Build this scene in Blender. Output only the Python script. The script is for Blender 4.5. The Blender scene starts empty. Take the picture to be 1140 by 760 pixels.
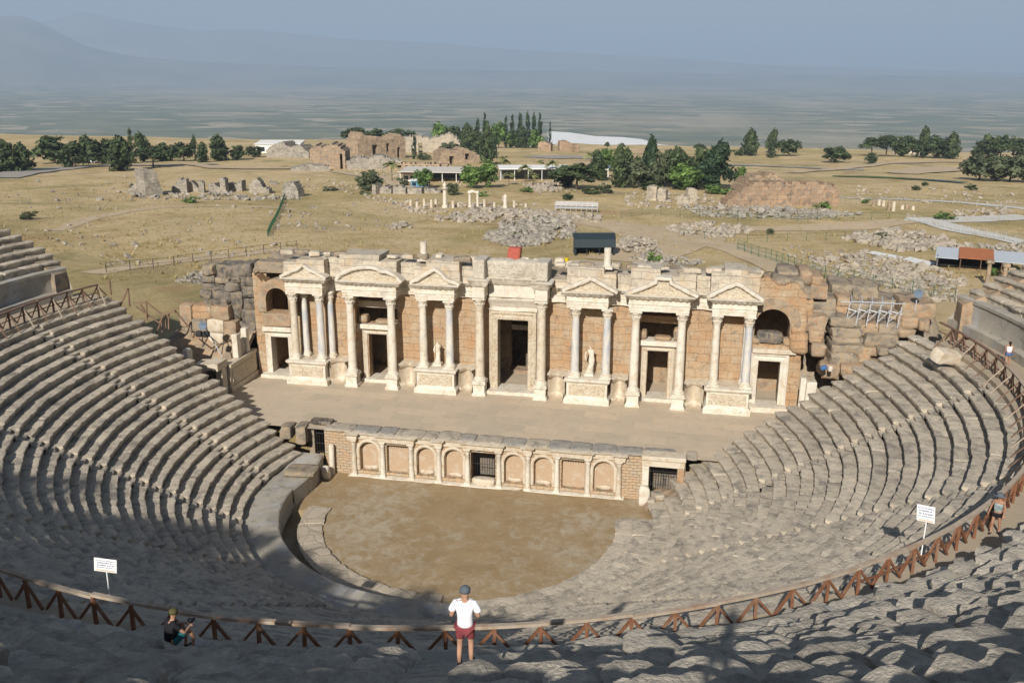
import bpy, math, random
import numpy as np
from mathutils import Vector, Matrix, Euler
R = math.radians
S = bpy.context.scene
COL = S.collection
rng = np.random.RandomState(7)
random.seed(7)

# ------------------------------------------------------------------ camera model (used to find real positions of what the photo shows)
CAM = np.array([13.687, -69.064, 25.595]); FPX = 1034.0
PITCH, YAW, ROLL = 0.287604, 0.192367, -0.0045776
_r = np.array([math.cos(YAW), math.sin(YAW), 0.]); _f = np.array([-math.sin(YAW), math.cos(YAW), 0.]); _u = np.array([0, 0, 1.])
_F = _f*math.cos(PITCH)-_u*math.sin(PITCH); _U = _f*math.sin(PITCH)+_u*math.cos(PITCH)
def ray(px, py):
    X = px-570; Y = py-380
    c, s = math.cos(ROLL), math.sin(ROLL)
    X, Y = c*X+s*Y, -s*X+c*Y
    return _F+_r*X/FPX-_U*Y/FPX

# ------------------------------------------------------------------ noise
def _hash(ix, iy, iz, seed):
    h = (ix*374761393+iy*668265263+iz*2147483647+seed*1274126177) & 0xffffffff
    h = ((h ^ (h >> 13))*1274126177) & 0xffffffff
    h = ((h ^ (h >> 16))*2246822519) & 0xffffffff
    return ((h ^ (h >> 15)) & 0xffff)/65535.0*2-1
def vn(P, sc=1.0, seed=0, octv=1):
    P = np.asarray(P, float); out = 0; amp = 1; tot = 0
    for o in range(octv):
        q = P*sc+seed*17.13; i = np.floor(q).astype(np.int64); f = q-i; f = f*f*(3-2*f)
        v = 0
        for dx in (0, 1):
            for dy in (0, 1):
                for dz in (0, 1):
                    w = (f[..., 0] if dx else 1-f[..., 0])*(f[..., 1] if dy else 1-f[..., 1])*(f[..., 2] if dz else 1-f[..., 2])
                    v = v+w*_hash(i[..., 0]+dx, i[..., 1]+dy, i[..., 2]+dz, seed+o)
        out = out+v*amp; tot += amp; amp *= .5; sc *= 2.03
    return out/tot
def sstep(a, b, x):
    t = np.clip((np.asarray(x, float)-a)/(b-a), 0, 1); return t*t*(3-2*t)

# ------------------------------------------------------------------ object helpers
def tag(o, label=None, cat=None, group=None, kind=None):
    if label: o['label'] = label
    if cat: o['category'] = cat
    if group: o['group'] = group
    if kind: o['kind'] = kind
    return o
def thing(name, label, cat, loc=(0, 0, 0), rz=0, group=None):
    o = bpy.data.objects.new(name, None); COL.objects.link(o)
    o.location = loc; o.rotation_euler = (0, 0, rz); o.empty_display_size = .2
    return tag(o, label, cat, group)
def link_mesh(name, me, parent=None):
    o = bpy.data.objects.new(name, me); COL.objects.link(o)
    if parent is not None: o.parent = parent
    return o
def mesh(name, V, F, m, parent=None, smooth=False, tint=None, angle=None):
    me = bpy.data.meshes.new(name)
    V = np.asarray(V, float)
    me.from_pydata(V.tolist(), [], [tuple(int(i) for i in f) for f in F]); me.update()
    ms = m if isinstance(m, (list, tuple)) else [m]
    for x in ms: me.materials.append(x)
    if smooth: me.polygons.foreach_set('use_smooth', [True]*len(me.polygons))
    if angle is not None:
        me.polygons.foreach_set('use_smooth', [True]*len(me.polygons))
        me.set_sharp_from_angle(angle=R(angle))
    if tint is not None:
        a = me.attributes.new('tint', 'FLOAT', 'POINT'); a.data.foreach_set('value', np.asarray(tint, np.float32))
    return link_mesh(name, me, parent)
def dup(o, parent=None, label=None):
    c = o.copy(); COL.objects.link(c)
    if parent is not None: c.parent = parent
    for ch in list(o.children): dup(ch, c)
    if label: c['label'] = label
    return c

class MB:
    def __init__(s): s.V = []; s.F = []; s.n = 0
    def add(s, V, F):
        V = np.asarray(V, float).reshape(-1, 3)
        s.F += [tuple(int(i)+s.n for i in f) for f in F]; s.V.append(V); s.n += len(V); return s
    def box(s, x0, x1, y0, y1, z0, z1, ch=0.02, jit=0):
        c = min(ch, (x1-x0)*.3, (y1-y0)*.3, (z1-z0)*.3)
        V = []; idx = {}
        for ix, X in ((0, x0), (1, x1)):
            for iy, Y in ((0, y0), (1, y1)):
                for iz, Z in ((0, z0), (1, z1)):
                    sx, sy, sz = (1 if ix == 0 else -1), (1 if iy == 0 else -1), (1 if iz == 0 else -1)
                    for a in range(3):
                        p = [X, Y, Z]
                        d = [sx*c, sy*c, sz*c]
                        for k in range(3):
                            if k != a: p[k] += d[k]
                        idx[(ix, iy, iz, a)] = len(V); V.append(p)
        F = []
        g = lambda ix, iy, iz, a: idx[(ix, iy, iz, a)]
        for ix in (0, 1):
            q = [g(ix, 0, 0, 0), g(ix, 1, 0, 0), g(ix, 1, 1, 0), g(ix, 0, 1, 0)]; F.append(q if ix else q[::-1])
        for iy in (0, 1):
            q = [g(0, iy, 0, 1), g(0, iy, 1, 1), g(1, iy, 1, 1), g(1, iy, 0, 1)]; F.append(q if iy else q[::-1])
        for iz in (0, 1):
            q = [g(0, 0, iz, 2), g(1, 0, iz, 2), g(1, 1, iz, 2), g(0, 1, iz, 2)]; F.append(q if iz else q[::-1])
        for ix in (0, 1):
            for iy in (0, 1):
                F.append([g(ix, iy, 0, 0), g(ix, iy, 1, 0), g(ix, iy, 1, 1), g(ix, iy, 0, 1)])
            for iz in (0, 1):
                F.append([g(ix, 0, iz, 0), g(ix, 1, iz, 0), g(ix, 1, iz, 2), g(ix, 0, iz, 2)])
            for iy in (0, 1):
                for iz in (0, 1):
                    F.append([g(ix, iy, iz, 0), g(ix, iy, iz, 1), g(ix, iy, iz, 2)])
        for iy in (0, 1):
            for iz in (0, 1):
                F.append([g(0, iy, iz, 1), g(1, iy, iz, 1), g(1, iy, iz, 2), g(0, iy, iz, 2)])
        V = np.array(V)
        if jit: V = V+rng.uniform(-jit, jit, V.shape)
        return s.add(V, F)
    def tube(s, pts, rad, n=8, caps=True, sq=False):
        P = np.asarray(pts, float); rad = np.broadcast_to(np.asarray(rad, float), (len(P),))
        V = []; prev = None
        for i in range(len(P)):
            t = P[min(i+1, len(P)-1)]-P[max(i-1, 0)]; t = t/(np.linalg.norm(t)+1e-9)
            a = np.array([0, 0, 1.]) if abs(t[2]) < .9 else np.array([1., 0, 0])
            u = np.cross(t, a); u /= np.linalg.norm(u); v = np.cross(u, t)
            if sq: ang = np.arange(4)*math.pi/2+math.pi/4
            else: ang = np.arange(n)*2*math.pi/n
            V.append(P[i]+rad[i]*(np.cos(ang)[:, None]*u+np.sin(ang)[:, None]*v))
        m = len(V[0]); F = []
        for i in range(len(P)-1):
            for j in range(m):
                k = (j+1) % m; F.append([i*m+j, (i+1)*m+j, (i+1)*m+k, i*m+k])
        if caps: F.append(list(range(m))); F.append([(len(P)-1)*m+j for j in range(m)][::-1])
        return s.add(np.concatenate(V), F)
    def lathe(s, prof, c=(0, 0, 0), n=16, sx=1, sy=1, rot=0):
        V = []; m = n
        ang = np.arange(n)*2*math.pi/n+rot
        for r, z in prof: V.append(np.stack([c[0]+sx*r*np.cos(ang), c[1]+sy*r*np.sin(ang), np.full(n, c[2]+z)], -1))
        F = []
        for i in range(len(prof)-1):
            for j in range(m):
                k = (j+1) % m; F.append([i*m+j, i*m+k, (i+1)*m+k, (i+1)*m+j])
        F.append(list(range(m))[::-1]); F.append([(len(prof)-1)*m+j for j in range(m)])
        return s.add(np.concatenate(V), F)
    def prism(s, poly, y0, y1, plane='xz'):
        n = len(poly); V = []
        for y in (y0, y1):
            for a, b in poly: V.append([a, y, b] if plane == 'xz' else ([a, b, y] if plane == 'xy' else [y, a, b]))
        F = [list(range(n)), [n+i for i in range(n)][::-1]]
        for i in range(n):
            k = (i+1) % n; F.append([k, i, n+i, n+k])
        return s.add(V, F)
    def verts(s): return np.concatenate(s.V)
    def build(s, name, m, parent=None, smooth=False, angle=None, disp=0, dsc=1.0, seed=0, rz=0, at=None):
        V = s.verts()
        if disp:
            V = V+disp*np.stack([vn(V, dsc, seed+k, 2) for k in range(3)], -1)
        if rz:
            c_, s_ = math.cos(rz), math.sin(rz); V = np.stack([V[:, 0]*c_-V[:, 1]*s_, V[:, 0]*s_+V[:, 1]*c_, V[:, 2]], -1)
        if at is not None: V = V+np.asarray(at, float)
        return mesh(name, V, s.F, m, parent, smooth, angle=angle)

def rockV(sx, sy, sz, seed, n=4, p=5.0, rough=.12, sc=1.3):
    """an eroded stone block: a subdivided rounded box, roughened; returns verts, faces round the origin (base at z=0)"""
    pts = {}; V = []; F = []
    def vid(a, b, c):
        k = (a, b, c)
        if k not in pts:
            pts[k] = len(V); V.append([a/n*2-1, b/n*2-1, c/n*2-1])
        return pts[k]
    for i in range(n):
        for j in range(n):
            for w in (0, n):
                q = [vid(i, j, w), vid(i+1, j, w), vid(i+1, j+1, w), vid(i, j+1, w)]; F.append(q if w else q[::-1])
                q = [vid(i, w, j), vid(i, w, j+1), vid(i+1, w, j+1), vid(i+1, w, j)]; F.append(q if w else q[::-1])
                q = [vid(w, i, j), vid(w, i+1, j), vid(w, i+1, j+1), vid(w, i, j+1)]; F.append(q if w else q[::-1])
    V = np.array(V)
    nrm = (np.abs(V)**p).sum(1)**(1/p); V = V/nrm[:, None]
    V = V*np.array([sx, sy, sz])/2
    off = np.array([seed*3.7, seed*1.3, seed*2.1])
    d = min(sx, sy, sz)*rough
    V = V+d*np.stack([vn((V+off), sc, 11+k, 2) for k in range(3)], -1)
    V[:, 2] -= V[:, 2].min()
    return V, F
def xf(V, loc, rz=0, rx=0, ry=0):
    M = np.array(Euler((rx, ry, rz)).to_matrix()); return V@M.T+np.asarray(loc, float)

# ------------------------------------------------------------------ materials
class NT:
    def __init__(s, name):
        s.m = bpy.data.materials.new(name); s.m.use_nodes = True; s.t = s.m.node_tree; s.n = s.t.nodes; s.l = s.t.links
        s.b = s.n['Principled BSDF']; s.b.inputs['Specular IOR Level'].default_value = .25; s.b.inputs['Roughness'].default_value = .85
        g = s.n.new('ShaderNodeNewGeometry'); s.pos = g.outputs['Position']; s.geo = g
    def noise(s, sc, det=4, rough=.6, vec=None, dist=0):
        n = s.n.new('ShaderNodeTexNoise'); n.inputs['Scale'].default_value = sc; n.inputs['Detail'].default_value = det; n.inputs['Roughness'].default_value = rough
        n.inputs['Distortion'].default_value = dist
        s.l.new(vec or s.pos, n.inputs['Vector']); return n.outputs['Fac']
    def vor(s, sc, vec=None, out='Color', feat='F1'):
        n = s.n.new('ShaderNodeTexVoronoi'); n.feature = feat; n.inputs['Scale'].default_value = sc; s.l.new(vec or s.pos, n.inputs['Vector']); return n.outputs[out]
    def ramp(s, fac, stops, interp='LINEAR'):
        n = s.n.new('ShaderNodeValToRGB'); e = n.color_ramp.elements; n.color_ramp.interpolation = interp
        while len(e) < len(stops): e.new(.5)
        for k, (p, c) in enumerate(stops):
            e[k].position = p; e[k].color = (*c, 1) if isinstance(c, (tuple, list)) else (c, c, c, 1)
        s.l.new(fac, n.inputs['Fac']); return n.outputs['Color']
    def mix(s, fac, a, b, mode='MIX'):
        n = s.n.new('ShaderNodeMix'); n.data_type = 'RGBA'; n.blend_type = mode
        for v, i in ((fac, 0), (a, 6), (b, 7)):
            if hasattr(v, 'links'): s.l.new(v, n.inputs[i])
            else: n.inputs[i].default_value = (*v, 1) if isinstance(v, (tuple, list)) else v
        return n.outputs[2]
    def math(s, op, a, b=0, c=None):
        n = s.n.new('ShaderNodeMath'); n.operation = op
        for k, v in enumerate((a, b) if c is None else (a, b, c)):
            if hasattr(v, 'links'): s.l.new(v, n.inputs[k])
            else: n.inputs[k].default_value = v
        return n.outputs[0]
    def scaled(s, vec, sx, sy, sz, rot=0):
        n = s.n.new('ShaderNodeMapping'); n.inputs['Scale'].default_value = (sx, sy, sz); n.inputs['Rotation'].default_value = (0, 0, rot); s.l.new(vec, n.inputs['Vector']); return n.outputs[0]
    def uvz(s, ky=1.0):
        sp = s.n.new('ShaderNodeSeparateXYZ'); s.l.new(s.pos, sp.inputs[0])
        u = s.math('MULTIPLY_ADD', sp.outputs[1], ky, sp.outputs[0]); c = s.n.new('ShaderNodeCombineXYZ')
        s.l.new(u, c.inputs[0]); s.l.new(sp.outputs[2], c.inputs[1]); return c.outputs[0]
    def warp(s, vec, sc, amt):
        n = s.n.new('ShaderNodeTexNoise'); n.inputs['Scale'].default_value = sc; n.inputs['Detail'].default_value = 3; s.l.new(s.pos, n.inputs['Vector'])
        a = s.n.new('ShaderNodeVectorMath'); a.operation = 'SCALE'; s.l.new(n.outputs['Color'], a.inputs[0]); a.inputs['Scale'].default_value = amt
        b = s.n.new('ShaderNodeVectorMath'); b.operation = 'ADD'; s.l.new(vec, b.inputs[0]); s.l.new(a.outputs[0], b.inputs[1]); return b.outputs[0]
    def brick(s, vec, w, h, c1, c2, mo, msz=.02, off=.5):
        n = s.n.new('ShaderNodeTexBrick'); s.l.new(vec, n.inputs['Vector']); n.offset = off
        n.inputs['Scale'].default_value = 1; n.inputs['Brick Width'].default_value = w; n.inputs['Row Height'].default_value = h
        n.inputs['Mortar Size'].default_value = msz; n.inputs['Mortar Smooth'].default_value = .3
        for k, c in (('Color1', c1), ('Color2', c2), ('Mortar', mo)): n.inputs[k].default_value = (*c, 1)
        return n
    def attr(s, name='tint'):
        n = s.n.new('ShaderNodeAttribute'); n.attribute_name = name; return n.outputs['Fac']
    def base(s, c):
        if hasattr(c, 'links'): s.l.new(c, s.b.inputs['Base Color'])
        else: s.b.inputs['Base Color'].default_value = (*c, 1)
        return s
    def bump(s, h, st=.5, dist=.05):
        n = s.n.new('ShaderNodeBump'); n.inputs['Strength'].default_value = st; n.inputs['Distance'].default_value = dist
        s.l.new(h, n.inputs['Height']); s.l.new(n.outputs[0], s.b.inputs['Normal']); return s
    def rough(s, v): s.b.inputs['Roughness'].default_value = v; return s

def weathered(name, ca, cb, cc, dark, sc=.6, darkamt=.5, tint=True, bumpst=.6, bsc=9, tintamt=.35, course=None):
    """eroded stone: two body colours in clouds, a third in fine grain, dark lichen in blotches, each block a shade of its own"""
    t = NT(name)
    c = t.ramp(t.noise(sc, 6, .65), [(.3, ca), (.7, cb)])
    c = t.mix(t.ramp(t.noise(sc*7, 5, .7), [(.45, 0.), (.68, 1.)]), c, cc)
    c = t.mix(t.math('MULTIPLY', t.ramp(t.noise(sc*2.2, 8, .72, dist=.6), [(.48, 0.), (.62, 1.)]), darkamt), c, dark)
    if course:
        b = t.brick(t.uvz(.7), course*1.9, course, (1, 1, 1), (.72, .72, .72), (.5, .5, .5), course*.06); c = t.mix(.75, c, b.outputs['Color'], 'MULTIPLY')
    if tint:
        k = t.math('MULTIPLY_ADD', t.attr(), tintamt, 1-tintamt*.5)
        c = t.mix(1.0, c, k, 'MULTIPLY')
    t.base(c)
    h = t.math('ADD', t.noise(bsc, 8, .7), t.math('MULTIPLY', t.noise(bsc*.25, 4, .6), 1.5))
    t.bump(h, bumpst, .06)
    return t.m

M = {}
def mats():
    M['seat'] = weathered('seat_stone', (.49, .425, .33), (.385, .335, .265), (.535, .455, .34), (.175, .16, .14), .5, .75, bumpst=.65, bsc=8, tintamt=.22)
    M['fore'] = weathered('eroded_seat_stone', (.48, .425, .34), (.36, .325, .27), (.55, .485, .385), (.19, .175, .155), .6, .6, bumpst=1.0, bsc=11)
    M['ruin'] = weathered('grey_ruin_stone', (.40, .335, .245), (.29, .25, .195), (.43, .30, .17), (.11, .105, .10), .55, .7)
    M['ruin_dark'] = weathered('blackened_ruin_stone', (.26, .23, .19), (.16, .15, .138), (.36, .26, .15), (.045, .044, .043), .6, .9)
    M['ruin_tan'] = weathered('tan_ruin_stone', (.45, .33, .205), (.41, .345, .25), (.46, .25, .125), (.15, .13, .11), .45, .6)
    M['far_ruin'] = weathered('distant_ruin_stone', (.43, .33, .22), (.36, .29, .21), (.40, .24, .13), (.17, .145, .12), .3, .7, tint=False, bsc=1.2, bumpst=1., course=1.1)
    M['far_grey'] = weathered('distant_grey_stone', (.40, .355, .285), (.30, .27, .225), (.44, .39, .31), (.15, .135, .115), .3, .7, tint=False, bsc=1.2, bumpst=1., course=.9)
    t = NT('marble')
    c = t.ramp(t.noise(.9, 6, .6), [(.3, (.60, .54, .435)), (.7, (.51, .44, .335))])
    c = t.mix(t.ramp(t.noise(2.6, 8, .7), [(.48, 0.), (.64, .75)]), c, (.42, .30, .175))
    c = t.mix(t.ramp(t.noise(1.3, 8, .75, dist=.8), [(.56, 0.), (.68, .5)]), c, (.27, .245, .21))
    t.base(c).rough(.7); t.bump(t.noise(14, 6, .65), .45, .04); M['marble'] = t.m
    t = NT('white_marble')
    c = t.ramp(t.noise(1.1, 6, .6), [(.3, (.66, .615, .525)), (.7, (.57, .51, .41))])
    c = t.mix(t.ramp(t.noise(2.2, 8, .72), [(.5, 0.), (.66, .7)]), c, (.47, .36, .225))
    c = t.mix(t.ramp(t.noise(.8, 8, .75, vec=t.scaled(t.pos, 1.5, 1.5, .6), dist=.6), [(.55, 0.), (.68, .6)]), c, (.33, .30, .255))
    t.base(c).rough(.65); t.bump(t.noise(16, 6, .65), .35, .03); M['white'] = t.m
    t = NT('veined_blue_marble')
    c = t.ramp(t.noise(1.4, 7, .6, vec=t.scaled(t.pos, 1, 1, .35), dist=1.2), [(.36, (.40, .42, .45)), (.5, (.52, .50, .46)), (.66, (.66, .61, .51))])
    t.base(c).rough(.6); t.bump(t.noise(16, 6, .65), .25, .03); M['veined'] = t.m
    t = NT('relief_marble')
    c = t.ramp(t.noise(1.2, 6, .6), [(.3, (.68, .61, .48)), (.7, (.58, .48, .34))])
    c = t.mix(t.ramp(t.noise(5, 6, .7), [(.5, 0.), (.66, .7)]), c, (.38, .25, .13))
    h = t.math('ADD', t.noise(5.5, 3, .5, dist=1.5), t.math('MULTIPLY', t.noise(18, 5, .6), .4))
    t.base(c).rough(.7); t.bump(h, 1., .16); M['relief'] = t.m
    t = NT('orange_ashlar')
    b = t.brick(t.warp(t.uvz(), .7, .55), 1.25, .62, (.48, .30, .165), (.45, .345, .225), (.33, .225, .13), .012)
    c = t.mix(t.ramp(t.noise(.8, 5, .6), [(.35, 0.), (.7, .85)]), b.outputs['Color'], (.46, .275, .145))
    c = t.mix(t.ramp(t.noise(.5, 6, .7), [(.47, 0.), (.62, .8)]), c, (.50, .41, .285))
    c = t.mix(t.ramp(t.noise(1.4, 7, .7, vec=t.scaled(t.pos, 1, 1, .5)), [(.52, 0.), (.7, .7)]), c, (.38, .245, .14))
    c = t.mix(t.ramp(t.noise(2.1, 8, .75), [(.54, 0.), (.66, .75)]), c, (.21, .17, .13))
    h = t.math('SUBTRACT', t.math('MULTIPLY', t.noise(4, 8, .75), 1.6), t.math('MULTIPLY', b.outputs['Fac'], .7))
    t.base(c); t.bump(h, 1., .1); M['orange'] = t.m
    t = NT('pale_ashlar')
    b = t.brick(t.warp(t.uvz(), .8, .3), 1.6, .6, (.56, .49, .38), (.45, .39, .30), (.31, .265, .20), .016)
    c = t.mix(t.ramp(t.noise(1.7, 8, .75), [(.47, 0.), (.62, .8)]), b.outputs['Color'], (.30, .265, .215))
    c = t.mix(t.ramp(t.noise(.7, 5, .6), [(.52, 0.), (.68, .6)]), c, (.47, .33, .19))
    h = t.math('SUBTRACT', t.noise(7, 7, .7), t.math('MULTIPLY', b.outputs['Fac'], 1.1))
    t.base(c); t.bump(h, .8, .06); M['attic'] = t.m
    t = NT('proscenium_rubble')
    b = t.brick(t.warp(t.uvz(), 1.5, .3), .5, .22, (.46, .33, .20), (.40, .34, .25), (.22, .165, .11), .02)
    c = t.mix(t.ramp(t.noise(1.2, 6, .7), [(.45, 0.), (.66, .8)]), b.outputs['Color'], (.46, .30, .18))
    c = t.mix(t.ramp(t.noise(2.6, 8, .7), [(.56, 0.), (.68, .6)]), c, (.24, .20, .15))
    t.base(c); t.bump(t.math('SUBTRACT', t.noise(9, 7, .7), b.outputs['Fac']), .8, .05); M['prosc'] = t.m
    t = NT('niche_plaster')
    c = t.ramp(t.noise(1.6, 7, .65), [(.3, (.46, .345, .235)), (.5, (.42, .30, .195)), (.62, (.47, .385, .285)), (.75, (.33, .26, .185))])
    t.base(c); t.bump(t.noise(8, 7, .7), .6, .05); M['niche'] = t.m
    t = NT('stage_paving')
    b = t.brick(t.scaled(t.pos, 1, 1, 1, .04), 2.6, 1.35, (.52, .42, .305), (.42, .355, .265), (.48, .385, .275), .06)
    c = t.mix(t.ramp(t.noise(.35, 6, .6), [(.45, 0.), (.75, .7)]), b.outputs['Color'], (.50, .395, .28))
    c = t.mix(t.ramp(t.noise(1.3, 8, .7), [(.52, 0.), (.68, .6)]), c, (.36, .305, .23))
    t.base(c); t.bump(t.math('SUBTRACT', t.noise(5, 8, .7), t.math('MULTIPLY', b.outputs['Fac'], .5)), .5, .04); M['stage'] = t.m
    t = NT('orchestra_earth')
    c = t.ramp(t.noise(.5, 6, .65), [(.3, (.275, .19, .095)), (.7, (.335, .245, .14))])
    c = t.mix(t.ramp(t.math('MULTIPLY', t.noise(1.1, 9, .72, dist=.6), t.math('ADD', t.noise(.16, 2, .5), .5)), [(.46, 0.), (.66, .75)]), c, (.41, .355, .265))
    c = t.mix(t.ramp(t.noise(2.6, 8, .7), [(.55, 0.), (.7, .6)]), c, (.19, .15, .065))
    t.base(c); t.bump(t.noise(7, 8, .75), .7, .06); M['earth'] = t.m
    t = NT('worn_paving')
    c = t.ramp(t.noise(.9, 7, .65), [(.3, (.46, .385, .28)), (.7, (.37, .305, .22))])
    e = t.vor(.85, out='Distance', feat='DISTANCE_TO_EDGE')
    c = t.mix(t.ramp(e, [(.0, .45), (.04, 0.)]), c, (.25, .19, .12))
    sat = t.n.new('ShaderNodeHueSaturation'); sat.inputs['Saturation'].default_value = .9; t.l.new(c, sat.inputs['Color'])
    t.base(sat.outputs[0]); t.bump(t.math('ADD', t.noise(9, 7, .7), t.ramp(e, [(0., 0.), (.06, 1.)])), .6, .05); M['paving'] = t.m
    # ground
    t = NT('dry_grassland')
    n1 = t.noise(.02, 6, .65, dist=.5); n2 = t.noise(.08, 8, .72, dist=.6); n3 = t.noise(.6, 6, .7)
    c = t.ramp(n2, [(.34, (.37, .28, .115)), (.44, (.54, .395, .19)), (.56, (.64, .49, .275)), (.7, (.50, .33, .17))])
    c = t.mix(t.ramp(n1, [(.46, 0.), (.6, .85)]), c, t.ramp(t.noise(.09, 5, .6), [(.35, (.27, .225, .08)), (.65, (.50, .375, .16))]))
    c = t.mix(t.ramp(n3, [(.45, 0.), (.72, .55)]), c, (.56, .45, .25))
    c = t.mix(t.ramp(t.noise(1.7, 7, .75), [(.58, 0.), (.72, .5)]), c, (.19, .15, .06))
    c = t.mix(t.ramp(t.noise(.035, 4, .6), [(.6, 0.), (.68, .8)]), c, (.36, .27, .165))
    c = t.mix(t.ramp(t.noise(.028, 6, .7, dist=.8), [(.57, 0.), (.66, .75)]), c, (.20, .19, .06))
    c = t.mix(t.ramp(t.noise(.045, 7, .72, dist=.5), [(.57, 0.), (.66, .7)]), c, (.38, .225, .12))
    c = t.mix(t.ramp(t.noise(.24, 8, .75), [(.56, 0.), (.68, .6)]), c, (.235, .19, .085))
    t.base(c); t.bump(t.noise(1.4, 8, .8), .9, .5); M['grassland'] = t.m
    t = NT('valley_fields')
    pv = t.scaled(t.pos, .0052, .0085, 1, .3)
    v = t.vor(1.0, vec=pv)
    sp = t.n.new('ShaderNodeSeparateColor'); t.l.new(v, sp.inputs[0])
    c = t.ramp(sp.outputs[0], [(0., (.145, .155, .075)), (.2, (.20, .195, .10)), (.36, (.12, .135, .06)), (.5, (.34, .285, .17)), (.62, (.18, .18, .095)), (.74, (.41, .34, .22)), (.86, (.27, .235, .135)), (.94, (.15, .16, .08))], 'CONSTANT')
    c = t.mix(t.ramp(t.noise(.004, 7, .7), [(.5, 0.), (.66, .7)]), c, (.075, .095, .045))
    c = t.mix(t.ramp(t.noise(.0004, 4, .6), [(.5, 0.), (.62, .8)]), c, (.37, .31, .2))
    c = t.mix(t.ramp(t.noise(.02, 5, .8), [(.58, 0.), (.66, .7)]), c, (.04, .06, .03))
    c = t.mix(t.ramp(t.noise(.011, 5, .8), [(.64, 0.), (.7, .6)]), c, (.55, .5, .42))
    t.base(c); M['fields'] = t.m
    t = NT('hill_scrub'); c = t.ramp(t.noise(.0009, 7, .65), [(.35, (.09, .10, .06)), (.65, (.24, .20, .13))]); t.base(c); M['hill'] = t.m
    t = NT('gravel_path'); c = t.ramp(t.noise(.4, 7, .7), [(.3, (.52, .415, .28)), (.7, (.44, .33, .20))]); t.base(c); t.bump(t.noise(3, 6, .7), .4, .1); M['path'] = t.m
    t = NT('pale_paving'); c = t.ramp(t.noise(.5, 6, .7), [(.3, (.60, .58, .53)), (.7, (.50, .47, .41))]); t.base(c); M['white_path'] = t.m
    t = NT('asphalt_grey'); c = t.ramp(t.noise(.3, 6, .7), [(.3, (.36, .32, .27)), (.7, (.29, .265, .23))]); t.base(c); M['road'] = t.m
    t = NT('white_travertine'); c = t.ramp(t.noise(.05, 6, .65), [(.3, (.80, .80, .78)), (.6, (.72, .72, .70)), (.75, (.60, .57, .52))]); t.base(c); t.bump(t.noise(.3, 5, .6), .5, .5); M['travertine'] = t.m
    t = NT('pond_reeds'); c = t.ramp(t.noise(.25, 6, .7), [(.35, (.06, .12, .03)), (.7, (.13, .17, .05))]); t.base(c); M['reeds'] = t.m
    t = NT('pond_water'); t.base((.09, .12, .12)).rough(.15); M['water'] = t.m
    # wood, metal, cloth
    t = NT('red_brown_wood'); c = t.ramp(t.noise(3, 6, .7, vec=t.scaled(t.pos, 4, 4, 1)), [(.3, (.135, .055, .028)), (.7, (.225, .10, .05))])
    c = t.mix(t.ramp(t.noise(1.3, 5, .7), [(.5, 0.), (.72, .6)]), c, (.27, .19, .13)); t.base(c).rough(.7); M['wood'] = t.m
    t = NT('bleached_wood'); c = t.ramp(t.noise(5, 7, .7), [(.3, (.44, .37, .29)), (.7, (.33, .26, .19))])
    c = t.mix(t.ramp(t.noise(1.1, 5, .6), [(.5, 0.), (.7, .7)]), c, (.30, .16, .09)); t.base(c).rough(.75); M['rail'] = t.m
    t = NT('dark_wood'); c = t.ramp(t.noise(3, 6, .7), [(.3, (.13, .075, .05)), (.7, (.23, .145, .10))]); t.base(c).rough(.8); M['dwood'] = t.m
    def plain(k, c, r=.7, metal=0, var=.15):
        t = NT(k); a = tuple(x*(1-var) for x in c); b = tuple(min(1, x*(1+var)) for x in c)
        t.base(t.ramp(t.noise(6, 5, .6), [(.3, a), (.7, b)])).rough(r); t.b.inputs['Metallic'].default_value = metal; M[k] = t.m
    plain('iron', (.035, .033, .032), .6); plain('galvanised', (.55, .56, .57), .45, .3); plain('sign_white', (.80, .80, .78), .5, 0, .05)
    plain('sign_text', (.12, .16, .33), .6); plain('sign_band', (.72, .52, .40), .6); plain('skin', (.42, .24, .16), .6); plain('skin_tan', (.35, .19, .12), .6)
    plain('white_cotton', (.80, .80, .83), .9, 0, .06); plain('maroon_cotton', (.20, .045, .05), .9); plain('grey_cap', (.10, .12, .14), .9)
    plain('black_cotton', (.012, .012, .016), .9); plain('olive_cap', (.075, .07, .028), .9); plain('teal_cotton', (.02, .13, .14), .9)
    plain('dark_shoe', (.018, .018, .022), .7); plain('hair', (.02, .014, .01), .6); plain('denim', (.06, .12, .26), .9); plain('print_teal', (.24, .30, .29), .9, 0, .7)
    plain('lens', (.01, .01, .012), .3); plain('tarp', (.022, .034, .04), .55, 0, .3); plain('red_paint', (.42, .10, .07), .7); plain('yellow', (.62, .45, .02), .6)
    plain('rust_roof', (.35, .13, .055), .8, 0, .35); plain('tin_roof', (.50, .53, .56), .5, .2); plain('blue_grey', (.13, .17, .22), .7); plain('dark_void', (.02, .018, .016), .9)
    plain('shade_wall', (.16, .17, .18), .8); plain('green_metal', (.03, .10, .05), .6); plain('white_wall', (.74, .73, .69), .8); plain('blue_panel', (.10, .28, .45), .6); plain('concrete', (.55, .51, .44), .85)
    plain('bark', (.085, .06, .042), .9, 0, .4); plain('blue_bag', (.06, .13, .28), .8); plain('glass_dark', (.02, .025, .03), .2)
    def leaf(k, a, b, c):
        t = NT(k); col = t.ramp(t.noise(.55, 4, .65), [(.32, a), (.55, b), (.75, c)])
        sv = t.mix(t.ramp(t.noise(2.3, 2, .5), [(.4, 0.), (.7, .5)]), col, c); sv = t.mix(1.0, sv, t.math('MULTIPLY_ADD', t.attr(), 1.0, .55), 'MULTIPLY'); t.base(sv).rough(.75)
        M[k] = t.m
    leaf('pine_leaf', (.022, .042, .018), (.045, .068, .026), (.095, .11, .042)); leaf('cypress_leaf', (.016, .036, .018), (.028, .052, .024), (.045, .068, .03))
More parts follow.
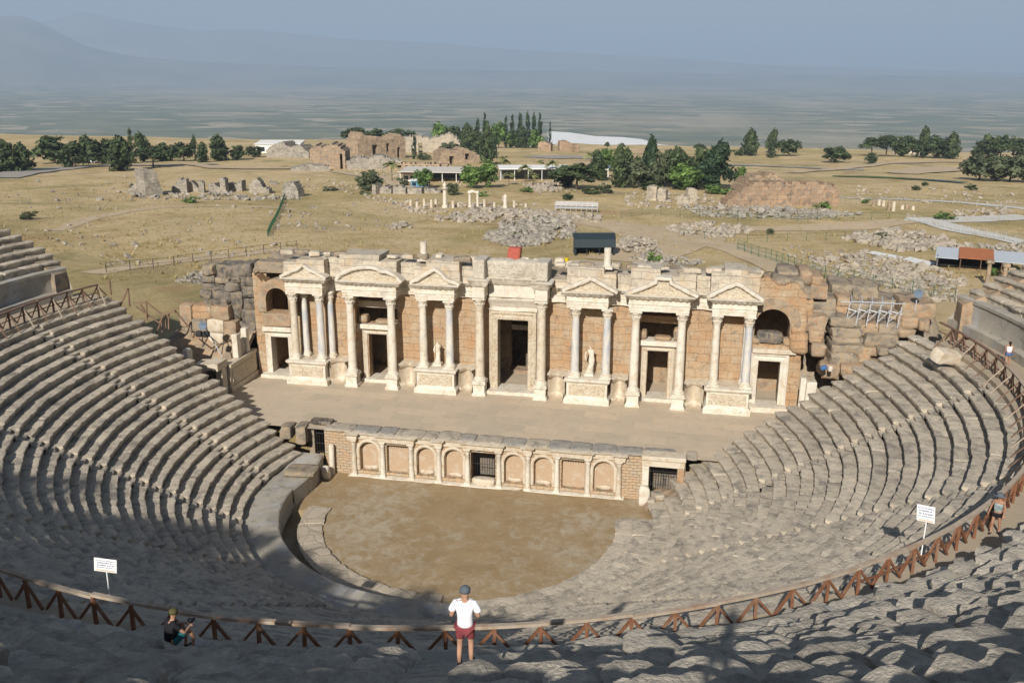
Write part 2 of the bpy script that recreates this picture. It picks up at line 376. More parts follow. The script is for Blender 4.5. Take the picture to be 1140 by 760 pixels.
    leaf('green_leaf', (.05, .10, .024), (.085, .15, .035), (.14, .19, .05)); leaf('olive_leaf', (.05, .068, .032), (.08, .098, .048), (.115, .12, .065))
    leaf('palm_leaf', (.09, .12, .04), (.15, .165, .06), (.24, .20, .09)); leaf('dry_grass', (.36, .28, .14), (.25, .22, .09), (.44, .35, .2))
mats()
# ------------------------------------------------------------------ the lie of the land
CX, CY = 0.0, -14.74            # centre of the orchestra
def polar(x, y): return np.hypot(x-CX, y-CY), np.degrees(np.arctan2(x-CX, y-CY))
def T(x, y):
    x = np.asarray(x, float); y = np.asarray(y, float)
    P = np.stack([x, y, 0*x], -1)
    d = np.maximum(0, y-8)
    und = .8*vn(P, 1/34., 3, 3)*sstep(25, 60, y)+1.6*vn(P, 1/170., 5, 2)*sstep(90, 200, y)
    und = und+.22*vn(P, 1/7., 6, 2)*sstep(16, 40, y)
    front = -.7-.045*d+und
    und = und+9*np.exp(-((x+69)**2+(y-452)**2)/(2*48.**2))+3*np.exp(-((x+190)**2+(y-480)**2)/(2*60.**2))
    edge = 600+40*vn(P, 1/220., 8)
    dist = np.hypot(x-CAM[0], y-CAM[1])
    drop = sstep(0, 420, y-edge)*190
    front = front-drop
    r, a = polar(x, y)
    prof = np.where(r < 14, -4.6, np.where(r < 31.5, -3.9+(r-14)*.598, np.where(r < 35, 7.1, np.minimum(9.9+(r-35)*.632, 24.6+(r-58.4)*.36))))
    prof = np.minimum(prof, 38+.02*(r-60))
    side = sstep(70, 92, np.abs(a))
    flat = np.where((r < 16) | ((np.abs(x) < 16.5) & (y < -8.2)), -4.6, -.9)
    hill = prof*side+flat*(1-side)
    w = sstep(-7, -3, y)*(1-sstep(60, 200, -y))
    wb = sstep(-9, 6, y)
    # away from the theatre the hillside falls evenly from the slope behind to the plain in front
    slope = np.clip(-.7-.33*(y-5), -1, 40)
    far = sstep(56, 75, r)
    back = hill*(1-far)+np.where(y < 5, slope*.55+prof*.45*side, -.7)*far
    return back*(1-wb)+front*wb
def gp(px, py, zoff=0.0):
    """the spot of ground seen at a pixel of the photograph"""
    d = ray(px, py); t = np.geomspace(40, 30000, 500)
    for _ in range(3):
        P = CAM+t[:, None]*d; below = P[:, 2] < T(P[:, 0], P[:, 1]); i = int(np.argmax(below)) if below.any() else len(t)-1
        t = np.linspace(t[max(i-1, 0)], t[i], 40)
    P = CAM+d*t[-1]; return np.array([P[0], P[1], float(T(P[0], P[1]))+zoff])
def gp_near(px, py, far=582.0):
    P = gp(px, py); v = P[:2]-CAM[:2]; h = math.hypot(*v)
    if h > far: v = v*far/h; x, y = CAM[0]+v[0], CAM[1]+v[1]; P = np.array([x, y, float(T(x, y))])
    return P
def gp_many(px, py):
    d = np.array([ray(a, b) for a, b in zip(px, py)]); t = (CAM[2]+3)/-d[:, 2]
    for _ in range(9):
        P = CAM+d*t[:, None]; t = t+.9*(P[:, 2]-T(P[:, 0], P[:, 1]))/(-d[:, 2]-.045*d[:, 1])
        t = np.clip(t, 40, 6000)
    P = CAM+d*t[:, None]; P[:, 2] = T(P[:, 0], P[:, 1]); return P
def topz(P, px, py):
    """height (z) at which the ray through a pixel passes over the spot P"""
    d = ray(px, py); h = math.hypot(P[0]-CAM[0], P[1]-CAM[1]); return CAM[2]+d[2]*h/math.hypot(d[0], d[1])
def onplane(px, py, y): d = ray(px, py); return CAM+d*((y-CAM[1])/d[1])
def onz(px, py, z): d = ray(px, py); return CAM+d*((z-CAM[2])/d[2])

def axis(mid, step0, lim, grow):
    out = list(np.arange(-mid, mid+.01, step0)); st = step0
    while out[-1] < lim: st *= grow; out.append(out[-1]+st)
    st = step0
    while out[0] > -lim: st *= grow; out.insert(0, out[0]-st)
    return np.array(out)
def grid_mesh(name, xs, ys, zf, m, smooth=True):
    X, Y = np.meshgrid(xs, ys); Z = zf(X, Y); nx = len(xs)
    V = np.stack([X, Y, Z], -1).reshape(-1, 3); F = []
    for j in range(len(ys)-1):
        for i in range(nx-1): a = j*nx+i; F.append((a, a+1, a+nx+1, a+nx))
    return mesh(name, V, F, m, smooth=smooth)
def setting():
    xs = axis(110, 2.2, 42000, 1.075)
    ys = []; y = -60000.0
    ys = list(-130-np.geomspace(1, 40000, 22)[::-1])+list(np.arange(-128, 20, 2.2))+list(np.arange(20, 260, 3.))+list(np.arange(260, 640, 8.))
    yb = 1180.0
    ys += list(np.linspace(640, yb, 26))
    def zf(X, Y):
        z = T(X, Y); far = sstep(300, 1500, np.hypot(X, Y-100)); back = sstep(0, -500, Y)
        return np.where(Y < 0, z*(1-.7*far), z)
    tag(grid_mesh('ground', xs, np.array(ys), zf, M['grassland']), kind='structure')
    zb = lambda X, Y: T(X, np.full_like(Y, yb))*(1-sstep(0, 900, Y-yb))+(-216.)*sstep(0, 900, Y-yb)+0*X
    tag(grid_mesh('valley_plain', xs, np.array([yb]+list(yb+np.geomspace(60, 42000, 40))), zb, M['fields']), kind='structure')
    # hills beyond the valley
    def ridge(name, dist, pts, seed, amp, thick):
        pxs = np.linspace(-420, 1500, 150); prof = np.interp(pxs, [p[0] for p in pts], [p[1] for p in pts])
        V = []; n = len(pxs); rows = 9
        for k in range(rows):
            s = k/(rows-1)
            for i, px in enumerate(pxs):
                d = ray(px, prof[i]); h = math.hypot(d[0], d[1]); P = CAM+d*(dist/h)
                base = np.array([P[0], P[1], -220.0]); dirv = np.array([d[0]/h, d[1]/h, 0])
                hgt = max(P[2]+220, 5)
                u = s*2-1
                prof_ = (1-abs(u))**.8
                q = base+dirv*(u*thick); q[2] = -222+hgt*prof_
                nz = vn(q[None]*np.array([1, 1, 0]), 1/1500., seed, 3)[0]
                q[2] += amp*nz*prof_*(.2+abs(u)); V.append(q)
        F = [(k*n+i, k*n+i+1, (k+1)*n+i+1, (k+1)*n+i) for k in range(rows-1) for i in range(n-1)]
        tag(mesh(name, V, F, M['hill'], smooth=True), kind='structure')
    ridge('hills', 15000, [(-420, 30), (-100, 18), (0, 23), (20, 22), (45, 31), (70, 44), (95, 56), (140, 66), (220, 73), (400, 78), (1500, 82)], 21, 120, 2600)
    ridge('hills', 21000, [(-420, 20), (0, 34), (60, 27), (85, 17), (105, 20), (140, 28), (180, 32), (220, 38), (270, 35), (330, 40), (380, 45), (480, 49), (600, 58), (720, 62), (850, 70), (1140, 76), (1500, 70)], 33, 160, 3000)

def world():
    w = bpy.data.worlds.new('World'); S.world = w; w.use_nodes = True
    nt = w.node_tree; sky = nt.nodes.new('ShaderNodeTexSky'); sky.sky_type = 'NISHITA'; sky.sun_disc = False
    sky.sun_elevation = R(SUN_EL); sky.sun_rotation = R(180+SUN_AZ); sky.altitude = 300; sky.air_density = 1.0; sky.dust_density = 1.6; sky.ozone_density = 1.6
    bg = nt.nodes['Background']; nt.links.new(sky.outputs[0], bg.inputs['Color']); bg.inputs['Strength'].default_value = SKY
    az, el = R(SUN_AZ), R(SUN_EL)
    d = Vector((math.sin(az)*math.cos(el), math.cos(az)*math.cos(el), -math.sin(el)))
    l = bpy.data.lights.new('sun', 'SUN'); l.energy = SUN; l.angle = R(.53); l.color = (1, .95, .88)
    o = bpy.data.objects.new('sun', l); COL.objects.link(o); o.rotation_euler = d.to_track_quat('-Z', 'Y').to_euler(); o.location = (0, -90, 80)
    # the hot-weather haze over the valley
    me = MB().box(-52000, 52000, -52000, 52000, -262, 1150, 0).build('haze', bpy.data.materials.new('haze_air'))
    m = me.data.materials[0]; m.use_nodes = True; t = m.node_tree; t.nodes.remove(t.nodes['Principled BSDF'])
    v = t.nodes.new('ShaderNodeVolumePrincipled'); v.inputs['Color'].default_value = (.455, .585, .775, 1); v.inputs['Density'].default_value = HAZE; v.inputs['Anisotropy'].default_value = 0.0
    t.links.new(v.outputs[0], t.nodes['Material Output'].inputs['Volume']); tag(me, kind='stuff')
    c = bpy.data.cameras.new('camera'); co = bpy.data.objects.new('camera', c); COL.objects.link(co); S.camera = co
    c.sensor_width = 36; c.lens = FPX*36/1140.; c.clip_start = .2; c.clip_end = 90000
    cr, sr = math.cos(-ROLL), math.sin(-ROLL)
    right = cr*_r-sr*_U*0+0*_r; 
    a = -ROLL
    rx = math.cos(a)*_r+math.sin(a)*_U; up = -math.sin(a)*_r+math.cos(a)*_U
    mt = Matrix(((rx[0], up[0], -_F[0], CAM[0]), (rx[1], up[1], -_F[1], CAM[1]), (rx[2], up[2], -_F[2], CAM[2]), (0, 0, 0, 1)))
    co.matrix_world = mt
    S.view_settings.view_transform = 'Standard'; S.view_settings.look = 'None'; S.view_settings.gamma = 1; S.view_settings.exposure = EXPO; S.view_settings.use_curve_mapping = False
    S.cycles.use_denoising = True
    S.cycles.max_bounces = 6; S.cycles.diffuse_bounces = 3; S.cycles.glossy_bounces = 2; S.cycles.volume_bounces = 1; S.cycles.transparent_max_bounces = 4
    S.cycles.sample_clamp_indirect = 6
SUN_AZ, SUN_EL, SUN, SKY, EXPO, HAZE = 4.8, 31.6, 5.0, .047, 0.46, 1.2e-4

# ------------------------------------------------------------------ the tiers of seats
NL = 23; R0 = 14.2; Z0 = -2.05; TREAD = .744; RISE = .44      # lower tiers
RU = 35.1; ZU = 11.05; TU = .735; HU = .465                         # upper tiers
AISLES = [-167, -141, -115, -89, 89, 115, 141, 167]
def pol(r, a, z):
    a = np.radians(a); return np.stack([CX+r*np.sin(a), CY+r*np.cos(a), np.broadcast_to(z, np.shape(r*np.sin(a)))], -1)
def seat_row(k, rf, zt, tread, rise, a0, a1, m, parent, seed, step=.2, erode=.06, block=1.5, big=0, smooth=38, back=.16):
    """one curved row of stone seats between two stairs: long blocks butted end to end, worn at the nosing"""
    L = abs(R(a1-a0))*rf; rs = np.random.RandomState(seed)
    cuts = [0.0]
    while cuts[-1] < L-.6: cuts.append(cuts[-1]+block*rs.uniform(.65, 1.35))
    cuts[-1] = L
    rings = []; tint = []
    for b in range(len(cuts)-1):
        s0, s1 = cuts[b], cuts[b+1]; n = max(3, int((s1-s0)/step))
        dz, dr, tt = rs.normal(0, .006+big*.058), rs.normal(0, .014+big*.104), rs.uniform(0, 1)
        tilt = rs.normal(0, .006+.04*big); broken = (rs.rand() < .10+.2*big)*rs.uniform(.05, .16+.12*big)
        for i in range(n+1):
            u = i/n; s = s0+(s1-s0)*(.004 if i == 0 else (.996 if i == n else u))
            e = 0.0
            if i in (0, n): e = .028+.107*big
            elif i in (1, n-1) and n > 4: e = .006+.05*big
            if broken and u > .55: e += broken*(u-.55)*2
            rings.append((s, e, dz+tilt*(u-.5), dr)); tint.append(tt)
    s = np.array([x[0] for x in rings]); e = np.array([x[1] for x in rings]); dz = np.array([x[2] for x in rings]); dr = np.array([x[3] for x in rings])
    a = a0+np.degrees(s/rf)*np.sign(a1-a0)
    q = np.stack([s*1.0, np.full_like(s, seed*1.37), np.zeros_like(s)], -1)
    n1 = vn(q, 1.3, 1, 3); n2 = vn(q, .9, 2, 3); n3 = vn(q, 2.9, 3, 2); n4 = vn(q, .35, 4, 2)
    n5 = vn(q, 6.5, 5, 2); lip = erode*(n1*.7+.55*n3+.4*n5)+np.abs(n4)*erode*.8+big*(.20*np.clip(n1+.15, 0, 1)+.07*np.abs(n3))
    prof = [(tread+back, -.03-.0*e, .2), (tread*.62, .004+.012*n3*1, .4), (.34, .0+.012*n2, .5), (.07, .0, 1), (.012, -.012, 1), (0, -.05, 1), (.006, -.14, .9), (.13, -.185, .5), (.17, -rise-.12, .2)]
    V = []
    for pr, pz, w in prof:
        rr = rf+pr+dr+w*(lip+e)+(0.03*n3 if w > .5 else 0); zz = zt+pz+dz-w*(e*.7+erode*.5*np.abs(n2))+.35*erode*n1*w
        V.append(pol(rr, a, zz))
    V = np.stack(V, 1); nr, npf = V.shape[:2]
    if big:
        VV = V.reshape(-1, 3); V = (VV+big*np.stack([.028*vn(VV, 1.3, 50+c, 3)+.022*vn(VV, 5.0, 60+c, 2) for c in range(3)], -1)).reshape(V.shape)
    V = V.reshape(-1, 3); F = []
    for i in range(nr-1):
        for j in range(npf-1): p = i*npf+j; F.append((p, p+1, p+npf+1, p+npf))
    F.append(tuple(range(npf))[::-1]); F.append(tuple((nr-1)*npf+j for j in range(npf)))
    if a1 < a0: F = [f[::-1] for f in F]
    return mesh('seat_row', V, F, m, parent, tint=np.repeat(tint, npf), angle=smooth)
def stair(label, a, k0, k1, rf0, zt0, tread, rise, m, w=.95, seed=0, big=0, label_group=None):
    """a flight of narrow steps, two to each row of seats"""
    V = []; tint = []; rs = np.random.RandomState(seed); n = (k1-k0)*2; cols = 6
    for c in range(cols):
        u = (c/(cols-1)-.5)*w; col = []
        for i in range(n):
            r = rf0+tread*(k0+i/2.); z = zt0+rise*(k0+i/2.)-rise*.5
            j = .03*vn(np.array([[i*1.7, c*.6, seed]]), 1., 9)[0]*(1+2*big)
            for rr, zz in ((r+.05, z-rise*.5-.02), (r+j, z-.05), (r+.05+j, z+j*.6), (r+tread*.5+.06, z+j*.4)): col.append((rr, zz, u))
        V.append(col)
    A = np.array(V); ar = R(a); rad = A[..., 0]; zz = A[..., 1]; uu = A[..., 2]
    X = CX+rad*math.sin(ar)+uu*math.cos(ar); Y = CY+rad*math.cos(ar)-uu*math.sin(ar)
    P = np.stack([X, Y, zz], -1); nc = P.shape[1]; P = P.reshape(-1, 3); F = []
    for c in range(cols-1):
        for i in range(nc-1): F.append((c*nc+i, (c+1)*nc+i, (c+1)*nc+i+1, c*nc+i+1))
    tn = np.tile(np.repeat(rs.uniform(0.2, 1, n), 4), cols)
    o = mesh('stair_flight', P, F, m, None, tint=tn, angle=50)
    return tag(o, label, 'stairs', 'stone stairs between the seats')
def endang(r, side):
    return (-71-3.5*(r-14.7)/16.3) if side < 0 else (67+2.2*(r-17)/13)
def cavea():
    wedges = [(None, -89), (-89, -115), (-115, -141), (-141, -167), (-167, -193), (167, 141), (141, 115), (115, 89), (89, None)]
    lab = ['lower wedge of grey stone seats ending beside the stage, shaded risers', 'lower seat wedge second from the stage on the shaded side',
           'lower seat wedge half in tree shadow behind the olive-capped person', 'lower seat wedge in deep tree shadow under the white sign',
           'lower seat wedge directly below the man in the white shirt', 'sunlit smooth-looking lower seat wedge right of the white-shirted man',
           'sunlit lower seat wedge below the white sign on the sunny side', 'sunlit lower seat wedge with thin dark riser lines, second from the stage',
           'sunlit lower seat wedge ending by the stepped ruin and doorway']
    for w, (a, b) in enumerate(wedges):
        t = thing('seating_wedge', lab[w], 'seating', (0, 0, 0), 0, 'wedges of stone seats')
        for k in range(NL):
            rf = R0+TREAD*k; hw = math.degrees(.44/rf)
            aa = (endang(rf, -1)+(.5*math.sin(k*2.1))) if a is None else a-hw
            bb = (endang(rf, 1)+(.5*math.sin(k*1.7))) if b is None else b+hw
            ero = .05
            if w == 7 or w == 8 or w == 6: ero = .055
            if 5 <= w: ero += .02*max(0, (8-k)/8.)
            seat_row(k, rf, Z0+RISE*(k+1), TREAD, RISE, aa, bb, M['seat'], t, 1000+w*50+k, .17, ero+(.03 if w < 4 else .005), 2.0 if w < 4 else 2.7, big=.05 if w >= 5 and k < 6 else .02)
    sl = ['nearest the stage on the shaded side', 'second from the stage on the shaded side', 'running into deep tree shadow', 'left of the white-shirted man, lost in shadow',
          'nearest the stage on the sunny side', 'second from the stage on the sunny side', 'running up to the sign on the sunny side', 'straight below the white-shirted man']
    order = [3, 2, 1, 0, 4, 5, 6, 7]
    for i, a in enumerate(AISLES):
        stair('narrow stone stair in the lower seats, '+sl[order[i]], a, 0, NL, R0, Z0+RISE, TREAD, RISE, M['seat'], .95, 70+i)
    # upper tiers, much more eroded
    ul = ['upper seat wedge ending above the wooden railing on the shaded side', 'upper seat wedge beside the shaded end wedge', 'upper seat wedge at the edge of the tree shadow',
          'eroded upper seats in shadow, with the seated person in black', 'eroded upper seats in shadow with bright sun patches',
          'eroded sunlit upper seats with rounded blocks and person-shaped shadows', 'eroded sunlit upper seats behind the walker in the tank top', 'upper seat wedge behind the woman in denim shorts',
          'sunlit upper seat wedge ending beside reused standing columns']
    for w, (a, b) in enumerate(wedges):
        t = thing('seating_wedge', ul[w], 'seating', (0, 0, 0), 0, 'upper wedges of stone seats')
        near = w in (3, 4, 5, 6); nrow = 26 if near else 15
        if near:   # blocks slid down over the edge of the walkway
            for k, (rf, z_, a_, b_) in enumerate(([(34.3, 10.72, a-.8, b+.8)] if w != 6 else [(34.3, 10.72, a-.8, 122)])+([(33.45, 10.1, 166, 142)] if w == 5 else ([(33.5, 10.0, 140, 128)] if w == 6 else []))):
                seat_row(k, rf, z_, .9, z_-8.3, a_, b_, M['fore'], t, 2800+w*9+k, .13, .14, 1.2, 1.0, 48, .4)
        for k in range(nrow):
            rf = RU+TU*k; hw = math.degrees(.5/rf)
            aa = (-76.2-(.0 if k < 3 else .55*(k-2))) if a is None else a-hw
            bb = (68.2+(.35*k)) if b is None else b+hw
            seat_row(k, rf, ZU+HU*k, TU, HU, aa, bb, M['fore'] if near else M['seat'], t, 3000+w*60+k, (.1 if k < 8 else .16) if near else .2, .085 if near else .07, 1.25 if near else 1.6,
                     1.0 if near else .15, 32, .2)
    for i, a in enumerate(AISLES):
        n = 24 if abs(a) > 110 else 15
        stair('eroded stair in the upper seats, '+['left of the seated person in black', 'at the edge of the tree shadow', 'on the shaded flank', 'nearest the shaded end wall',
              'nearest the sunny end wall', 'above the woman in denim shorts', 'behind the walker in the tank top', 'where the man in white stands'][i],
              a, 0, n, RU, ZU, TU, HU, M['fore'], 1.1, 170+i, 1)
    # walkway between the tiers and the wall behind it
    def arc_sheet(name, prof, a0, a1, m, st=1.0, disp=.02, close=False, ends=True):
        A = np.arange(a0, a1+1e-6, st); V = []
        for pr, pz in prof: V.append(pol(np.full_like(A, pr), A, pz))
        V = np.stack(V, 1); n, k = V.shape[:2]; V = V.reshape(-1, 3); V = V+disp*np.stack([vn(V, 1.1, 60+c, 3) for c in range(3)], -1)
        F = [(i*k+j, i*k+j+1, (i+1)*k+j+1, (i+1)*k+j) for i in range(n-1) for j in range(k-1)]
        if ends: F.append(tuple(range(k))[::-1]); F.append(tuple((n-1)*k+j for j in range(k)))
        return mesh(name, V, F, m, None, angle=40)
    rt = R0+TREAD*NL
    tag(arc_sheet('walkway', [(34.7, 8.33), (33.4, 8.36), (rt-.1, 8.34), (rt-.12, 7.9)], -286.5, -74.5, M['path_stone'], ends=False), kind='structure')
    o = arc_sheet('podium_wall', [(35.5, 10.55), (34.6, 10.66), (34.4, 10.6), (34.4, 10.4), (34.48, 10.34), (34.51, 9.0), (34.47, 8.95), (34.0, 8.92), (34.0, 8.3)], -292, -76.3, M['slabs'], .6, .035)
    tag(o, 'tall slab wall with a bench at its foot, holding up the upper seats', 'wall')
    # curved wall round the orchestra (its sunny part is gone)
    o = arc_sheet('orchestra_wall', [(14.5, -2.1), (13.2, -2.02), (12.1, -2.0), (12.0, -2.08), (12.02, -3.0), (11.95, -3.05), (11.9, -3.5)], -193.5, -90, M['slabs'], .7, .03)
    tag(o, 'low curved slab wall along the shaded edge of the orchestra', 'wall')
    mb = MB()
    P = [(-11.98, -15.2), (-11.75, -12.5), (-12.05, -9.75)]
    V = []
    for (x, y), h in zip(P, (-2.05, -2.1, -1.75)):
        V += [(x-2.4, y, h-.05), (x-.1, y, h), (x+.05, y, h-.1), (x+.1, y, -3.5)]
    mb.add(V, [(0, 1, 5, 4), (1, 2, 6, 5), (2, 3, 7, 6), (4, 5, 9, 8), (5, 6, 10, 9), (6, 7, 11, 10), (8, 9, 10, 11)])
    o = mb.build('orchestra_wall', M['slabs']); tag(o, 'straight stone parapet joining the orchestra wall to the gated passage', 'wall')
    # broken kerbs and tiers on the sunny side of the orchestra
    for i, (r_, z_, w_) in enumerate([(9.9, -3.2, 1.15), (11.0, -3.0, 1.35), (12.3, -2.72, 1.2), (13.4, -2.4, 1.2)]):
        t = tag(seat_row(0, r_, z_, w_, .34, 166.0-(1.6*i), 78+3*i if i < 2 else 72, M['seat'], None, 900+i, .2, .06, 1.5, .06, 36, .3),
            ['lowest worn kerb edging the sunny side of the orchestra', 'second worn step above the orchestra kerb', 'third worn step above the orchestra kerb', 'fourth worn step, just under the sunny seats'][i], 'stone step', 'worn steps round the orchestra')
        t.name = 'stone_step'
    o = seat_row(0, 9.3, -3.17, 1.6, .3, -186, -92, M['paving'], None, 950, .2, .07, 1.2, .12, 45, .0); o.name = 'paving_ring'; tag(o, kind='structure')
    # end walls under the tiers
    def endwall(label, pts, m, seed, th=1.0):
        """stepped masonry closing the end of the tiers; pts: (x, y, ztop) along its foot"""
        nseg = []; 
        for i in range(len(pts)-1):
            n = 8
            for j in range(n): u = j/n; nseg.append(tuple(np.array(pts[i])*(1-u)+np.array(pts[i+1])*u))
        nseg.append(pts[-1]); V = []; nz = 7
        for (x, y, zt, zb) in nseg:
            for k in range(nz): V.append((x, y, zb+(zt-zb)*k/(nz-1)))
            V.append((x, y-th, zt)); V.append((x, y-th, zb))
        V = np.array(V); k = nz+2; V = V+.07*np.stack([vn(V, .9, seed+c, 3) for c in range(3)], -1)
        F = [(i*k+j, i*k+j+1, (i+1)*k+j+1, (i+1)*k+j) for i in range(len(nseg)-1) for j in range(k-1)]
        F += [tuple(range(k))[::-1], tuple((len(nseg)-1)*k+j for j in range(k))]
        o = mesh('retaining_wall', V, F, m, None, angle=40); return tag(o, label, 'wall')
    def lw(r_, side, off=.25):
        a_ = endang(r_, side); P = pol(np.array(r_), a_, 0); return P
    pts = []
    for r_ in (13.6, 17, 20, 23, 26, 29, 31.2):
        P = lw(r_, -1); z = Z0+RISE*((r_-R0)/TREAD)-.55; pts.append((P[0], P[1]-.12, z, -3.6 if r_ < 16 else -.8))
    endwall('rough masonry under the ends of the shaded seats beside the stage', pts, M['ruin'], 3)
    pts = []
    for r_ in (13.6, 17, 20, 23, 26, 29, 31.2):
        P = lw(r_, 1); z = Z0+RISE*((r_-R0)/TREAD)-.55; pts.append((P[0], P[1]-.12, z, -3.6 if r_ < 16 else -.8))
    endwall('rough masonry under the ends of the sunlit seats beside the stage', pts, M['ruin_tan'], 4)
    for side, lb, m in ((-1, 'grey end wall closing the upper seats on the shaded side', M['ruin']), (1, 'tan end wall closing the upper seats on the sunny side', M['ruin_tan'])):
        pts = []
        for k in (-1.0, 2, 5, 9, 14.6):
            r_ = RU+TU*k; a_ = (-76.6-(.0 if k < 3 else .55*(k-2))) if side < 0 else 68.6+.35*k
            P = pol(np.array(r_), a_, 0); pts.append((P[0], P[1], ZU+HU*k-.6 if k > 0 else 10.3, -1))
        endwall(lb, pts, m, 8, 1.5)
def cavea_mats():
    t = NT('walkway_dust'); c = t.ramp(t.noise(.6, 7, .7), [(.3, (.40, .325, .225)), (.7, (.34, .28, .205))]); t.base(c); t.bump(t.noise(5, 7, .7), .5, .05); M['path_stone'] = t.m
    t = NT('upright_slabs')
    c = t.ramp(t.noise(.5, 6, .65), [(.3, (.40, .36, .29)), (.7, (.30, .275, .23))])
    c = t.mix(t.ramp(t.noise(.4, 5, .6, vec=t.scaled(t.pos, 1.6, 1.6, .25)), [(.52, 0.), (.62, .8)]), c, (.36, .355, .35))
    c = t.mix(t.ramp(t.noise(1.3, 8, .72), [(.53, 0.), (.66, .75)]), c, (.18, .16, .135))
    t.base(c); t.bump(t.noise(8, 7, .7), .6, .05); M['slabs'] = t.m
cavea_mats()
# ------------------------------------------------------------------ the stage building
def sweep(name, path, prof, m, parent, back=None, step=.3, disp=.012, seed=0, angle=40, dent=None):
    """a moulding run along a plan line (x, y); profile gives (outward, z); outward is towards -y when walking in +x"""
    P = [np.array(p, float) for p in path]; pts = []; kink = []
    for i in range(len(P)-1):
        n = max(1, int(np.linalg.norm(P[i+1]-P[i])/step))
        for j in range(n): pts.append(P[i]+(P[i+1]-P[i])*j/n); kink.append(j == 0)
    pts.append(P[-1]); pts = np.array(pts); n = len(pts); V = []
    for i in range(n):
        a = pts[i]-pts[max(i-1, 0)]; b = pts[min(i+1, n-1)]-pts[i]
        if i == 0: a = b
        if i == n-1: b = a
        a = a/np.linalg.norm(a); b = b/np.linalg.norm(b)
        na = np.array([a[1], -a[0]]); nb = np.array([b[1], -b[0]]); mm = na+nb; mm = mm/max(np.dot(mm, na), .35)
        for q, (o, z) in enumerate(prof):
            oo = o
            if dent and q in dent and i % 2: oo = o-.22
            V.append((pts[i][0]+mm[0]*oo, pts[i][1]+mm[1]*oo, z))
        if back is not None:
            V.append((pts[i][0], max(back, pts[i][1]+.05), prof[-1][1])); V.append((pts[i][0], max(back, pts[i][1]+.05), prof[0][1]))
    k = len(prof)+(2 if back is not None else 0); V = np.array(V)
    V = V+disp*np.stack([vn(V, 1.7, seed+c, 3)+.9*vn(V, 5.0, seed+c+9, 2) for c in range(3)], -1)
    br = np.clip(vn(V*np.array([1, .3, .3]), 1.1, seed+31, 2)-.22, 0, 1)*disp*9; V[:, 1] += br; V[:, 2] -= br*.5
    F = []
    for i in range(n-1):
        for j in range(k if back is not None else k-1):
            j2 = (j+1) % k; F.append((i*k+j, (i+1)*k+j, (i+1)*k+j2, i*k+j2))
    F += [tuple(range(k)), tuple((n-1)*k+j for j in range(k))[::-1]]
    return mesh(name, V, F, m, parent, angle=angle)
def holed(name, x0, x1, z0, z1, yf, yb, m, parent, hole=None, res=.25, top=None, disp=.03, seed=0, ycurve=None, angle=50):
    """a wall with openings: hole(x, z) is True inside an opening, top(x) is its broken upper edge"""
    nx = max(1, int(round((x1-x0)/res))); nz = max(1, int(round((z1-z0)/res)))
    xs = np.linspace(x0, x1, nx+1); zs = np.linspace(z0, z1, nz+1)
    keep = np.zeros((nx, nz), bool)
    for i in range(nx):
        for j in range(nz):
            xc, zc = (xs[i]+xs[i+1])/2, (zs[j]+zs[j+1])/2
            keep[i, j] = not (hole and hole(xc, zc)) and not (top and zc > top(xc))
    ids = {}; V = []
    def vid(i, j, b):
        if (i, j, b) not in ids:
            y = (yb if b else yf)+(ycurve(xs[i]) if ycurve else 0); ids[(i, j, b)] = len(V); V.append((xs[i], y, zs[j]))
        return ids[(i, j, b)]
    F = []
    for i in range(nx):
        for j in range(nz):
            if not keep[i, j]: continue
            F.append((vid(i, j, 0), vid(i+1, j, 0), vid(i+1, j+1, 0), vid(i, j+1, 0)))
            F.append((vid(i, j, 1), vid(i, j+1, 1), vid(i+1, j+1, 1), vid(i+1, j, 1)))
            if i == 0 or not keep[i-1, j]: F.append((vid(i, j, 0), vid(i, j+1, 0), vid(i, j+1, 1), vid(i, j, 1)))
            if i == nx-1 or not keep[i+1, j]: F.append((vid(i+1, j, 0), vid(i+1, j, 1), vid(i+1, j+1, 1), vid(i+1, j+1, 0)))
            if j == 0 or not keep[i, j-1]: F.append((vid(i, j, 0), vid(i, j, 1), vid(i+1, j, 1), vid(i+1, j, 0)))
            if j == nz-1 or not keep[i, j+1]: F.append((vid(i, j+1, 0), vid(i+1, j+1, 0), vid(i+1, j+1, 1), vid(i, j+1, 1)))
    V = np.array(V, float); V = V+disp*np.stack([vn(V, 1.3, seed+c, 3) for c in range(3)], -1)
    return mesh(name, V, F, m, parent, angle=angle)
def frame_rect(name, x0, x1, z0, z1, w, yf, yb, m, parent, prof=((0, 0), (.05, .3), (-.03, .55), (.06, .8), (.0, 1.0)), lintel=None):
    """moulded door frame: two jambs and a lintel in one piece; (x0,x1,z0,z1) is the opening"""
    path = [(x0, z0), (x0, z1), (x1, z1), (x1, z0)]; nrm = [(-1, 0), (-1, 1), (1, 1), (1, 0)]; V = []
    for (x, z), (a, b) in zip(path, nrm):
        V.append((x, yb, z))
        for o, u in prof: V.append((x+a*w*u, yf-o, z+b*w*u))
        V.append((x+a*w, yb, z+b*w))
    k = len(prof)+2; F = []
    for i in range(3):
        for j in range(k-1): F.append((i*k+j, i*k+j+1, (i+1)*k+j+1, (i+1)*k+j))
    F += [tuple(range(k)), tuple(3*k+j for j in range(k))[::-1]]
    V = np.array(V, float); V = V+.012*np.stack([vn(V, 2.3, 70+c, 2) for c in range(3)], -1)
    return mesh(name, V, [f[::-1] for f in F], m, parent, angle=30)
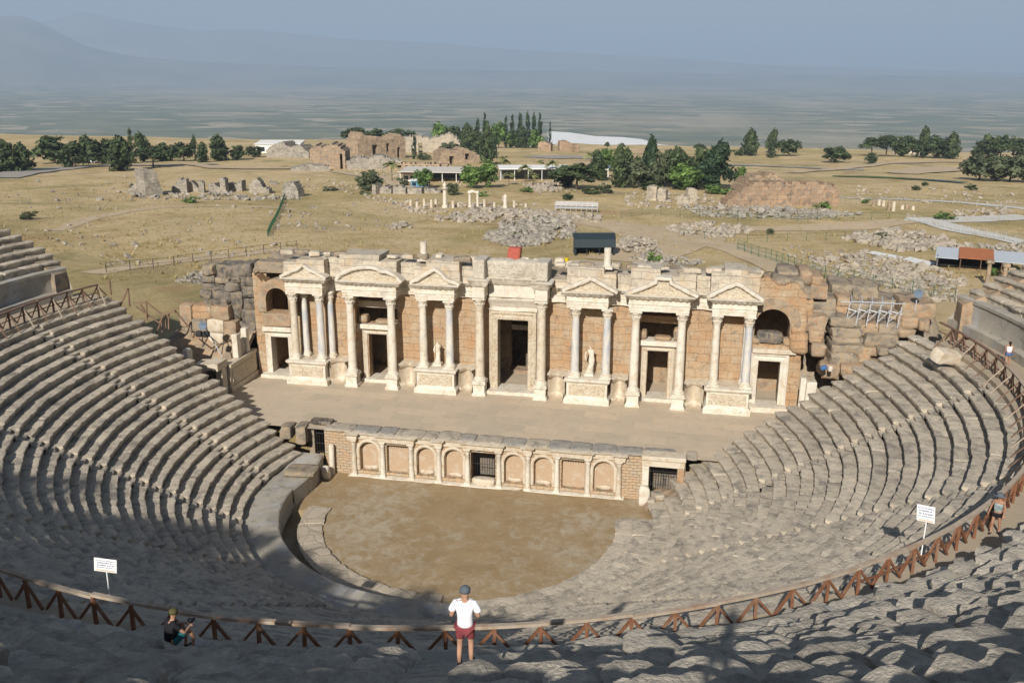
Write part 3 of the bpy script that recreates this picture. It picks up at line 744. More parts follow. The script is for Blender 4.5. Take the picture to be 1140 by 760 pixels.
def arch_ring(name, xc, zc, r, w, yf, yb, m, parent, sill=None, n=15, gap=True):
    """half ring of wedge stones over an arched opening (and its straight sides down to sill)"""
    A = []
    if sill is not None: A += [(-1, 0, z) for z in np.linspace(sill, zc, 4)[:-1]]
    A += [(-math.cos(t), math.sin(t), zc) for t in np.linspace(0, math.pi, n*2+1)]
    if sill is not None: A += [(1, 0, z) for z in np.linspace(zc, sill, 4)[1:]]
    V = []
    for i, (c, s, z) in enumerate(A):
        j = .0 if i % 2 else .02
        for rr, y in ((r, yb), (r, yf+j), (r+w*.5, yf-.03+j), (r+w+.03*(i % 3 == 0), yf+j), (r+w, yb)): V.append((xc+c*rr, y, z+s*rr))
    F = [(i*5+j, i*5+j+1, (i+1)*5+j+1, (i+1)*5+j) for i in range(len(A)-1) for j in range(4)]+[(0, 1, 2, 3, 4), tuple((len(A)-1)*5+j for j in range(5))[::-1]]
    return mesh(name, V, [f[::-1] for f in F], m, parent, angle=25)

def column(parent, x, y, z0, zcap, rad, m, pedestal=None, seed=0, label=None):
    """shaft with entasis; base, leafy capital and (for the free columns) a moulded pedestal are its sub-parts"""
    zb = z0
    c = MB(); zs = zb+.42; ze = zcap-.78; n = 14
    c.lathe([(rad*(1.06-.2*(i/n)**1.4), zs+(ze-zs)*i/n) for i in range(n+1)], (x, y, 0), 20)
    col = c.build('column', m, parent, angle=60, disp=.018, dsc=2.1, seed=seed)
    if label: col['label'] = label
    b = MB(); b.box(x-rad*1.45, x+rad*1.45, y-rad*1.45, y+rad*1.45, zb, zb+.14, .02)
    b.lathe([(rad*1.38, zb+.14), (rad*1.46, zb+.2), (rad*1.36, zb+.27), (rad*1.16, zb+.3), (rad*1.22, zb+.36), (rad*1.06, zb+.44)], (x, y, 0), 20)
    b.build('column_base', M['white'], col, angle=35, disp=.012, dsc=3, seed=seed)
    k = MB(); z = ze
    prof = [(rad*.86, z), (rad*.98, z+.03), (rad*.9, z+.06), (rad*1.08, z+.22), (rad*1.2, z+.3), (rad*1.02, z+.34), (rad*1.2, z+.5), (rad*1.42, z+.6), (rad*1.2, z+.66)]
    V = []; nn = 16; ang = np.arange(nn)*2*math.pi/nn
    for i, (r_, zz) in enumerate(prof):
        f = 1+(.10 if i in (3, 4, 6, 7) else 0)*np.cos(ang*8+(math.pi if i in (6, 7) else 0)); V.append(np.stack([x+r_*f*np.cos(ang), y+r_*f*np.sin(ang), np.full(nn, zz)], -1))
    F = [(i*nn+j, i*nn+(j+1) % nn, (i+1)*nn+(j+1) % nn, (i+1)*nn+j) for i in range(len(prof)-1) for j in range(nn)]+[tuple(range(nn))[::-1], tuple((len(prof)-1)*nn+j for j in range(nn))]
    k.add(np.concatenate(V), F); k.box(x-rad*1.42, x+rad*1.42, y-rad*1.42, y+rad*1.42, z+.65, zcap, .03)
    k.build('capital', M['white'], col, angle=30, disp=.025, dsc=5, seed=seed)
    if pedestal:
        p = MB(); w = .46; z1 = pedestal; w2 = w*1.22
        p.add(*box_profile(x, y, [(w2, 0), (w2, .16), (w*1.05, .24), (w, .28), (w, z1-.24), (w*1.06, z1-.2), (w*1.2, z1-.12), (w*1.2, z1)]))
        p.build('pedestal', M['white'], col, angle=30, disp=.012, dsc=2.2, seed=seed)
    return col
def box_profile(x, y, prof, ry=None):
    V = []; 
    for w, z in prof:
        d = w if ry is None else w*ry
        V += [(x-w, y-d, z), (x+w, y-d, z), (x+w, y+d, z), (x-w, y+d, z)]
    F = [(i*4+j, i*4+(j+1) % 4, (i+1)*4+(j+1) % 4, (i+1)*4+j) for i in range(len(prof)-1) for j in range(4)]
    F += [(3, 2, 1, 0), tuple((len(prof)-1)*4+j for j in range(4))]
    return V, F
def podium(parent, x0, x1, yf, yb, seed):
    path = [(x0, yb), (x0, yf), (x1, yf), (x1, yb)]
    prof = [(.2, .0), (.2, .38), (.12, .46), (.04, .56), (0, .6), (0, 1.68), (.04, 1.72), (.14, 1.82), (.2, 1.9), (.2, 2.02), (.0, 2.06), (-.3, 2.06), (-.6, 2.05)]
    o = sweep('podium', path, prof, M['white'], parent, None, .3, .015, seed, 30)
    d = MB(); d.box(x0+.18, x1-.18, yf-.03, yf+.1, .68, 1.6, .03); d.build('relief_panel', M['relief'], o)
    d = MB(); d.box(x0+.3, x1-.3, yf+.45, yb, 1.4, 2.045, .02); d.build('podium_top', M['marble'], o, disp=.02, dsc=2)
    return o
def pediment(parent, x0, x1, zb, za, kind, yf, yb, seed):
    xc = (x0+x1)/2; n = 14
    if kind == 'tri': outer = [(x0, zb), (xc, za), (x1, zb)]
    else: outer = [(x0+(x1-x0)*i/n, zb+.12+(za-zb-.12)*math.sin(math.pi*i/n)**.8) for i in range(n+1)]; 
    if kind == 'seg': outer[0] = (x0, zb); outer[-1] = (x1, zb)
    if kind == 'broken': outer = [(x0, zb), (xc-.55, za-.32), (xc-.5, za), (xc+.5, za), (xc+.55, za-.32), (x1, zb)]
    P = []
    for i in range(len(outer)-1):
        a, b = np.array(outer[i]), np.array(outer[i+1]); m_ = max(2, int(np.linalg.norm(b-a)/.22))
        for j in range(m_): P.append(a+(b-a)*j/m_)
    P.append(np.array(outer[-1])); P = np.array(P); V = []
    for i, p in enumerate(P):
        a = P[max(i-1, 0)]; b = P[min(i+1, len(P)-1)]; t = (b-a)/np.linalg.norm(b-a); nn = np.array([-t[1], t[0]])
        dn = .12 if i % 2 else 0
        for o, y in ((-.22, yb), (-.24, yf+.3+dn), (-.12, yf+.2+dn*.6), (-.06, yf-.02), (.1, yf-.06), (.16, yf+.0), (.16, yb)):
            q = p+nn*o; V.append((q[0], y, q[1]))
    k = 7; F = [(i*k+j, (i+1)*k+j, (i+1)*k+j+1, i*k+j+1) for i in range(len(P)-1) for j in range(k-1)]+[(6, 5, 4, 3, 2, 1, 0), tuple((len(P)-1)*k+j for j in range(k))]
    V = np.array(V, float); V = V+.045*np.stack([vn(V, 1.6, seed+c, 3)+.8*vn(V, 4.5, seed+c+5, 2) for c in range(3)], -1); V[:, 2] -= np.clip(vn(V*np.array([1, .2, .2]), .9, seed+77, 2)-.2, 0, 1)*.5*(V[:, 2] > zb+.15)
    o = mesh('pediment', V, F, M['white'], parent, angle=35)
    t = MB(); t.prism([(a, b) for a, b in P[::2]][::-1]+[], yf+.32, yb-.1); t.build('tympanum', M['relief'], o)
    return o
def statue(name, label, x, y, z, h, lean, seed, base=True):
    o = thing(name, label, 'statue', (x, y, z)); mb = MB(); n = 18; ang = np.arange(n)*2*math.pi/n; rings = []
    prof = [(.0, .27, .21), (.06, .28, .22), (.2, .23, .18), (.35, .215, .17), (.5, .22, .165), (.6, .19, .14), (.68, .185, .135), (.78, .235, .15), (.84, .25, .145), (.88, .17, .11), (.90, .085, .08), (.94, .075, .075), (.985, .06, .06)]
    for u, rx, ry in prof:
        f = 1+.09*np.cos(ang*7+u*9)*(u < .6)+.05*np.cos(ang*3+u*14)
        sx = lean*math.sin(u*3.0)*.3; rings.append(np.stack([sx+rx*h*.5*f*np.cos(ang), ry*h*.5*f*np.sin(ang), np.full(n, u*h)], -1))
    F = [(i*n+j, i*n+(j+1) % n, (i+1)*n+(j+1) % n, (i+1)*n+j) for i in range(len(prof)-1) for j in range(n)]+[tuple(range(n))[::-1], tuple((len(prof)-1)*n+j for j in range(n))]
    V = np.concatenate(rings); V = V+.035*np.stack([vn(V, 4, seed+c, 3) for c in range(3)], -1); V[:, 2] += .24
    mesh('body', V, F, M['white'], o, angle=60)
    a = MB(); a.tube([(-.24*h*.5, -.02, .24+h*.8), (-.33*h*.5, -.06, .24+h*.62), (-.2*h*.5, -.2, .24+h*.5)], [.075, .065, .05], 8); a.build('broken_arm', M['white'], o, angle=60, disp=.02, dsc=5)
    b = MB(); b.add(*box_profile(0, 0, [(.38, 0), (.38, .08), (.33, .12), (.33, .2), (.36, .26)], .8)); b.build('plinth', M['white'], o, angle=30)
    return o

def stage_building():
    t = thing('stage_building', 'marble-columned Roman stage building with four columned podiums and three doorways', 'building', (0, 0, 0))
    W = 2.0
    # paving of the stage
    xs = np.linspace(-22.5, 23, 92); ys = np.linspace(-9.35, 7.9, 36)
    X, Y = np.meshgrid(xs, ys); P = np.stack([X, Y, 0*X], -1); Z = .035*vn(P, .8, 4, 3)
    V = np.stack([X, Y, Z], -1).reshape(-1, 3); nx = len(xs)
    tag(mesh('stage_floor', V, [(j*nx+i, j*nx+i+1, (j+1)*nx+i+1, (j+1)*nx+i) for j in range(len(ys)-1) for i in range(nx-1)], M['stage'], smooth=True), kind='structure')
    xs = np.linspace(-17, 17, 100); ys = np.linspace(-28.5, -9.2, 60); X, Y = np.meshgrid(xs, ys); r_, a_ = polar(X, Y); P = np.stack([X, Y, 0*X], -1)
    Z = -3.36+.05*vn(P, .6, 7, 3)+.035*sstep(4, 9, r_)-.55*sstep(10.75, 10.95, r_)*((a_ < -96) | (a_ > 174))
    keep = (r_ < 13.0)
    V = np.stack([X, Y, Z], -1).reshape(-1, 3); nx = len(xs)
    F = [(j*nx+i, j*nx+i+1, (j+1)*nx+i+1, (j+1)*nx+i) for j in range(len(ys)-1) for i in range(nx-1) if keep[j, i] and keep[j+1, i+1]]
    tag(mesh('orchestra_floor', V, F, M['earth'], smooth=True), kind='structure')
    # ---- back walls between the columned bays
    dl = lambda xc: (lambda x, z: abs(x-xc) < .86 and .3 < z < 4.15)
    def sd(xc):
        def f(x, z):
            if abs(x-xc) < .86 and z < 4.15: return True
            return abs(x-xc) < 1.75 and 5.0 < z < 7.6
        return f
    holed('wall', -15.6, -7.6, 0, 9.0, W, W+.8, M['orange'], t, sd(-11.62), .2, seed=1)
    holed('wall', -7.6, -2.0, 0, 9.0, W, W+.8, M['orange'], t, None, .25, seed=2)
    holed('wall', -2.0, 2.0, 0, 9.2, W-.2, W+.8, M['marble'], t, lambda x, z: abs(x) < 1.25 and z < 6.15, .22, seed=3)
    holed('wall', 2.0, 7.6, 0, 9.0, W, W+.8, M['orange'], t, None, .25, seed=4)
    holed('wall', 7.6, 15.6, 0, 9.0, W, W+.8, M['orange'], t, sd(11.62), .2, seed=5)
    # niche walls behind the two inner podiums' columns
    holed('wall', -18.9, -15.6, 0, 9.0, W, W+.7, M['orange'], t, None, .3, seed=6)
    holed('wall', 15.6, 18.7, 0, 9.0, W, W+.7, M['orange'], t, None, .3, seed=7)
    # end bays: doorway below, arched window above
    def eb(xc, dw, dz, r_, zs, z0_):
        def f(x, z):
            if abs(x-xc) < dw and z < dz: return True
            if abs(x-xc) < r_ and z0_ < z <= zs: return True
            return z > zs and math.hypot(x-xc, z-zs) < r_
        return f
    holed('wall', -22.3, -18.9, 0, 9.1, 1.6, 2.7, M['orange'], t, eb(-20.2, .8, 3.5, 1.0, 6.75, 5.55), .1, top=lambda x: 8.2+.5*math.sin(x*2.2)+.25*(int(x*1.4) % 2), seed=8)
    holed('wall', 18.7, 22.4, 0, 10.6, 1.6, 2.7, M['orange'], t, eb(20.1, .85, 4.0, 1.3, 6.8, 5.25), .1, top=lambda x: 10.2-.35*max(0, x-20.5)+.3*math.sin(x*3), seed=9)
    frame_rect('door_frame', -20.98, -19.42, .3, 3.5, .5, 1.5, 2.4, M['white'], t)
    frame_rect('door_frame', 19.27, 20.93, .5, 4.0, .6, 1.45, 2.4, M['white'], t)
    for xc, z in ((-20.2, .3), (20.1, .45)):
        b = MB(); b.box(xc-1.55, xc+1.55, .7, 2.6, 0, z, .03); b.build('threshold', M['white'], t, disp=.02, dsc=2)
    arch_ring('arch', -20.2, 6.75, 1.0, .75, 1.5, 2.6, M['ruin_tan'], t, 5.6)
    arch_ring('arch', 20.1, 6.8, 1.3, .8, 1.5, 2.6, M['ruin_tan'], t, 5.4)
    b = MB(); b.box(-21.6, -18.95, 1.2, 2.8, 4.0, 4.4, .05); b.build('cornice', M['white'], t, disp=.05, dsc=1.6)
    b = MB(); b.box(-21.5, -18.95, 1.25, 2.8, 4.45, 5.55, .08); b.build('sill', M['ruin_tan'], t, disp=.12, dsc=1.1)
    b = MB(); b.box(18.75, 22, 1.2, 2.7, 4.6, 5.0, .06); b.build('cornice', M['marble'], t, disp=.1, dsc=1.1)
    for i, (xc, zc, sx, sz) in enumerate([(20.0, 5.3, 1.9, .95), (18.95, 5.25, .7, .5), (21.4, 5.2, .8, .6)]):
        V, F = rockV(sx, 1.1, sz, 60+i); mesh('fallen_block', xf(V, (xc, 2.0, zc)), F, M['ruin_dark'] if i == 0 else M['ruin_tan'], t, angle=50)
    # side doorways
    for xc, s_ in ((-11.62, 0), (11.62, 1)):
        frame_rect('door_frame', xc-.86, xc+.86, .3, 4.15, .42, W-.12, W+.9, M['marble'], t)
        b = MB(); b.box(xc-1.5, xc+1.5, W-.45, W+.9, 4.6, 5.0, .05); b.build('cornice', M['white'], t, disp=.04, dsc=1.4)
        b = MB(); b.box(xc-1.35, xc+1.35, W-.6, W+1.2, 0.0, .3, .03); b.build('threshold', M['white'], t, disp=.02, dsc=2)
        b = MB(); b.box(xc-1.9, xc+1.9, W+.5, W+1.1, 6.25, 6.85, .05); b.build('beam', M['marble'] if s_ == 0 else M['orange'], t, disp=.05, dsc=1.2)
        for i, (dx, sx, sz) in enumerate(([(-1.2, .8, .7), (.6, 1.5, .35)] if s_ == 0 else [(-1.4, .9, .75), (1.5, .8, 1.1), (.3, 1.3, .3)])):
            V, F = rockV(sx, .9, sz, 80+i+5*s_); mesh('fallen_block', xf(V, (xc+dx, W+.3, 5.0)), F, M['ruin_tan'], t, angle=50)
    # the middle doorway
    frame_rect('door_frame', -1.25, 1.25, .3, 6.12, .66, W-.5, W+.6, M['relief'], t)
    b = MB(); b.box(-1.95, 1.95, .6, W+.7, 0, .3, .03); b.build('threshold', M['white'], t, disp=.02, dsc=2)
    sweep('cornice', [(-1.95, 1.5), (1.95, 1.5)], [(0, 6.85), (0, 7.2), (.05, 7.25), (.1, 7.45), (.32, 7.6), (.36, 7.85), (0, 7.95)], M['white'], t, 2.2, .3, .03, 12, 40, (4,))
    b = MB(); b.box(-1.95, 1.95, 1.35, 2.2, 7.97, 9.0, .05); b.build('architrave', M['white'], t, disp=.04, dsc=1.1)
    sweep('cornice', [(-3.0, 1.6), (-3.0, .05), (-2.0, .05), (-2.0, 1.25), (2.0, 1.25), (2.0, .05), (3.0, .05), (3.0, 1.6)], [(0, 9.02), (.08, 9.1), (.3, 9.3), (.36, 9.45), (.36, 9.6), (0, 9.66)], M['white'], t, 2.2, .2, .04, 13, 40, (2, 3))
    sweep('inscribed_frieze', [(-2.0, 1.2), (2.0, 1.2)], [(0, 9.67), (.0, 9.7), (.12, 9.9), (.05, 10.2), (.14, 10.6), (.08, 10.85), (0, 10.95)], M['relief_pale'], t, 2.4, .12, .09, 14, 60)
    for sx in (-1, 1):
        # tall block over each of the two middle columns
        b = MB(); b.box(2.0 if sx > 0 else -3.0, 3.0 if sx > 0 else -2.0, .08, 2.2, 8.12, 9.0, .04); b.build('architrave', M['white'], t, disp=.03, dsc=1.5)
        b = MB(); b.box(2.03 if sx > 0 else -2.97, 2.97 if sx > 0 else -2.03, .15, 2.3, 9.68, 11.15, .06); b.build('attic_block', M['relief_pale'], t, disp=.05, dsc=1.8)
    # ---- the columned podiums
    pods = [(-18.95, -15.37, ((-18.3, 'marble'), (-16.0, 'veined')), 'tri'), (-7.87, -4.32, ((-7.2, 'white'), (-5.0, 'veined')), 'tri'),
            (4.45, 8.05, ((5.2, 'veined'), (7.65, 'veined')), 'tri'), (15.3, 18.87, ((15.95, 'white'), (18.35, 'veined')), 'tri')]
    for i, (a, b_, cols, kd) in enumerate(pods):
        podium(t, a+.2, b_-.2, -.05, W, 30+i)
        for x, mm in cols:
            column(t, x, .55, 2.06, 7.72, .31, M[mm], None, 40+i)
        for x, mm in cols:
            if i == 0 or x == 18.35:
                column(t, x+(.55 if x < 0 else -.1), 1.5, 2.06, 7.72, .26, M['veined'], None, 50+i)
    for x in (-13.35, -9.85, 9.85, 13.35): column(t, x, .5, 1.1, 7.72, .34, M['white'], 1.1, int(60+x))
    for x in (-2.5, 2.5): column(t, x, .5, 1.12, 8.1, .36, M['marble'], 1.12, int(60+x))
    # curved dados between podiums and columns
    def cdado(xa, xb, seed):
        n = 9; path = []
        for i in range(n+1):
            u = i/n; path.append((xa+(xb-xa)*u, .5+.85*math.sin(math.pi*u)))
        return sweep('curved_dado', path, [(.16, .0), (.16, .22), (.05, .34), (0, .4), (0, 1.62), (.05, 1.7), (.16, 1.82), (.18, 2.0), (-.1, 2.06)], M['marble'], t, W+.05, .3, .02, seed, 30)
    cdado(-15.4, -13.85, 1); cdado(-9.35, -7.9, 2); cdado(-4.3, -3.05, 3); cdado(3.05, 4.45, 4); cdado(8.1, 9.35, 5); cdado(13.85, 15.3, 6)
    # ---- entablature: it steps forward over every pair of columns
    prof = [(0, 7.74), (0, 7.98), (.03, 8.0), (.03, 8.24), (.08, 8.3), (.02, 8.36), (.02, 8.62), (.1, 8.68), (.36, 8.78), (.42, 8.88), (.42, 8.98), (.1, 9.04)]
    f, rc = .18, 1.55
    path = [(-18.75, W), (-18.75, f), (-15.55, f), (-15.55, rc), (-14.7, rc+.22), (-13.85, rc), (-13.85, f), (-9.3, f), (-9.3, rc), (-8.5, rc+.22), (-7.68, rc), (-7.68, f), (-4.5, f), (-4.5, rc), (-3.75, rc+.2), (-3.05, rc)]
    sweep('entablature', path, prof, M['white'], t, W+.1, .2, .02, 21, 35, (8, 9))
    sweep('entablature', [(-x, y) for x, y in path[::-1]], prof, M['white'], t, W+.1, .2, .02, 22, 35, (8, 9))
    pediment(t, -19.1, -15.2, 9.02, 10.05, 'tri', .1, 1.0, 1); pediment(t, -14.3, -8.85, 9.02, 10.12, 'seg', .1, 1.1, 2); pediment(t, -8.05, -4.1, 9.02, 10.2, 'tri', .1, 1.0, 3)
    pediment(t, 4.2, 8.35, 9.02, 10.1, 'tri', .1, 1.0, 4); pediment(t, 9.2, 14.4, 9.02, 10.3, 'broken', .1, 1.1, 5); pediment(t, 15.1, 19.15, 9.02, 10.25, 'tri', .1, 1.0, 6)
    # ---- attic courses behind the pediments
    def attic(x0, x1, yf, zt, seed, m='attic'):
        rs = np.random.RandomState(seed)
        nc = max(1, int((x1-x0)/1.1)); cuts = x0+(np.arange(1, nc)+rs.uniform(-.25, .25, nc-1))*(x1-x0)/nc; hs = np.where(rs.rand(nc+1) < .35, rs.uniform(-.75, -.3, nc+1), rs.uniform(-.15, .08, nc+1))
        holed('attic_wall', x0, x1, 8.95, zt+.25, yf, 3.4, M[m], t, None, .24, top=lambda x: zt+hs[int(np.searchsorted(cuts, x))], disp=.11, seed=seed)
    attic(-19.1, -15.5, .75, 10.95, 1); attic(-15.5, -14.2, 1.7, 10.5, 2); attic(-14.2, -9.4, .85, 11.0, 3); attic(-9.4, -7.9, 1.8, 10.3, 4); attic(-7.9, -4.2, .8, 10.8, 5)
    attic(-4.2, -3.0, 1.5, 10.5, 6); attic(3.0, 4.4, 1.5, 10.3, 7); attic(4.4, 8.2, .8, 10.8, 8); attic(8.2, 9.3, 1.8, 10.6, 9); attic(9.3, 14.2, .9, 10.9, 10); attic(14.2, 15.3, 1.6, 10.9, 11); attic(15.3, 18.9, .7, 11.15, 12)
    rs3 = np.random.RandomState(12)
    for i in range(34):   # loose and broken blocks left along the top of the attic
        x = -18.7+37.2*i/33+rs3.uniform(-.4, .4)
        if abs(x) < 3.2: continue
        V, F = rockV(rs3.uniform(.5, 1.3), rs3.uniform(.5, .9), rs3.uniform(.22, .5), 700+i, 5, 7, .3); mesh('attic_block', xf(V, (x, rs3.uniform(1.4, 2.4), 10.45+rs3.uniform(0, .25)), rs3.uniform(-.5, .5)), F, M[('attic', 'ruin', 'marble')[i % 3]], t, angle=45)
    # ---- rooms behind: rear wall, cross walls and the rubble-topped vault
    holed('rear_wall', -22.5, 22.8, 0, 9, 6.4, 7.6, M['ruin_tan'], t, lambda x, z: (abs(x) < 1.1 and .2 < z < 4.0) or (abs(x+11.6) < .7 and 3.0 < z < 4.2), .3, seed=31)
    b = MB(); b.box(-2.2, 2.2, 10.5, 11, -1, 6, 0); b.box(-2.6, -2.2, 7.62, 11, -1, 6, 0); b.box(2.2, 2.6, 7.62, 11, -1, 6, 0); b.box(-2.6, 2.6, 7.62, 11, 6.02, 6.4, 0); b.build('dark_backing_box', M['ruin_dark'], t)  # closed box in dark stone colour, added so the middle doorway looks dark
    b = MB(); b.box(-1.0, 1.3, 6.0, 6.45, 4.05, 4.5, .05); b.build('lintel', M['white'], t, disp=.04)
    for x in (-22.0, -15.5, -5.2, 5.2, 15.5, 22.2):
        b = MB(); b.box(x-.4, x+.4, 2.75, 6.45, 0, 8.9, .03); b.build('cross_wall', M['orange'], t)
    xs = np.linspace(-22.5, 22.8, 120); ys = np.linspace(2.5, 8.2, 16); X, Y = np.meshgrid(xs, ys); P = np.stack([X, Y, 0*X], -1)
    Z = 9.6+.45*vn(P, .7, 41, 3)+.25*vn(P, 2.3, 42, 2)
    nx = len(xs); V = np.concatenate([np.stack([X, Y, Z], -1).reshape(-1, 3), np.stack([X, Y, 0*X+8.8], -1).reshape(-1, 3)]); N = nx*len(ys)
    F = [(j*nx+i, j*nx+i+1, (j+1)*nx+i+1, (j+1)*nx+i) for j in range(len(ys)-1) for i in range(nx-1)]
    F = F+[tuple(N+q for q in f[::-1]) for f in F]
    for i in range(nx-1):
        F.append((N+i, N+i+1, i+1, i)); b0 = (len(ys)-1)*nx; F.append((b0+i, b0+i+1, N+b0+i+1, N+b0+i))
    mesh('vault', V, F, M['ruin'], t, angle=50)
    # ---- things standing on it
    statue('statue', 'headless draped marble statue between columns of the podium left of the middle door', -6.15, 1.0, 2.06, 1.75, .1, 1)
    statue('statue', 'leaning draped marble statue between blue-veined columns right of the middle door', 6.3, 1.0, 2.06, 2.15, .6, 2)
    for i, (x, h, lb) in enumerate([(-7.35, 1.5, 'short marble column stump standing on the attic above the headless statue'), (7.4, 1.6, 'short marble column stump standing on the attic in front of the dark shed')]):
        s = thing('column_stump', lb, 'column', (x, 1.7, 10.62))
        b = MB(); b.lathe([(.3, .22), (.28, .8), (.265, h)], (0, 0, 0), 16); b.build('shaft', M['white'], s, angle=50, disp=.02, dsc=3)
        b = MB(); b.box(-.45, .45, -.45, .45, 0, .12, .02); b.lathe([(.42, .12), (.42, .2), (.34, .25)], (0, 0, 0), 16); b.build('column_base', M['white'], s, angle=40)
def proscenium():
    t = thing('proscenium_wall', 'low stage-front wall with half columns, arched niches and a gated middle door', 'wall', (0, -9.3, 0))
    W = -9.3; X = [1.146, 3.262, 5.335, 7.508, 9.7]
    mt = lambda o: (setattr(o, 'matrix_parent_inverse', Matrix.Translation((0, 9.3, 0))), o)[1]
    bays = [(-9.7, -7.508, 'a'), (-7.508, -5.335, 'r'), (-5.335, -3.262, 'a'), (-3.262, -1.146, 'a'), (-1.146, 1.146, 'd'), (1.146, 3.262, 'a'), (3.262, 5.335, 'a'), (5.335, 7.508, 'r'), (7.508, 9.7, 'a')]
    def hole(x, z):
        for a, b, k in bays:
            if a <= x < b:
                xc = (a+b)/2; w = (b-a)/2-.36
                if k == 'a': return (abs(x-xc) < w and -3.0 < z < -1.45) or (z >= -1.45 and math.hypot(x-xc, z+1.45) < w)
                if k == 'r': return abs(x-xc) < w+.08 and -3.0 < z < -.82
                return abs(x-xc) < w+.1 and z < -.85
        return 11.78 < x < 13.65 and -3.2 < z < -.62
    mt(holed('wall', -12.0, 14.2, -3.45, -.02, W, W+.9, M['prosc'], t, hole, .09, disp=.02, seed=3))
    for a, b, k in bays:
        xc = (a+b)/2; w = (b-a)/2-.36
        if k == 'a':
            p = MB(); p.box(xc-w-.1, xc+w+.1, W+.48, W+.8, -3.05, -.55, .02); mt(p.build('niche', M['niche'], t, disp=.03, dsc=1.5, seed=int(xc*9)))
            mt(arch_ring('arch', xc, -1.45, w, .2, W-.05, W+.5, M['marble'], t, -2.95, 8))
            V, F = rockV(w*1.5, .22, .3+.22*((int(xc*7) % 3)/2), int(xc*5)+40, 5, 3, .35); mt(mesh('carving_remnant', xf(V, (xc, W+.42, -3.03)), F, M['marble'], t, angle=60))
        elif k == 'r':
            p = MB(); p.box(xc-w-.1, xc+w+.1, W+.4, W+.8, -3.05, -1.12, .02); mt(p.build('niche', M['niche'], t, disp=.03, dsc=1.5, seed=int(xc*9)))
            g = MB()
            for i in range(9): g.tube([(xc-w+i*w/4, W+.35, -1.15), (xc-w+i*w/4, W+.35, -.8)], .014, 5)
            g.tube([(xc-w-.1, W+.35, -.95), (xc+w+.1, W+.35, -.95)], .014, 5); mt(g.build('grille', M['iron'], t))
        else:
            g = MB()
            for i in range(9): g.tube([(xc-.72+i*.18, W+.5, -3.0), (xc-.72+i*.18, W+.5, -.9)], .016, 5)
            for z in (-2.9, -1.9, -.95): g.tube([(xc-.76, W+.5, z), (xc+.76, W+.5, z)], .02, 5)
            mt(g.build('gate', M['iron'], t))
            p = MB(); V, F = rockV(1.7, .7, .5, 88); mt(mesh('step', xf(V, (xc, W+.15, -3.35)), F, M['marble'], t, angle=50))
    for x in [-v for v in X[::-1]]+X:
        p = MB(); y = W-.12
        p.add(*box_profile(x, y, [(.27, -3.42), (.27, -3.28), (.2, -3.2), (.2, -3.12)]))
        p.lathe([(.2, -3.12), (.19, -3.0), (.175, -2), (.155, -.92), (.17, -.9), (.155, -.86), (.2, -.72), (.24, -.62)], (x, y, 0), 14)
        p.box(x-.25, x+.25, y-.25, y+.25, -.63, -.52, .02)
        c = mt(p.build('column', M['white'] if abs(x) < 9 else M['marble'], t, angle=40, disp=.02, dsc=3, seed=int(x*3)))
    f, rc = W-.38, W-.08; path = [(-10.1, rc+.1), (-10.1, f), (-9.4, f), (-9.4, rc), (-7.8, rc), (-7.8, f), (-5.05, f), (-5.05, rc), (-3.55, rc), (-3.55, f), (-2.97, f), (-2.97, rc), (-1.45, rc), (-1.45, f)]
    path = path+[(-x, y) for x, y in path[::-1]]
    mt(sweep('entablature', path, [(0, -.5), (0, -.36), (.03, -.35), (.03, -.2), (.1, -.14), (.18, -.06), (.2, .02), (.0, .05)], M['marble'], t, W+.95, .2, .02, 5, 30))
    mt(sweep('plinth', [(-10.1, W-.05), (10.1, W-.05)], [(.42, -3.45), (.42, -3.36), (.38, -3.3), (.3, -3.28), (0, -3.27)], M['white'], t, W+.2, .4, .03, 6, 30))
    rs = np.random.RandomState(4); x = -12.0
    while x < 14:
        w = rs.uniform(1.0, 2.3); V, F = rockV(min(w, 14.2-x)-.03, 1.3+rs.uniform(0, .3), .17, int(x*7)+100, 4, 8, .25)
        mt(mesh('coping_slab', xf(V, (x+w/2, W+.45+rs.uniform(-.1, .05), -.03)), F, M['coping'] if rs.rand() < .55 else M['seat'], t, angle=40)); x += w
    # passage doorway at the sunny end
    b = MB(); b.box(11.25, 14.15, W-.5, W+.5, -.6, -.12, .03); b.box(11.2, 14.2, W-.6, W+.5, -.11, .2, .05); mt(b.build('lintel', M['marble'], t, disp=.04, dsc=1.6))
    b = MB(); b.box(11.3, 11.75, W-.45, W+.5, -3.0, -.62, .03); mt(b.build('door_jamb', M['white'], t, disp=.04, dsc=1.5))
    b = MB(); b.box(13.66, 14.15, W-.45, W+.5, -3.0, -.62, .03); mt(b.build('door_jamb', M['ruin_tan'], t, disp=.06, dsc=1.5))
    g = MB()
    for i in range(11): g.tube([(11.85+i*.175, W+.2, -3), (11.85+i*.175, W+.2, -.62)], .015, 5)
    for z in (-1.2, -2.2): g.tube([(11.75, W+.2, z), (13.7, W+.2, z)], .02, 5)
    mt(g.build('gate', M['iron'], t))
    h = thing('rubble_heap', 'heap of broken blocks lying in the doorway at the sunny end of the stage front', 'rubble heap', (12.6, W-.9, -3.4)); rs2 = np.random.RandomState(8)
    for i in range(13):
        V, F = rockV(rs2.uniform(.5, 1.1), rs2.uniform(.4, .8), rs2.uniform(.3, .55), 31+i, 5, 8, .25); mesh('stone_block', xf(V, (rs2.uniform(-.9, 1.1), rs2.uniform(-.7, 1.0), .0 if i < 7 else .4), rs2.uniform(0, 3), rs2.uniform(-.2, .2)), F, M['seat'] if i % 3 else M['ruin_tan'], h, angle=45)
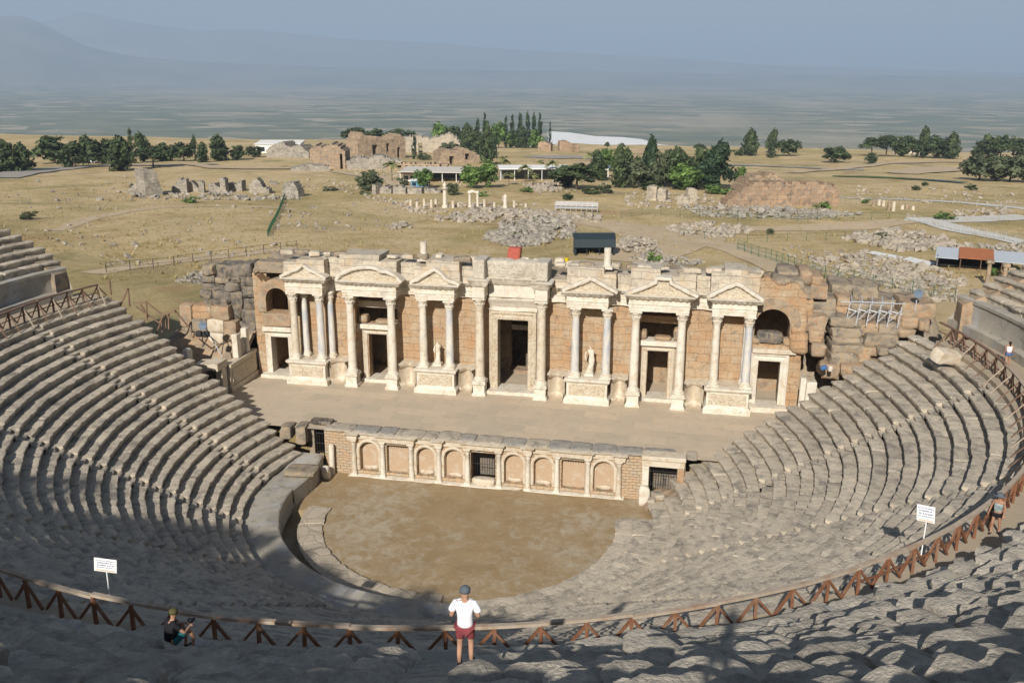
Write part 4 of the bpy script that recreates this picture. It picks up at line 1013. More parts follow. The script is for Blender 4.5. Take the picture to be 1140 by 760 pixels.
    V, F = rockV(.75, .7, 1.5, 32, 5, 4, .2); o = mesh('broken_pillar', xf(V, (11.5, W-.75, -3.45), .2), F, M['white'], None, angle=50); tag(o, 'broken marble pillar foot at the sunny end of the stage front', 'pillar')
    # dark room behind
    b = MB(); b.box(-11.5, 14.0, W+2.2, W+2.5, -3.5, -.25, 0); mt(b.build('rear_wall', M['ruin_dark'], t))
    # gated side passage at the shaded end
    p = thing('passage_gate', 'tall dark iron gate in a stone doorway at the shaded end of the stage front', 'gate', (-12.45, -8.45, -2.3))
    g = MB()
    for i in range(6): g.tube([(-.5+i*.2, 0, 0), (-.5+i*.2, 0, 2.35)], .02, 6)
    for z in (.1, .8, 1.6, 2.3): g.tube([(-.55, 0, z), (.55, 0, z)], .025, 6)
    g.build('gate_leaf', M['iron'], p)
    b = MB(); b.box(-.85, .75, -.3, .5, 2.4, 2.68, .03); b.build('lintel', M['ruin_dark'], p, disp=.04)
    b = MB(); b.box(-1.0, -.58, -.3, .6, -1.2, 2.4, .03); b.build('door_jamb', M['ruin'], p, disp=.05)
    b = MB(); b.box(.56, .9, -.3, .6, -1.2, 2.4, .03); b.build('door_jamb', M['ruin'], p, disp=.05)
    for i, (x, y, z, sx, sy, sz, lb) in enumerate([(-13.75, -9.1, -1.2, .8, 1.6, 1.35, 'squared stone pier next to the iron gate, nearest it'), (-14.75, -9.4, -.8, .9, 1.3, .95, 'squared stone pier next to the iron gate, farther from it'),
                                                  (-12.4, -12.6, -2.05, 2.2, 1.6, .35, 'flat slab bridging the gap behind the parapet')]):
        V, F = rockV(sx, sy, sz, 140+i, 5, 8, .12); tag(mesh('stone_pier' if i < 2 else 'stone_slab', xf(V, (x, y, z), .1), F, M['ruin'], None, angle=45), lb, 'stone pier' if i < 2 else 'stone slab')
    s = thing('broken_column', 'leaning marble column piece with a broken block at the shaded stage corner', 'column', (-11.35, -9.75, -3.4), .1)
    b = MB(); b.lathe([(.2, 0), (.2, .3), (.21, 1.2), (.2, 2.3), (.15, 2.4)], (0, .1, 0), 14); b.build('shaft', M['white'], s, angle=50, disp=.03, dsc=2)
    V, F = rockV(.55, .7, 1.1, 150, 5, 4, .25); mesh('broken_block', xf(V, (-.15, -.7, 0), 0, .25), F, M['white'], s, angle=50)
def more_mats():
    t = NT('pale_relief')
    c = t.ramp(t.noise(1.2, 6, .6), [(.3, (.68, .62, .51)), (.7, (.58, .51, .40))])
    c = t.mix(t.ramp(t.noise(3.5, 7, .7), [(.54, 0.), (.68, .7)]), c, (.40, .31, .21))
    h = t.math('ADD', t.noise(4.5, 3, .5, dist=2), t.math('MULTIPLY', t.noise(16, 5, .6), .4)); t.base(c); t.bump(h, 1., .2); M['relief_pale'] = t.m
    M['coping'] = weathered('dark_coping_stone', (.25, .24, .225), (.33, .30, .25), (.38, .33, .26), (.15, .15, .15), .6, .6, tint=False)
more_mats()
# ------------------------------------------------------------------ ruins beside the stage, railings, signs, people
def px_block(px0, py0, px1, py1, y, depth, m, parent, seed, p=6, rough=.2, n=5):
    """an ashlar block whose face, on the plane y, spans this part of the view"""
    a = onplane(px0, (py0+py1)/2, y); b = onplane(px1, (py0+py1)/2, y); c = onplane((px0+px1)/2, py0, y); d = onplane((px0+px1)/2, py1, y)
    w = b[0]-a[0]+.06; h = c[2]-d[2]+.05
    V, F = rockV(w, depth, h, seed, n, p, rough)
    return mesh('stone_block', xf(V, ((a[0]+b[0])/2, y+depth/2, d[2]-.02), rng.uniform(-.03, .03)), F, m, parent, angle=50)
def ruins():
    zz = lambda x, y: (150+x/4.75, 290+y/4.75)
    t = thing('ruined_pier', 'blackened pier of stacked ashlar blocks at the shaded end of the stage building', 'ruin', (0, 0, 0))
    L = [(350, 48, 415, 100), (415, 50, 545, 115), (545, 35, 602, 105), (352, 100, 412, 138), (418, 112, 492, 138), (545, 105, 625, 155), (340, 140, 470, 185), (470, 135, 548, 182), (548, 150, 640, 215),
         (340, 182, 402, 228), (402, 184, 500, 238), (500, 182, 560, 262), (560, 212, 645, 285), (362, 228, 492, 268), (492, 260, 560, 330), (560, 282, 650, 345), (560, 340, 645, 420), (600, 60, 660, 110), (500, 105, 548, 136)]
    for i, (a, b, c, d) in enumerate(L):
        p0, p1 = zz(a, b), zz(c, d); px_block(*p0, *p1, 2.2+.25*math.sin(i*2.3)+(.3 if a > 540 else 0), 2.4, M['ruin_dark'] if (i % 4 or a > 540) else M['ruin'], t, 200+i, 10, .2, 6)
    t = thing('ruined_wall', 'broken orange and tan wall below the blackened pier', 'ruin', (0, 0, 0))
    for i, (a, b, c, d, mm) in enumerate([(235, 255, 300, 370, 'ruin_tan'), (300, 262, 400, 330, 'orange'), (400, 262, 492, 335, 'ruin_tan'), (280, 330, 380, 400, 'ruin'), (380, 330, 470, 400, 'marble'), (470, 340, 530, 440, 'ruin_tan'), (380, 400, 470, 480, 'marble'), (250, 370, 300, 460, 'ruin'), (300, 400, 385, 470, 'ruin_tan')]):
        p0, p1 = zz(a, b), zz(c, d); px_block(*p0, *p1, 1.3+.1*(i % 3), 1.6, M[mm], t, 230+i, 9, .1)
    # wing wall joining the seats to the stage building
    w = thing('wing_wall', 'low panelled marble wall from the shaded side doorway towards the seats', 'wall', (0, 0, 0))
    b = MB(); b.box(-22.95, -22.3, -3.3, 1.5, 0, .45, .04); b.box(-22.9, -22.42, -3.25, 1.5, .46, 2.1, .03); b.box(-23.0, -22.28, -3.3, 1.5, 2.11, 2.4, .04); b.build('panel_wall', M['marble'], w, disp=.04, dsc=1.2)
    b = MB(); b.box(-22.44, -22.37, -2.9, 1.1, .7, 1.85, .02); b.build('relief_panel', M['relief'], w)
    for i, (y, z, h, d_, lb) in enumerate([(-1.2, 2.4, 2.0, .42, 'nearest the seats'), (.35, 2.4, 2.1, .36, 'nearest the doorway')]):
        b = MB(); b.box(-22.95, -22.45, y-d_/2-.2, y+d_/2, z, z+h, .05); tag(b.build('marble_slab', M['white'], disp=.04, dsc=1.4), 'upright marble pilaster piece on the panelled wing wall, '+lb, 'stone slab')
    b = MB(); b.box(-22.85, -22.6, -.95, .1, 2.4, 3.7, .03); tag(b.build('grey_slab', M['slabs'], disp=.03), 'grey slab standing between two marble pilaster pieces', 'stone slab')
    p = thing('portal', 'small stone portal with a curved lintel at the shaded edge of the stage', 'doorway', (0, 0, 0))
    b = MB(); b.box(-24.6, -24.2, -5.0, -4.4, 0, 2.3, .04); b.build('door_jamb', M['white'], p, disp=.03)
    b = MB(); b.box(-23.1, -22.55, -4.3, -3.5, 0, 2.4, .04); b.build('door_jamb', M['marble'], p, disp=.03)
    arch = [(-24.65, 1.75), (-24.65, 2.75), (-22.5, 2.95), (-22.5, 2.35), (-23.2, 2.4), (-23.9, 2.2), (-24.2, 1.75)]
    b = MB(); b.prism(arch, -5.0, -3.4); b.build('lintel', M['marble'], p, disp=.03)
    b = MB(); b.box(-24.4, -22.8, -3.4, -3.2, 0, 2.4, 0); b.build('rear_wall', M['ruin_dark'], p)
    for i, (x, y, z, sx, sy, sz, rz, mm, lb) in enumerate([(-26.0, -5.2, .6, .55, .9, 2.9, .05, 'white', 'upright white marble slab left standing by the seat ends'), (-25.2, -4.7, .6, .5, .8, 3.4, .02, 'white', 'taller upright marble slab beside the small portal'),
             (-22.8, -7.6, .2, 1.6, .9, 1.3, .3, 'ruin', 'squared block on the stage edge casting a long shadow'), (-23.2, -6.6, .5, 1.3, .9, 1.5, .1, 'white', 'pale capstone on a pier at the foot of the seats'),
             (-21.6, -8.3, .0, .9, .9, .7, .5, 'ruin', 'small tumbled block on the stage by the shaded seats'), (-26.9, -5.3, 3.4, 1.2, .9, .7, .1, 'ruin', 'grey capstone above the shaded seat ends')]):
        V, F = rockV(sx, sy, sz, 260+i, 5, 8, .12); tag(mesh('stone_block', xf(V, (x, y, z), rz), F, M[mm], None, angle=45), lb, 'stone block')
    # stepped ruin at the sunny end
    zr = lambda x, y: (860+x/5.43, 290+y/5.43)
    t = thing('stepped_ruin', 'stepped ruin of huge grey and tan blocks at the sunny end of the stage building', 'ruin', (0, 0, 0))
    B = [(770, 250, 985, 342, 6, 'ruin_tan'), (780, 338, 892, 402, 5, 'ruin_tan'), (890, 345, 955, 412, 5, 'ruin_tan'), (700, 325, 782, 392, 5.2, 'ruin_tan'), (765, 400, 865, 455, 4, 'ruin_tan'), (230, 228, 378, 300, 4, 'ruin'), (248, 290, 382, 348, 3.8, 'ruin'),
         (378, 270, 468, 328, 4.5, 'orange'), (385, 212, 478, 276, 5, 'ruin_tan'), (345, 340, 540, 395, 3.4, 'ruin'), (350, 395, 545, 462, 3, 'ruin'), (355, 460, 556, 506, 2.6, 'ruin'), (352, 505, 556, 556, 2.2, 'ruin'), (345, 556, 512, 632, 1.4, 'ruin'),
         (510, 556, 602, 636, 1.4, 'ruin_tan'), (538, 372, 642, 440, 3.2, 'ruin_tan'), (642, 378, 768, 440, 3.2, 'ruin'), (556, 438, 765, 522, 2.2, 'ruin'), (548, 520, 632, 572, 1.8, 'ruin_tan'), (160, 58, 232, 150, 3.5, 'ruin_tan'), (225, 90, 305, 152, 3.6, 'ruin_tan'),
         (190, 145, 330, 232, 3.2, 'ruin_tan'), (0, 112, 190, 190, 2.6, 'ruin'), (30, 60, 160, 118, 4.5, 'ruin'), (180, 225, 240, 330, 2.4, 'orange'), (110, 330, 205, 440, 1.6, 'orange'), (110, 440, 210, 560, 1.2, 'orange'), (215, 340, 330, 430, 1.9, 'ruin_tan'), (225, 425, 310, 500, 1.6, 'orange'), (235, 500, 320, 580, 1.3, 'ruin_tan'),
         (470, 250, 590, 300, 7.5, 'ruin'), (585, 236, 770, 300, 8, 'ruin'), (600, 300, 705, 345, 6.3, 'ruin'), (345, 135, 480, 215, 7, 'ruin'), (480, 150, 640, 250, 9, 'ruin'), (560, 635, 690, 700, .2, 'ruin_tan'), (420, 630, 560, 690, .4, 'ruin_tan'), (300, 620, 420, 720, .6, 'ruin_tan'), (635, 520, 700, 560, 1.2, 'ruin')]
    for i, (a, b, c, d, y, mm) in enumerate(B):
        p0, p1 = zr(a, b), zr(c, d); px_block(*p0, *p1, y+.3*math.sin(i*1.9), 3.4, M[mm], t, 300+i, 9 if i % 3 else 14, .2, 6)
    def mound(x0, x1, y0, y1, zf, m, seed):
        xs = np.linspace(x0, x1, 40); ys = np.linspace(y0, y1, 36); X, Y = np.meshgrid(xs, ys); P = np.stack([X, Y, 0*X], -1)
        Z = zf(X, Y)+.5*vn(P, .8, seed, 3)+.25*np.round(2*vn(P, .5, seed+2, 1))
        V = np.stack([X, Y, Z], -1).reshape(-1, 3); n = 40
        return mesh('core', V, [(j*n+i, j*n+i+1, (j+1)*n+i+1, (j+1)*n+i) for j in range(35) for i in range(n-1)], m, t, angle=50)
    mound(21.8, 37, 2.5, 18, lambda X, Y: np.clip(-.8+sstep(2.2, 9.5, Y)*8.2, -1, 8)*(1-sstep(12, 17.5, Y))*(1-sstep(32, 37, X)), M['ruin'], 5)
    t2 = thing('rubble_bank', 'bank of broken masonry behind the shaded seats, under the blackened pier', 'ruin', (0, 0, 0)); t = t2
    mound(-34, -22.6, -4.5, 9, lambda X, Y: np.clip(-1+sstep(-4, 3, Y)*4.6, -1, 4)*(1-sstep(4.5, 8.5, Y))*(1-sstep(29.5, 33.5, -X)), M['ruin_tan'], 6)
    for i, (x, y, w_, h_, rz, lb) in enumerate([(22.6, .6, .4, 3.1, .0, 'slim upright marble jamb beside the sunny end doorway'), (23.2, .4, .75, 2.9, .1, 'broad upright marble slab beside the sunny end doorway'), (24.7, -.6, .45, 1.9, -.1, 'short marble jamb at the foot of the stepped ruin'), (25.4, -.5, 1.3, 1.7, .25, 'bright pointed marble slab at the foot of the stepped ruin')]):
        b = MB(); b.box(-w_/2, w_/2, -.2, .2, -.3, h_, .04); o = b.build('marble_slab', M['white'], disp=.05, dsc=1.3, seed=i, rz=rz, at=(x, y, 0)); tag(o, lb, 'stone slab')
    o = thing('visitors_things', 'heap of blue and white bags left among the fallen blocks', 'bags', tuple(onplane(917, 409, -.3)))
    V, F = rockV(.5, .4, .4, 5, 4, 3, .2); mesh('blue_bag', V, F, M['blue_bag'], o, smooth=True); V, F = rockV(.3, .25, .45, 6, 4, 4, .15); mesh('white_bag', xf(V, (.5, .1, -.1)), F, M['concrete'], o, smooth=True)
    o.name = 'bags'
    # pile of metal frames
    P = onplane(968, 358, 3.4); s = thing('metal_frame_stack', 'stack of silvery tubular frames lying on the stepped ruin', 'metal frames', tuple(P))
    for k in range(5):
        g = MB(); x = -1.5+.75*k
        g.tube([(x-.3, -.2, 0), (x-.1, -.1, 1.7)], .045, 6); g.tube([(x+.4, -.5, 0), (x+.6, -.3, 1.6)], .045, 6); g.tube([(x-.25, -.18, .3), (x+.5, -.4, 1.3)], .04, 6); g.tube([(x-.2, -.15, 1.2), (x+.7, -.2, 1.0)], .04, 6); g.tube([(x-.6, .8, 1.5), (x+.9, .2, 1.75)], .04, 6); g.tube([(x, -.2, 1.65), (x+.2, 1.4, 1.9)], .04, 6)
        g.build('tube_frame', M['galvanised'], s)
    def lamp(name, label, P, h, tilt=0.0):
        s = thing(name, label, 'floodlight', tuple(P)); g = MB(); g.tube([(0, 0, -.3), (tilt, 0, h)], .045, 8); g.build('pole', M['galvanised'], s)
        g = MB(); ax = tilt; g.lathe([(.05, 0), (.2, .05), (.34, .22), (.36, .3), (.33, .3), (.1, .12)], (0, 0, 0), 14)
        V = xf(g.verts(), (ax, -.05, h), 0, R(75)); mesh('lamp_head', V, g.F, M['blue_grey'], s, smooth=True); return s
    P = onplane(247, 396, -1.5); lamp('floodlight', 'dish floodlight on a slanting pole above the shaded seat ends', P, 2.3, -1.3)
    P = onplane(1019, 338, 6); s = lamp('floodlight', 'floodlight with a round grey head on the ruin beside the sunny railing', P, 1.1)
    P = onplane(222, 378, -3.2); s = thing('spotlight_case', 'pair of dark spotlights standing on the stones at the top of the shaded seat ends', 'spotlights', tuple(P))
    for k in (0, 1):
        V, F = rockV(.5, .45, .5, 20+k, 4, 5, .05); mesh('lamp_housing', xf(V, (k*.62, 0, 0)), F, M['iron'], s, angle=40)
    V, F = rockV(1.7, .8, .8, 77, 6, 12, .16); tag(mesh('marble_block', xf(V, (29.5, -9.6, 8.0), .6, .35, .2), F, M['marble'], None, angle=55), 'big tilted white marble block on the top sunny row beside the railing', 'stone block')
def railing():
    bd = [-76, -89, -115, -141, -167, -193, -219, -245, -271, -287.6]
    lab = ['brown railing with leaning struts at the shaded end of the walkway', 'brown braced railing on the shaded flank, running out of view', 'timber railing with pale handrail, left of the white sign in shadow',
           'timber railing with pale handrail in front of the seated person', 'timber railing with pale handrail behind the man in the white shirt', 'reddish timber railing in sun, between the white-shirted man and the sunny sign',
           'reddish timber railing in sun, beside the sunny sign and the walker', 'dark timber railing on the sunny flank, above the walker', 'dark braced railing with leaning struts at the sunny end of the walkway']
    Rr = 31.68; top = 9.47; bot = 8.34
    for s in range(9):
        a0, a1 = bd[s], bd[s+1]; back = 3 <= s <= 6; L = abs(R(a1-a0))*Rr; n = max(2, int(round(L/1.42)))
        o = thing('railing', lab[s], 'railing', (0, 0, 0), 0, 'timber railings along the walkway'); at = lambda i: a0+(a1-a0)*i/n
        mw = M['wood'] if s >= 2 else M['dwood']; rs = np.random.RandomState(40+s)
        if s in (7, 8): mw = M['dwood']
        def P(a, r=Rr, z=0.0): return pol(np.array(float(r)), a, z)
        for i in range(n):
            if s == 8 and i > n-1: break
            a = at(i); g = MB(); dz = rs.normal(0, .02); g.tube([P(a, Rr, bot-.05), P(a+rs.normal(0, .04), Rr, top-.06+dz)], .072, sq=True); g.build('post', mw, o)
            for d in (-1, 1):
                e = a+d*(a1-a0)/n*.48; g = MB(); g.tube([P(a+d*.05, Rr+.02*d, top-.12), P(e, Rr+.05*d, bot+.12)], .056, sq=True); g.build('brace', mw, o)
            if not (2 <= s <= 6):
                g = MB(); g.tube([P(a, Rr-.05, top-.15), P(a-.5, Rr-.95, bot-.3)], .045, sq=True); g.build('strut', M['dwood'] if i % 3 else M['rail'], o)
            if i % 2 == 0:
                b = min(i+2, n); g = MB(); aa = np.linspace(at(i)+.03*(a1 < a0), at(b), 6); j = rs.normal(0, .015, 2)
                V = []
                for q, a_ in enumerate(aa):
                    z = top+dz+j[0]+(j[1]-j[0])*q/5
                    for r_, z_ in ((Rr-.085, z-.05), (Rr-.085, z+.04), (Rr+.085, z+.05), (Rr+.085, z-.05)): V.append(P(a_, r_, z_))
                F = [(q*4+k, q*4+(k+1) % 4, q*4+4+(k+1) % 4, q*4+4+k) for q in range(5) for k in range(4)]+[(0, 1, 2, 3), (23, 22, 21, 20)]
                mesh('handrail', V, F, M['rail'] if 2 <= s <= 7 else M['dwood'], o)
                if not (3 <= s <= 5):
                    g = MB(); g.tube([P(at(i), Rr, 8.85), P((at(i)+at(b))/2, Rr, 8.85), P(at(b), Rr, 8.85)], .04, sq=True); g.build('lower_rail', mw, o)
    o = thing('broken_railing', 'zigzag of leaning brown timbers at the top corner of the shaded seats', 'railing', (0, 0, 0)); y = -6.0
    z5 = lambda x, y_: (150+x/4.75, 290+y_/4.75)
    for (a, b, c, d) in [(5, 262, 128, 345), (60, 238, 140, 300), (-10, 245, 60, 238), (150, 305, 232, 266), (128, 345, 152, 305), (150, 305, 105, 428), (160, 300, 165, 372), (178, 292, 180, 380), (208, 278, 290, 375), (140, 320, 145, 400), (28, 248, 72, 315), (60, 238, 62, 330)]:
        A = onplane(*z5(a, b), y+.25*math.sin(a)); B_ = onplane(*z5(c, d), y+.25*math.sin(c)); g = MB(); g.tube([A, B_], .065, sq=True); g.build('timber', M['dwood'], o)
    for (a, b, c, d) in [(142, 325, 132, 348), (142, 325, 144, 345), (121, 315, 123, 332)]:
        A = onplane(a, b, -6.2); B_ = onplane(c, d, -6.2); g = MB(); g.tube([A, B_], .07, sq=True); g.build('timber', M['dwood'], o)
def sign(label, P, h, yaw, w=.62, hh=.46, roll=0.0):
    s = thing('notice_sign', label, 'sign', tuple(P), yaw, 'white notice boards'); g = MB(); g.tube([(0, .035, -.2), (.02, .035, h)], .024, 8); g.build('post', M['sign_white'], s)
    b = MB(); b.box(-w/2, w/2, -.012, .012, 0, hh, .004); bo = b.build('board', M['sign_white'], s); bo.location = (0, 0, h-.1); bo.rotation_euler = (0, roll, 0)
    tx = MB(); r = np.random.RandomState(3)
    for j, (z, hgt) in enumerate([(.37, .03), (.29, .04), (.21, .04), (.14, .03)]):
        x = -w*.36 if j in (1, 2) else -w*.42
        while x < w*(.3 if j == 1 else .4):
            q = r.uniform(.012, .03); tx.add([(x, -.0145, z*hh/.46), (x+q, -.0145, z*hh/.46), (x+q, -.0145, (z+hgt*r.uniform(.6, 1))*hh/.46), (x, -.0145, (z+hgt)*hh/.46)], [(0, 1, 2, 3)]); x += q+r.choice([.008, .008, .008, .03])
    l = tx.build('lettering', M['sign_text'], bo)
    bd = MB(); bd.add([(-w*.4, -.0142, .03), (w*.4, -.0142, .03), (w*.4, -.0142, .085), (-w*.4, -.0142, .085)], [(0, 1, 2, 3)]); bd.build('colour_band', M['sign_band'], bo)
    return s

# ------------------------------------------------------------------ people: one skin-grown body each, clothes grown over it
def grow(name, nodes, edges, m, parent, sub=2, root=0, flat=None):
    me = bpy.data.meshes.new(name); me.from_pydata([tuple(n[:3]) for n in nodes], edges, []); o = bpy.data.objects.new(name, me); COL.objects.link(o)
    o.modifiers.new('s', 'SKIN'); 
    for i, n in enumerate(nodes):
        r = n[3] if isinstance(n[3], tuple) else (n[3], n[3]); me.skin_vertices[0].data[i].radius = r; me.skin_vertices[0].data[i].use_root = (i == root)
    u = o.modifiers.new('u', 'SUBSURF'); u.levels = u.render_levels = sub
    bpy.context.view_layer.update(); dg = bpy.context.evaluated_depsgraph_get()
    nm = bpy.data.meshes.new_from_object(o.evaluated_get(dg)); bpy.data.objects.remove(o); bpy.data.meshes.remove(me); nm.name = name
    nm.materials.clear(); nm.materials.append(m); nm.polygons.foreach_set('use_smooth', [True]*len(nm.polygons))
    if flat:
        for v in nm.vertices: v.co = flat(v.co)
    return link_mesh(name, nm, parent)
def hand(N, E, wi, el, side):
    """palm, four unequal bent fingers and a thumb growing from a wrist node"""
    w = np.array(N[wi][:3]); e = np.array(N[el][:3]); d = (w-e)/np.linalg.norm(w-e); sd = np.cross(d, [0, 0, 1.]); sd = sd/max(np.linalg.norm(sd), .1); up = np.cross(sd, d)
    pm = len(N); N.append((*(w+d*.06), (.034, .02))); E.append((wi, pm))
    for k, (o, l) in enumerate([(-.03, .062), (-.01, .074), (.01, .07), (.03, .055)]):
        a = len(N); q = w+d*.085+sd*o; N.append((*(q+d*.015), .0115)); E.append((pm, a)); N.append((*(q+d*l*.6-up*.012), .0095)); E.append((a, a+1)); N.append((*(q+d*l*.85-up*.04), .008)); E.append((a+1, a+2))
    a = len(N); q = w+d*.03+sd*.04*side; N.append((*q, .013)); E.append((pm, a)); N.append((*(q+d*.035+sd*.02*side-up*.01), .0105)); E.append((a, a+1))
def head_parts(p, x, y, z, fx, fy, skin, hair=None):
    """eyes, on a face looking along (fx, fy)"""
    for s in (-1, 1):
        g = MB(); g.lathe([(.0, -.012), (.011, -.006), (.013, 0), (.011, .006), (.0, .012)], (x+fx*.088-fy*.033*s, y+fy*.088+fx*.033*s, z), 8); g.build('eye', M['hair'], p, smooth=True)
def standing(label, loc, rz, h, arms, shirt, legs, cap, sleeves=True, tank=False, skin='skin', short=.58, group=None, stride=0.0, longhair=False, shoes='dark_shoe', capm=None):
    k = h/1.78; o = thing('person', label, 'person', tuple(loc), rz, group)
    st = stride
    N = [(0, 0, .95, .12), (0, .01, 1.13, .11), (0, .02, 1.34, .13), (0, 0, 1.48, .058), (0, .02, 1.56, .06), (0, .03, 1.64, .085), (0, .015, 1.71, .075)]
    E = [(0, 1), (1, 2), (2, 3), (3, 4), (4, 5), (5, 6)]
    n = len(N); N.append((0, .12, 1.625, .014)); E.append((5, n))
    for s in (-1, 1): n = len(N); N.append((s*.085, .02, 1.635, .018)); E.append((5, n))
    for s, (el, wr) in zip((-1, 1), arms):
        a = len(N); N += [(s*.185, 0, 1.41, .06), (*el, .043), (*wr, .029)]; E += [(2, a), (a, a+1), (a+1, a+2)]; hand(N, E, a+2, a+1, s)
    for s in (-1, 1):
        a = len(N); f = st*s
        N += [(s*.095, 0, .88, .088), (s*.11, .02+f*.6, .5, .062), (s*.115, -.03+f*.75, .26, .054), (s*.115, -.02+f, .085, .036), (s*.125, .1+f, .045, .033), (s*.13, .16+f, .035, .026)]
        E += [(0, a), (a, a+1), (a+1, a+2), (a+2, a+3), (a+3, a+4), (a+4, a+5)]
    sc = lambda L: [tuple(c*k for c in q[:3])+((tuple(c*k for c in q[3]) if isinstance(q[3], tuple) else q[3]*k),) for q in L]
    grow('body', sc(N), E, M[skin], o, 2)
    fl = lambda co: Vector((co.x*1.12, co.y*.86, co.z))
    if tank: C = [(0, 0, .93, .165), (0, .01, 1.13, .152), (0, .015, 1.33, .178), (-.11, 0, 1.43, .075), (.11, 0, 1.43, .075)]; Ec = [(0, 1), (1, 2), (2, 3), (2, 4)]
    else:
        C = [(0, 0, .86, .165), (0, 0, 1.0, .158), (0, .01, 1.14, .15), (0, .02, 1.34, .16), (0, .0, 1.46, .085)]; Ec = [(0, 1), (1, 2), (2, 3), (3, 4)]
        for s, (el, wr) in zip((-1, 1), arms):
            a = len(C); e = np.array(el); sh = np.array([s*.185, 0, 1.41]); q = sh+(e-sh)*.72; C += [(s*.17, 0, 1.41, .085), (*q, .072)]; Ec += [(3, a), (a, a+1)]
    grow('shirt', sc(C), Ec, M[shirt], o, 2, flat=fl)
    G = [(0, 0, .93, .15)]; Eg = []
    for s in (-1, 1):
        a = len(G); f = st*s*.5; G += [(s*.1, 0, .84, .105), (s*.112, .015+f, short, .092)]; Eg += [(0, a), (a, a+1)]
    grow('shorts', sc(G), Eg, M[legs], o, 2)
    for s in (-1, 1):
        f = st*s; grow('shoe', sc([(s*.115, -.05+f, .05, (.046, .045)), (s*.12, .07+f, .045, (.046, .04)), (s*.13, .18+f, .035, (.038, .03))]), [(0, 1), (1, 2)], M[shoes], o, 2)
    if cap == 'cap':
        g = MB(); n = 14; g.lathe([(.108, 0), (.11, .04), (.098, .085), (.06, .118), (.0, .128)], (0, .02, 1.66), n); V = g.verts()*k; c = mesh('cap', V, g.F, M[capm], o, smooth=True)
        v = MB(); v.add([(math.sin(t)*.1*k, (.02+math.cos(t)*.1)*k, 1.665*k) for t in np.linspace(-1, 1, 7)]+[(math.sin(t)*.115*k, (.02+.06+math.cos(t)*.15)*k, 1.645*k) for t in np.linspace(-1, 1, 7)], [(i, i+1, i+8, i+7) for i in range(6)]+[(i+7, i+8, i+1, i) for i in range(0)]); v.build('visor', M[capm], c)
    elif cap == 'hat':
        g = MB(); g.lathe([(.21, .0), (.215, .015), (.115, .03), (.108, .1), (.07, .125), (.0, .13)], (0, .02, 1.665), 16); mesh('sun_hat', g.verts()*k, g.F, M[capm], o, smooth=True)
    else:
        Hn = [(0, 0, 1.69, .1), (0, -.04, 1.62, .09), (0, -.07, 1.52, .06)]+([(0, -.09, 1.38, .045)] if longhair else [])
        grow('hair', sc(Hn), [(i, i+1) for i in range(len(Hn)-1)], M['hair'], o, 2)
    head_parts(o, 0, .03*k, 1.645*k, 0, 1*k, skin)
    return o
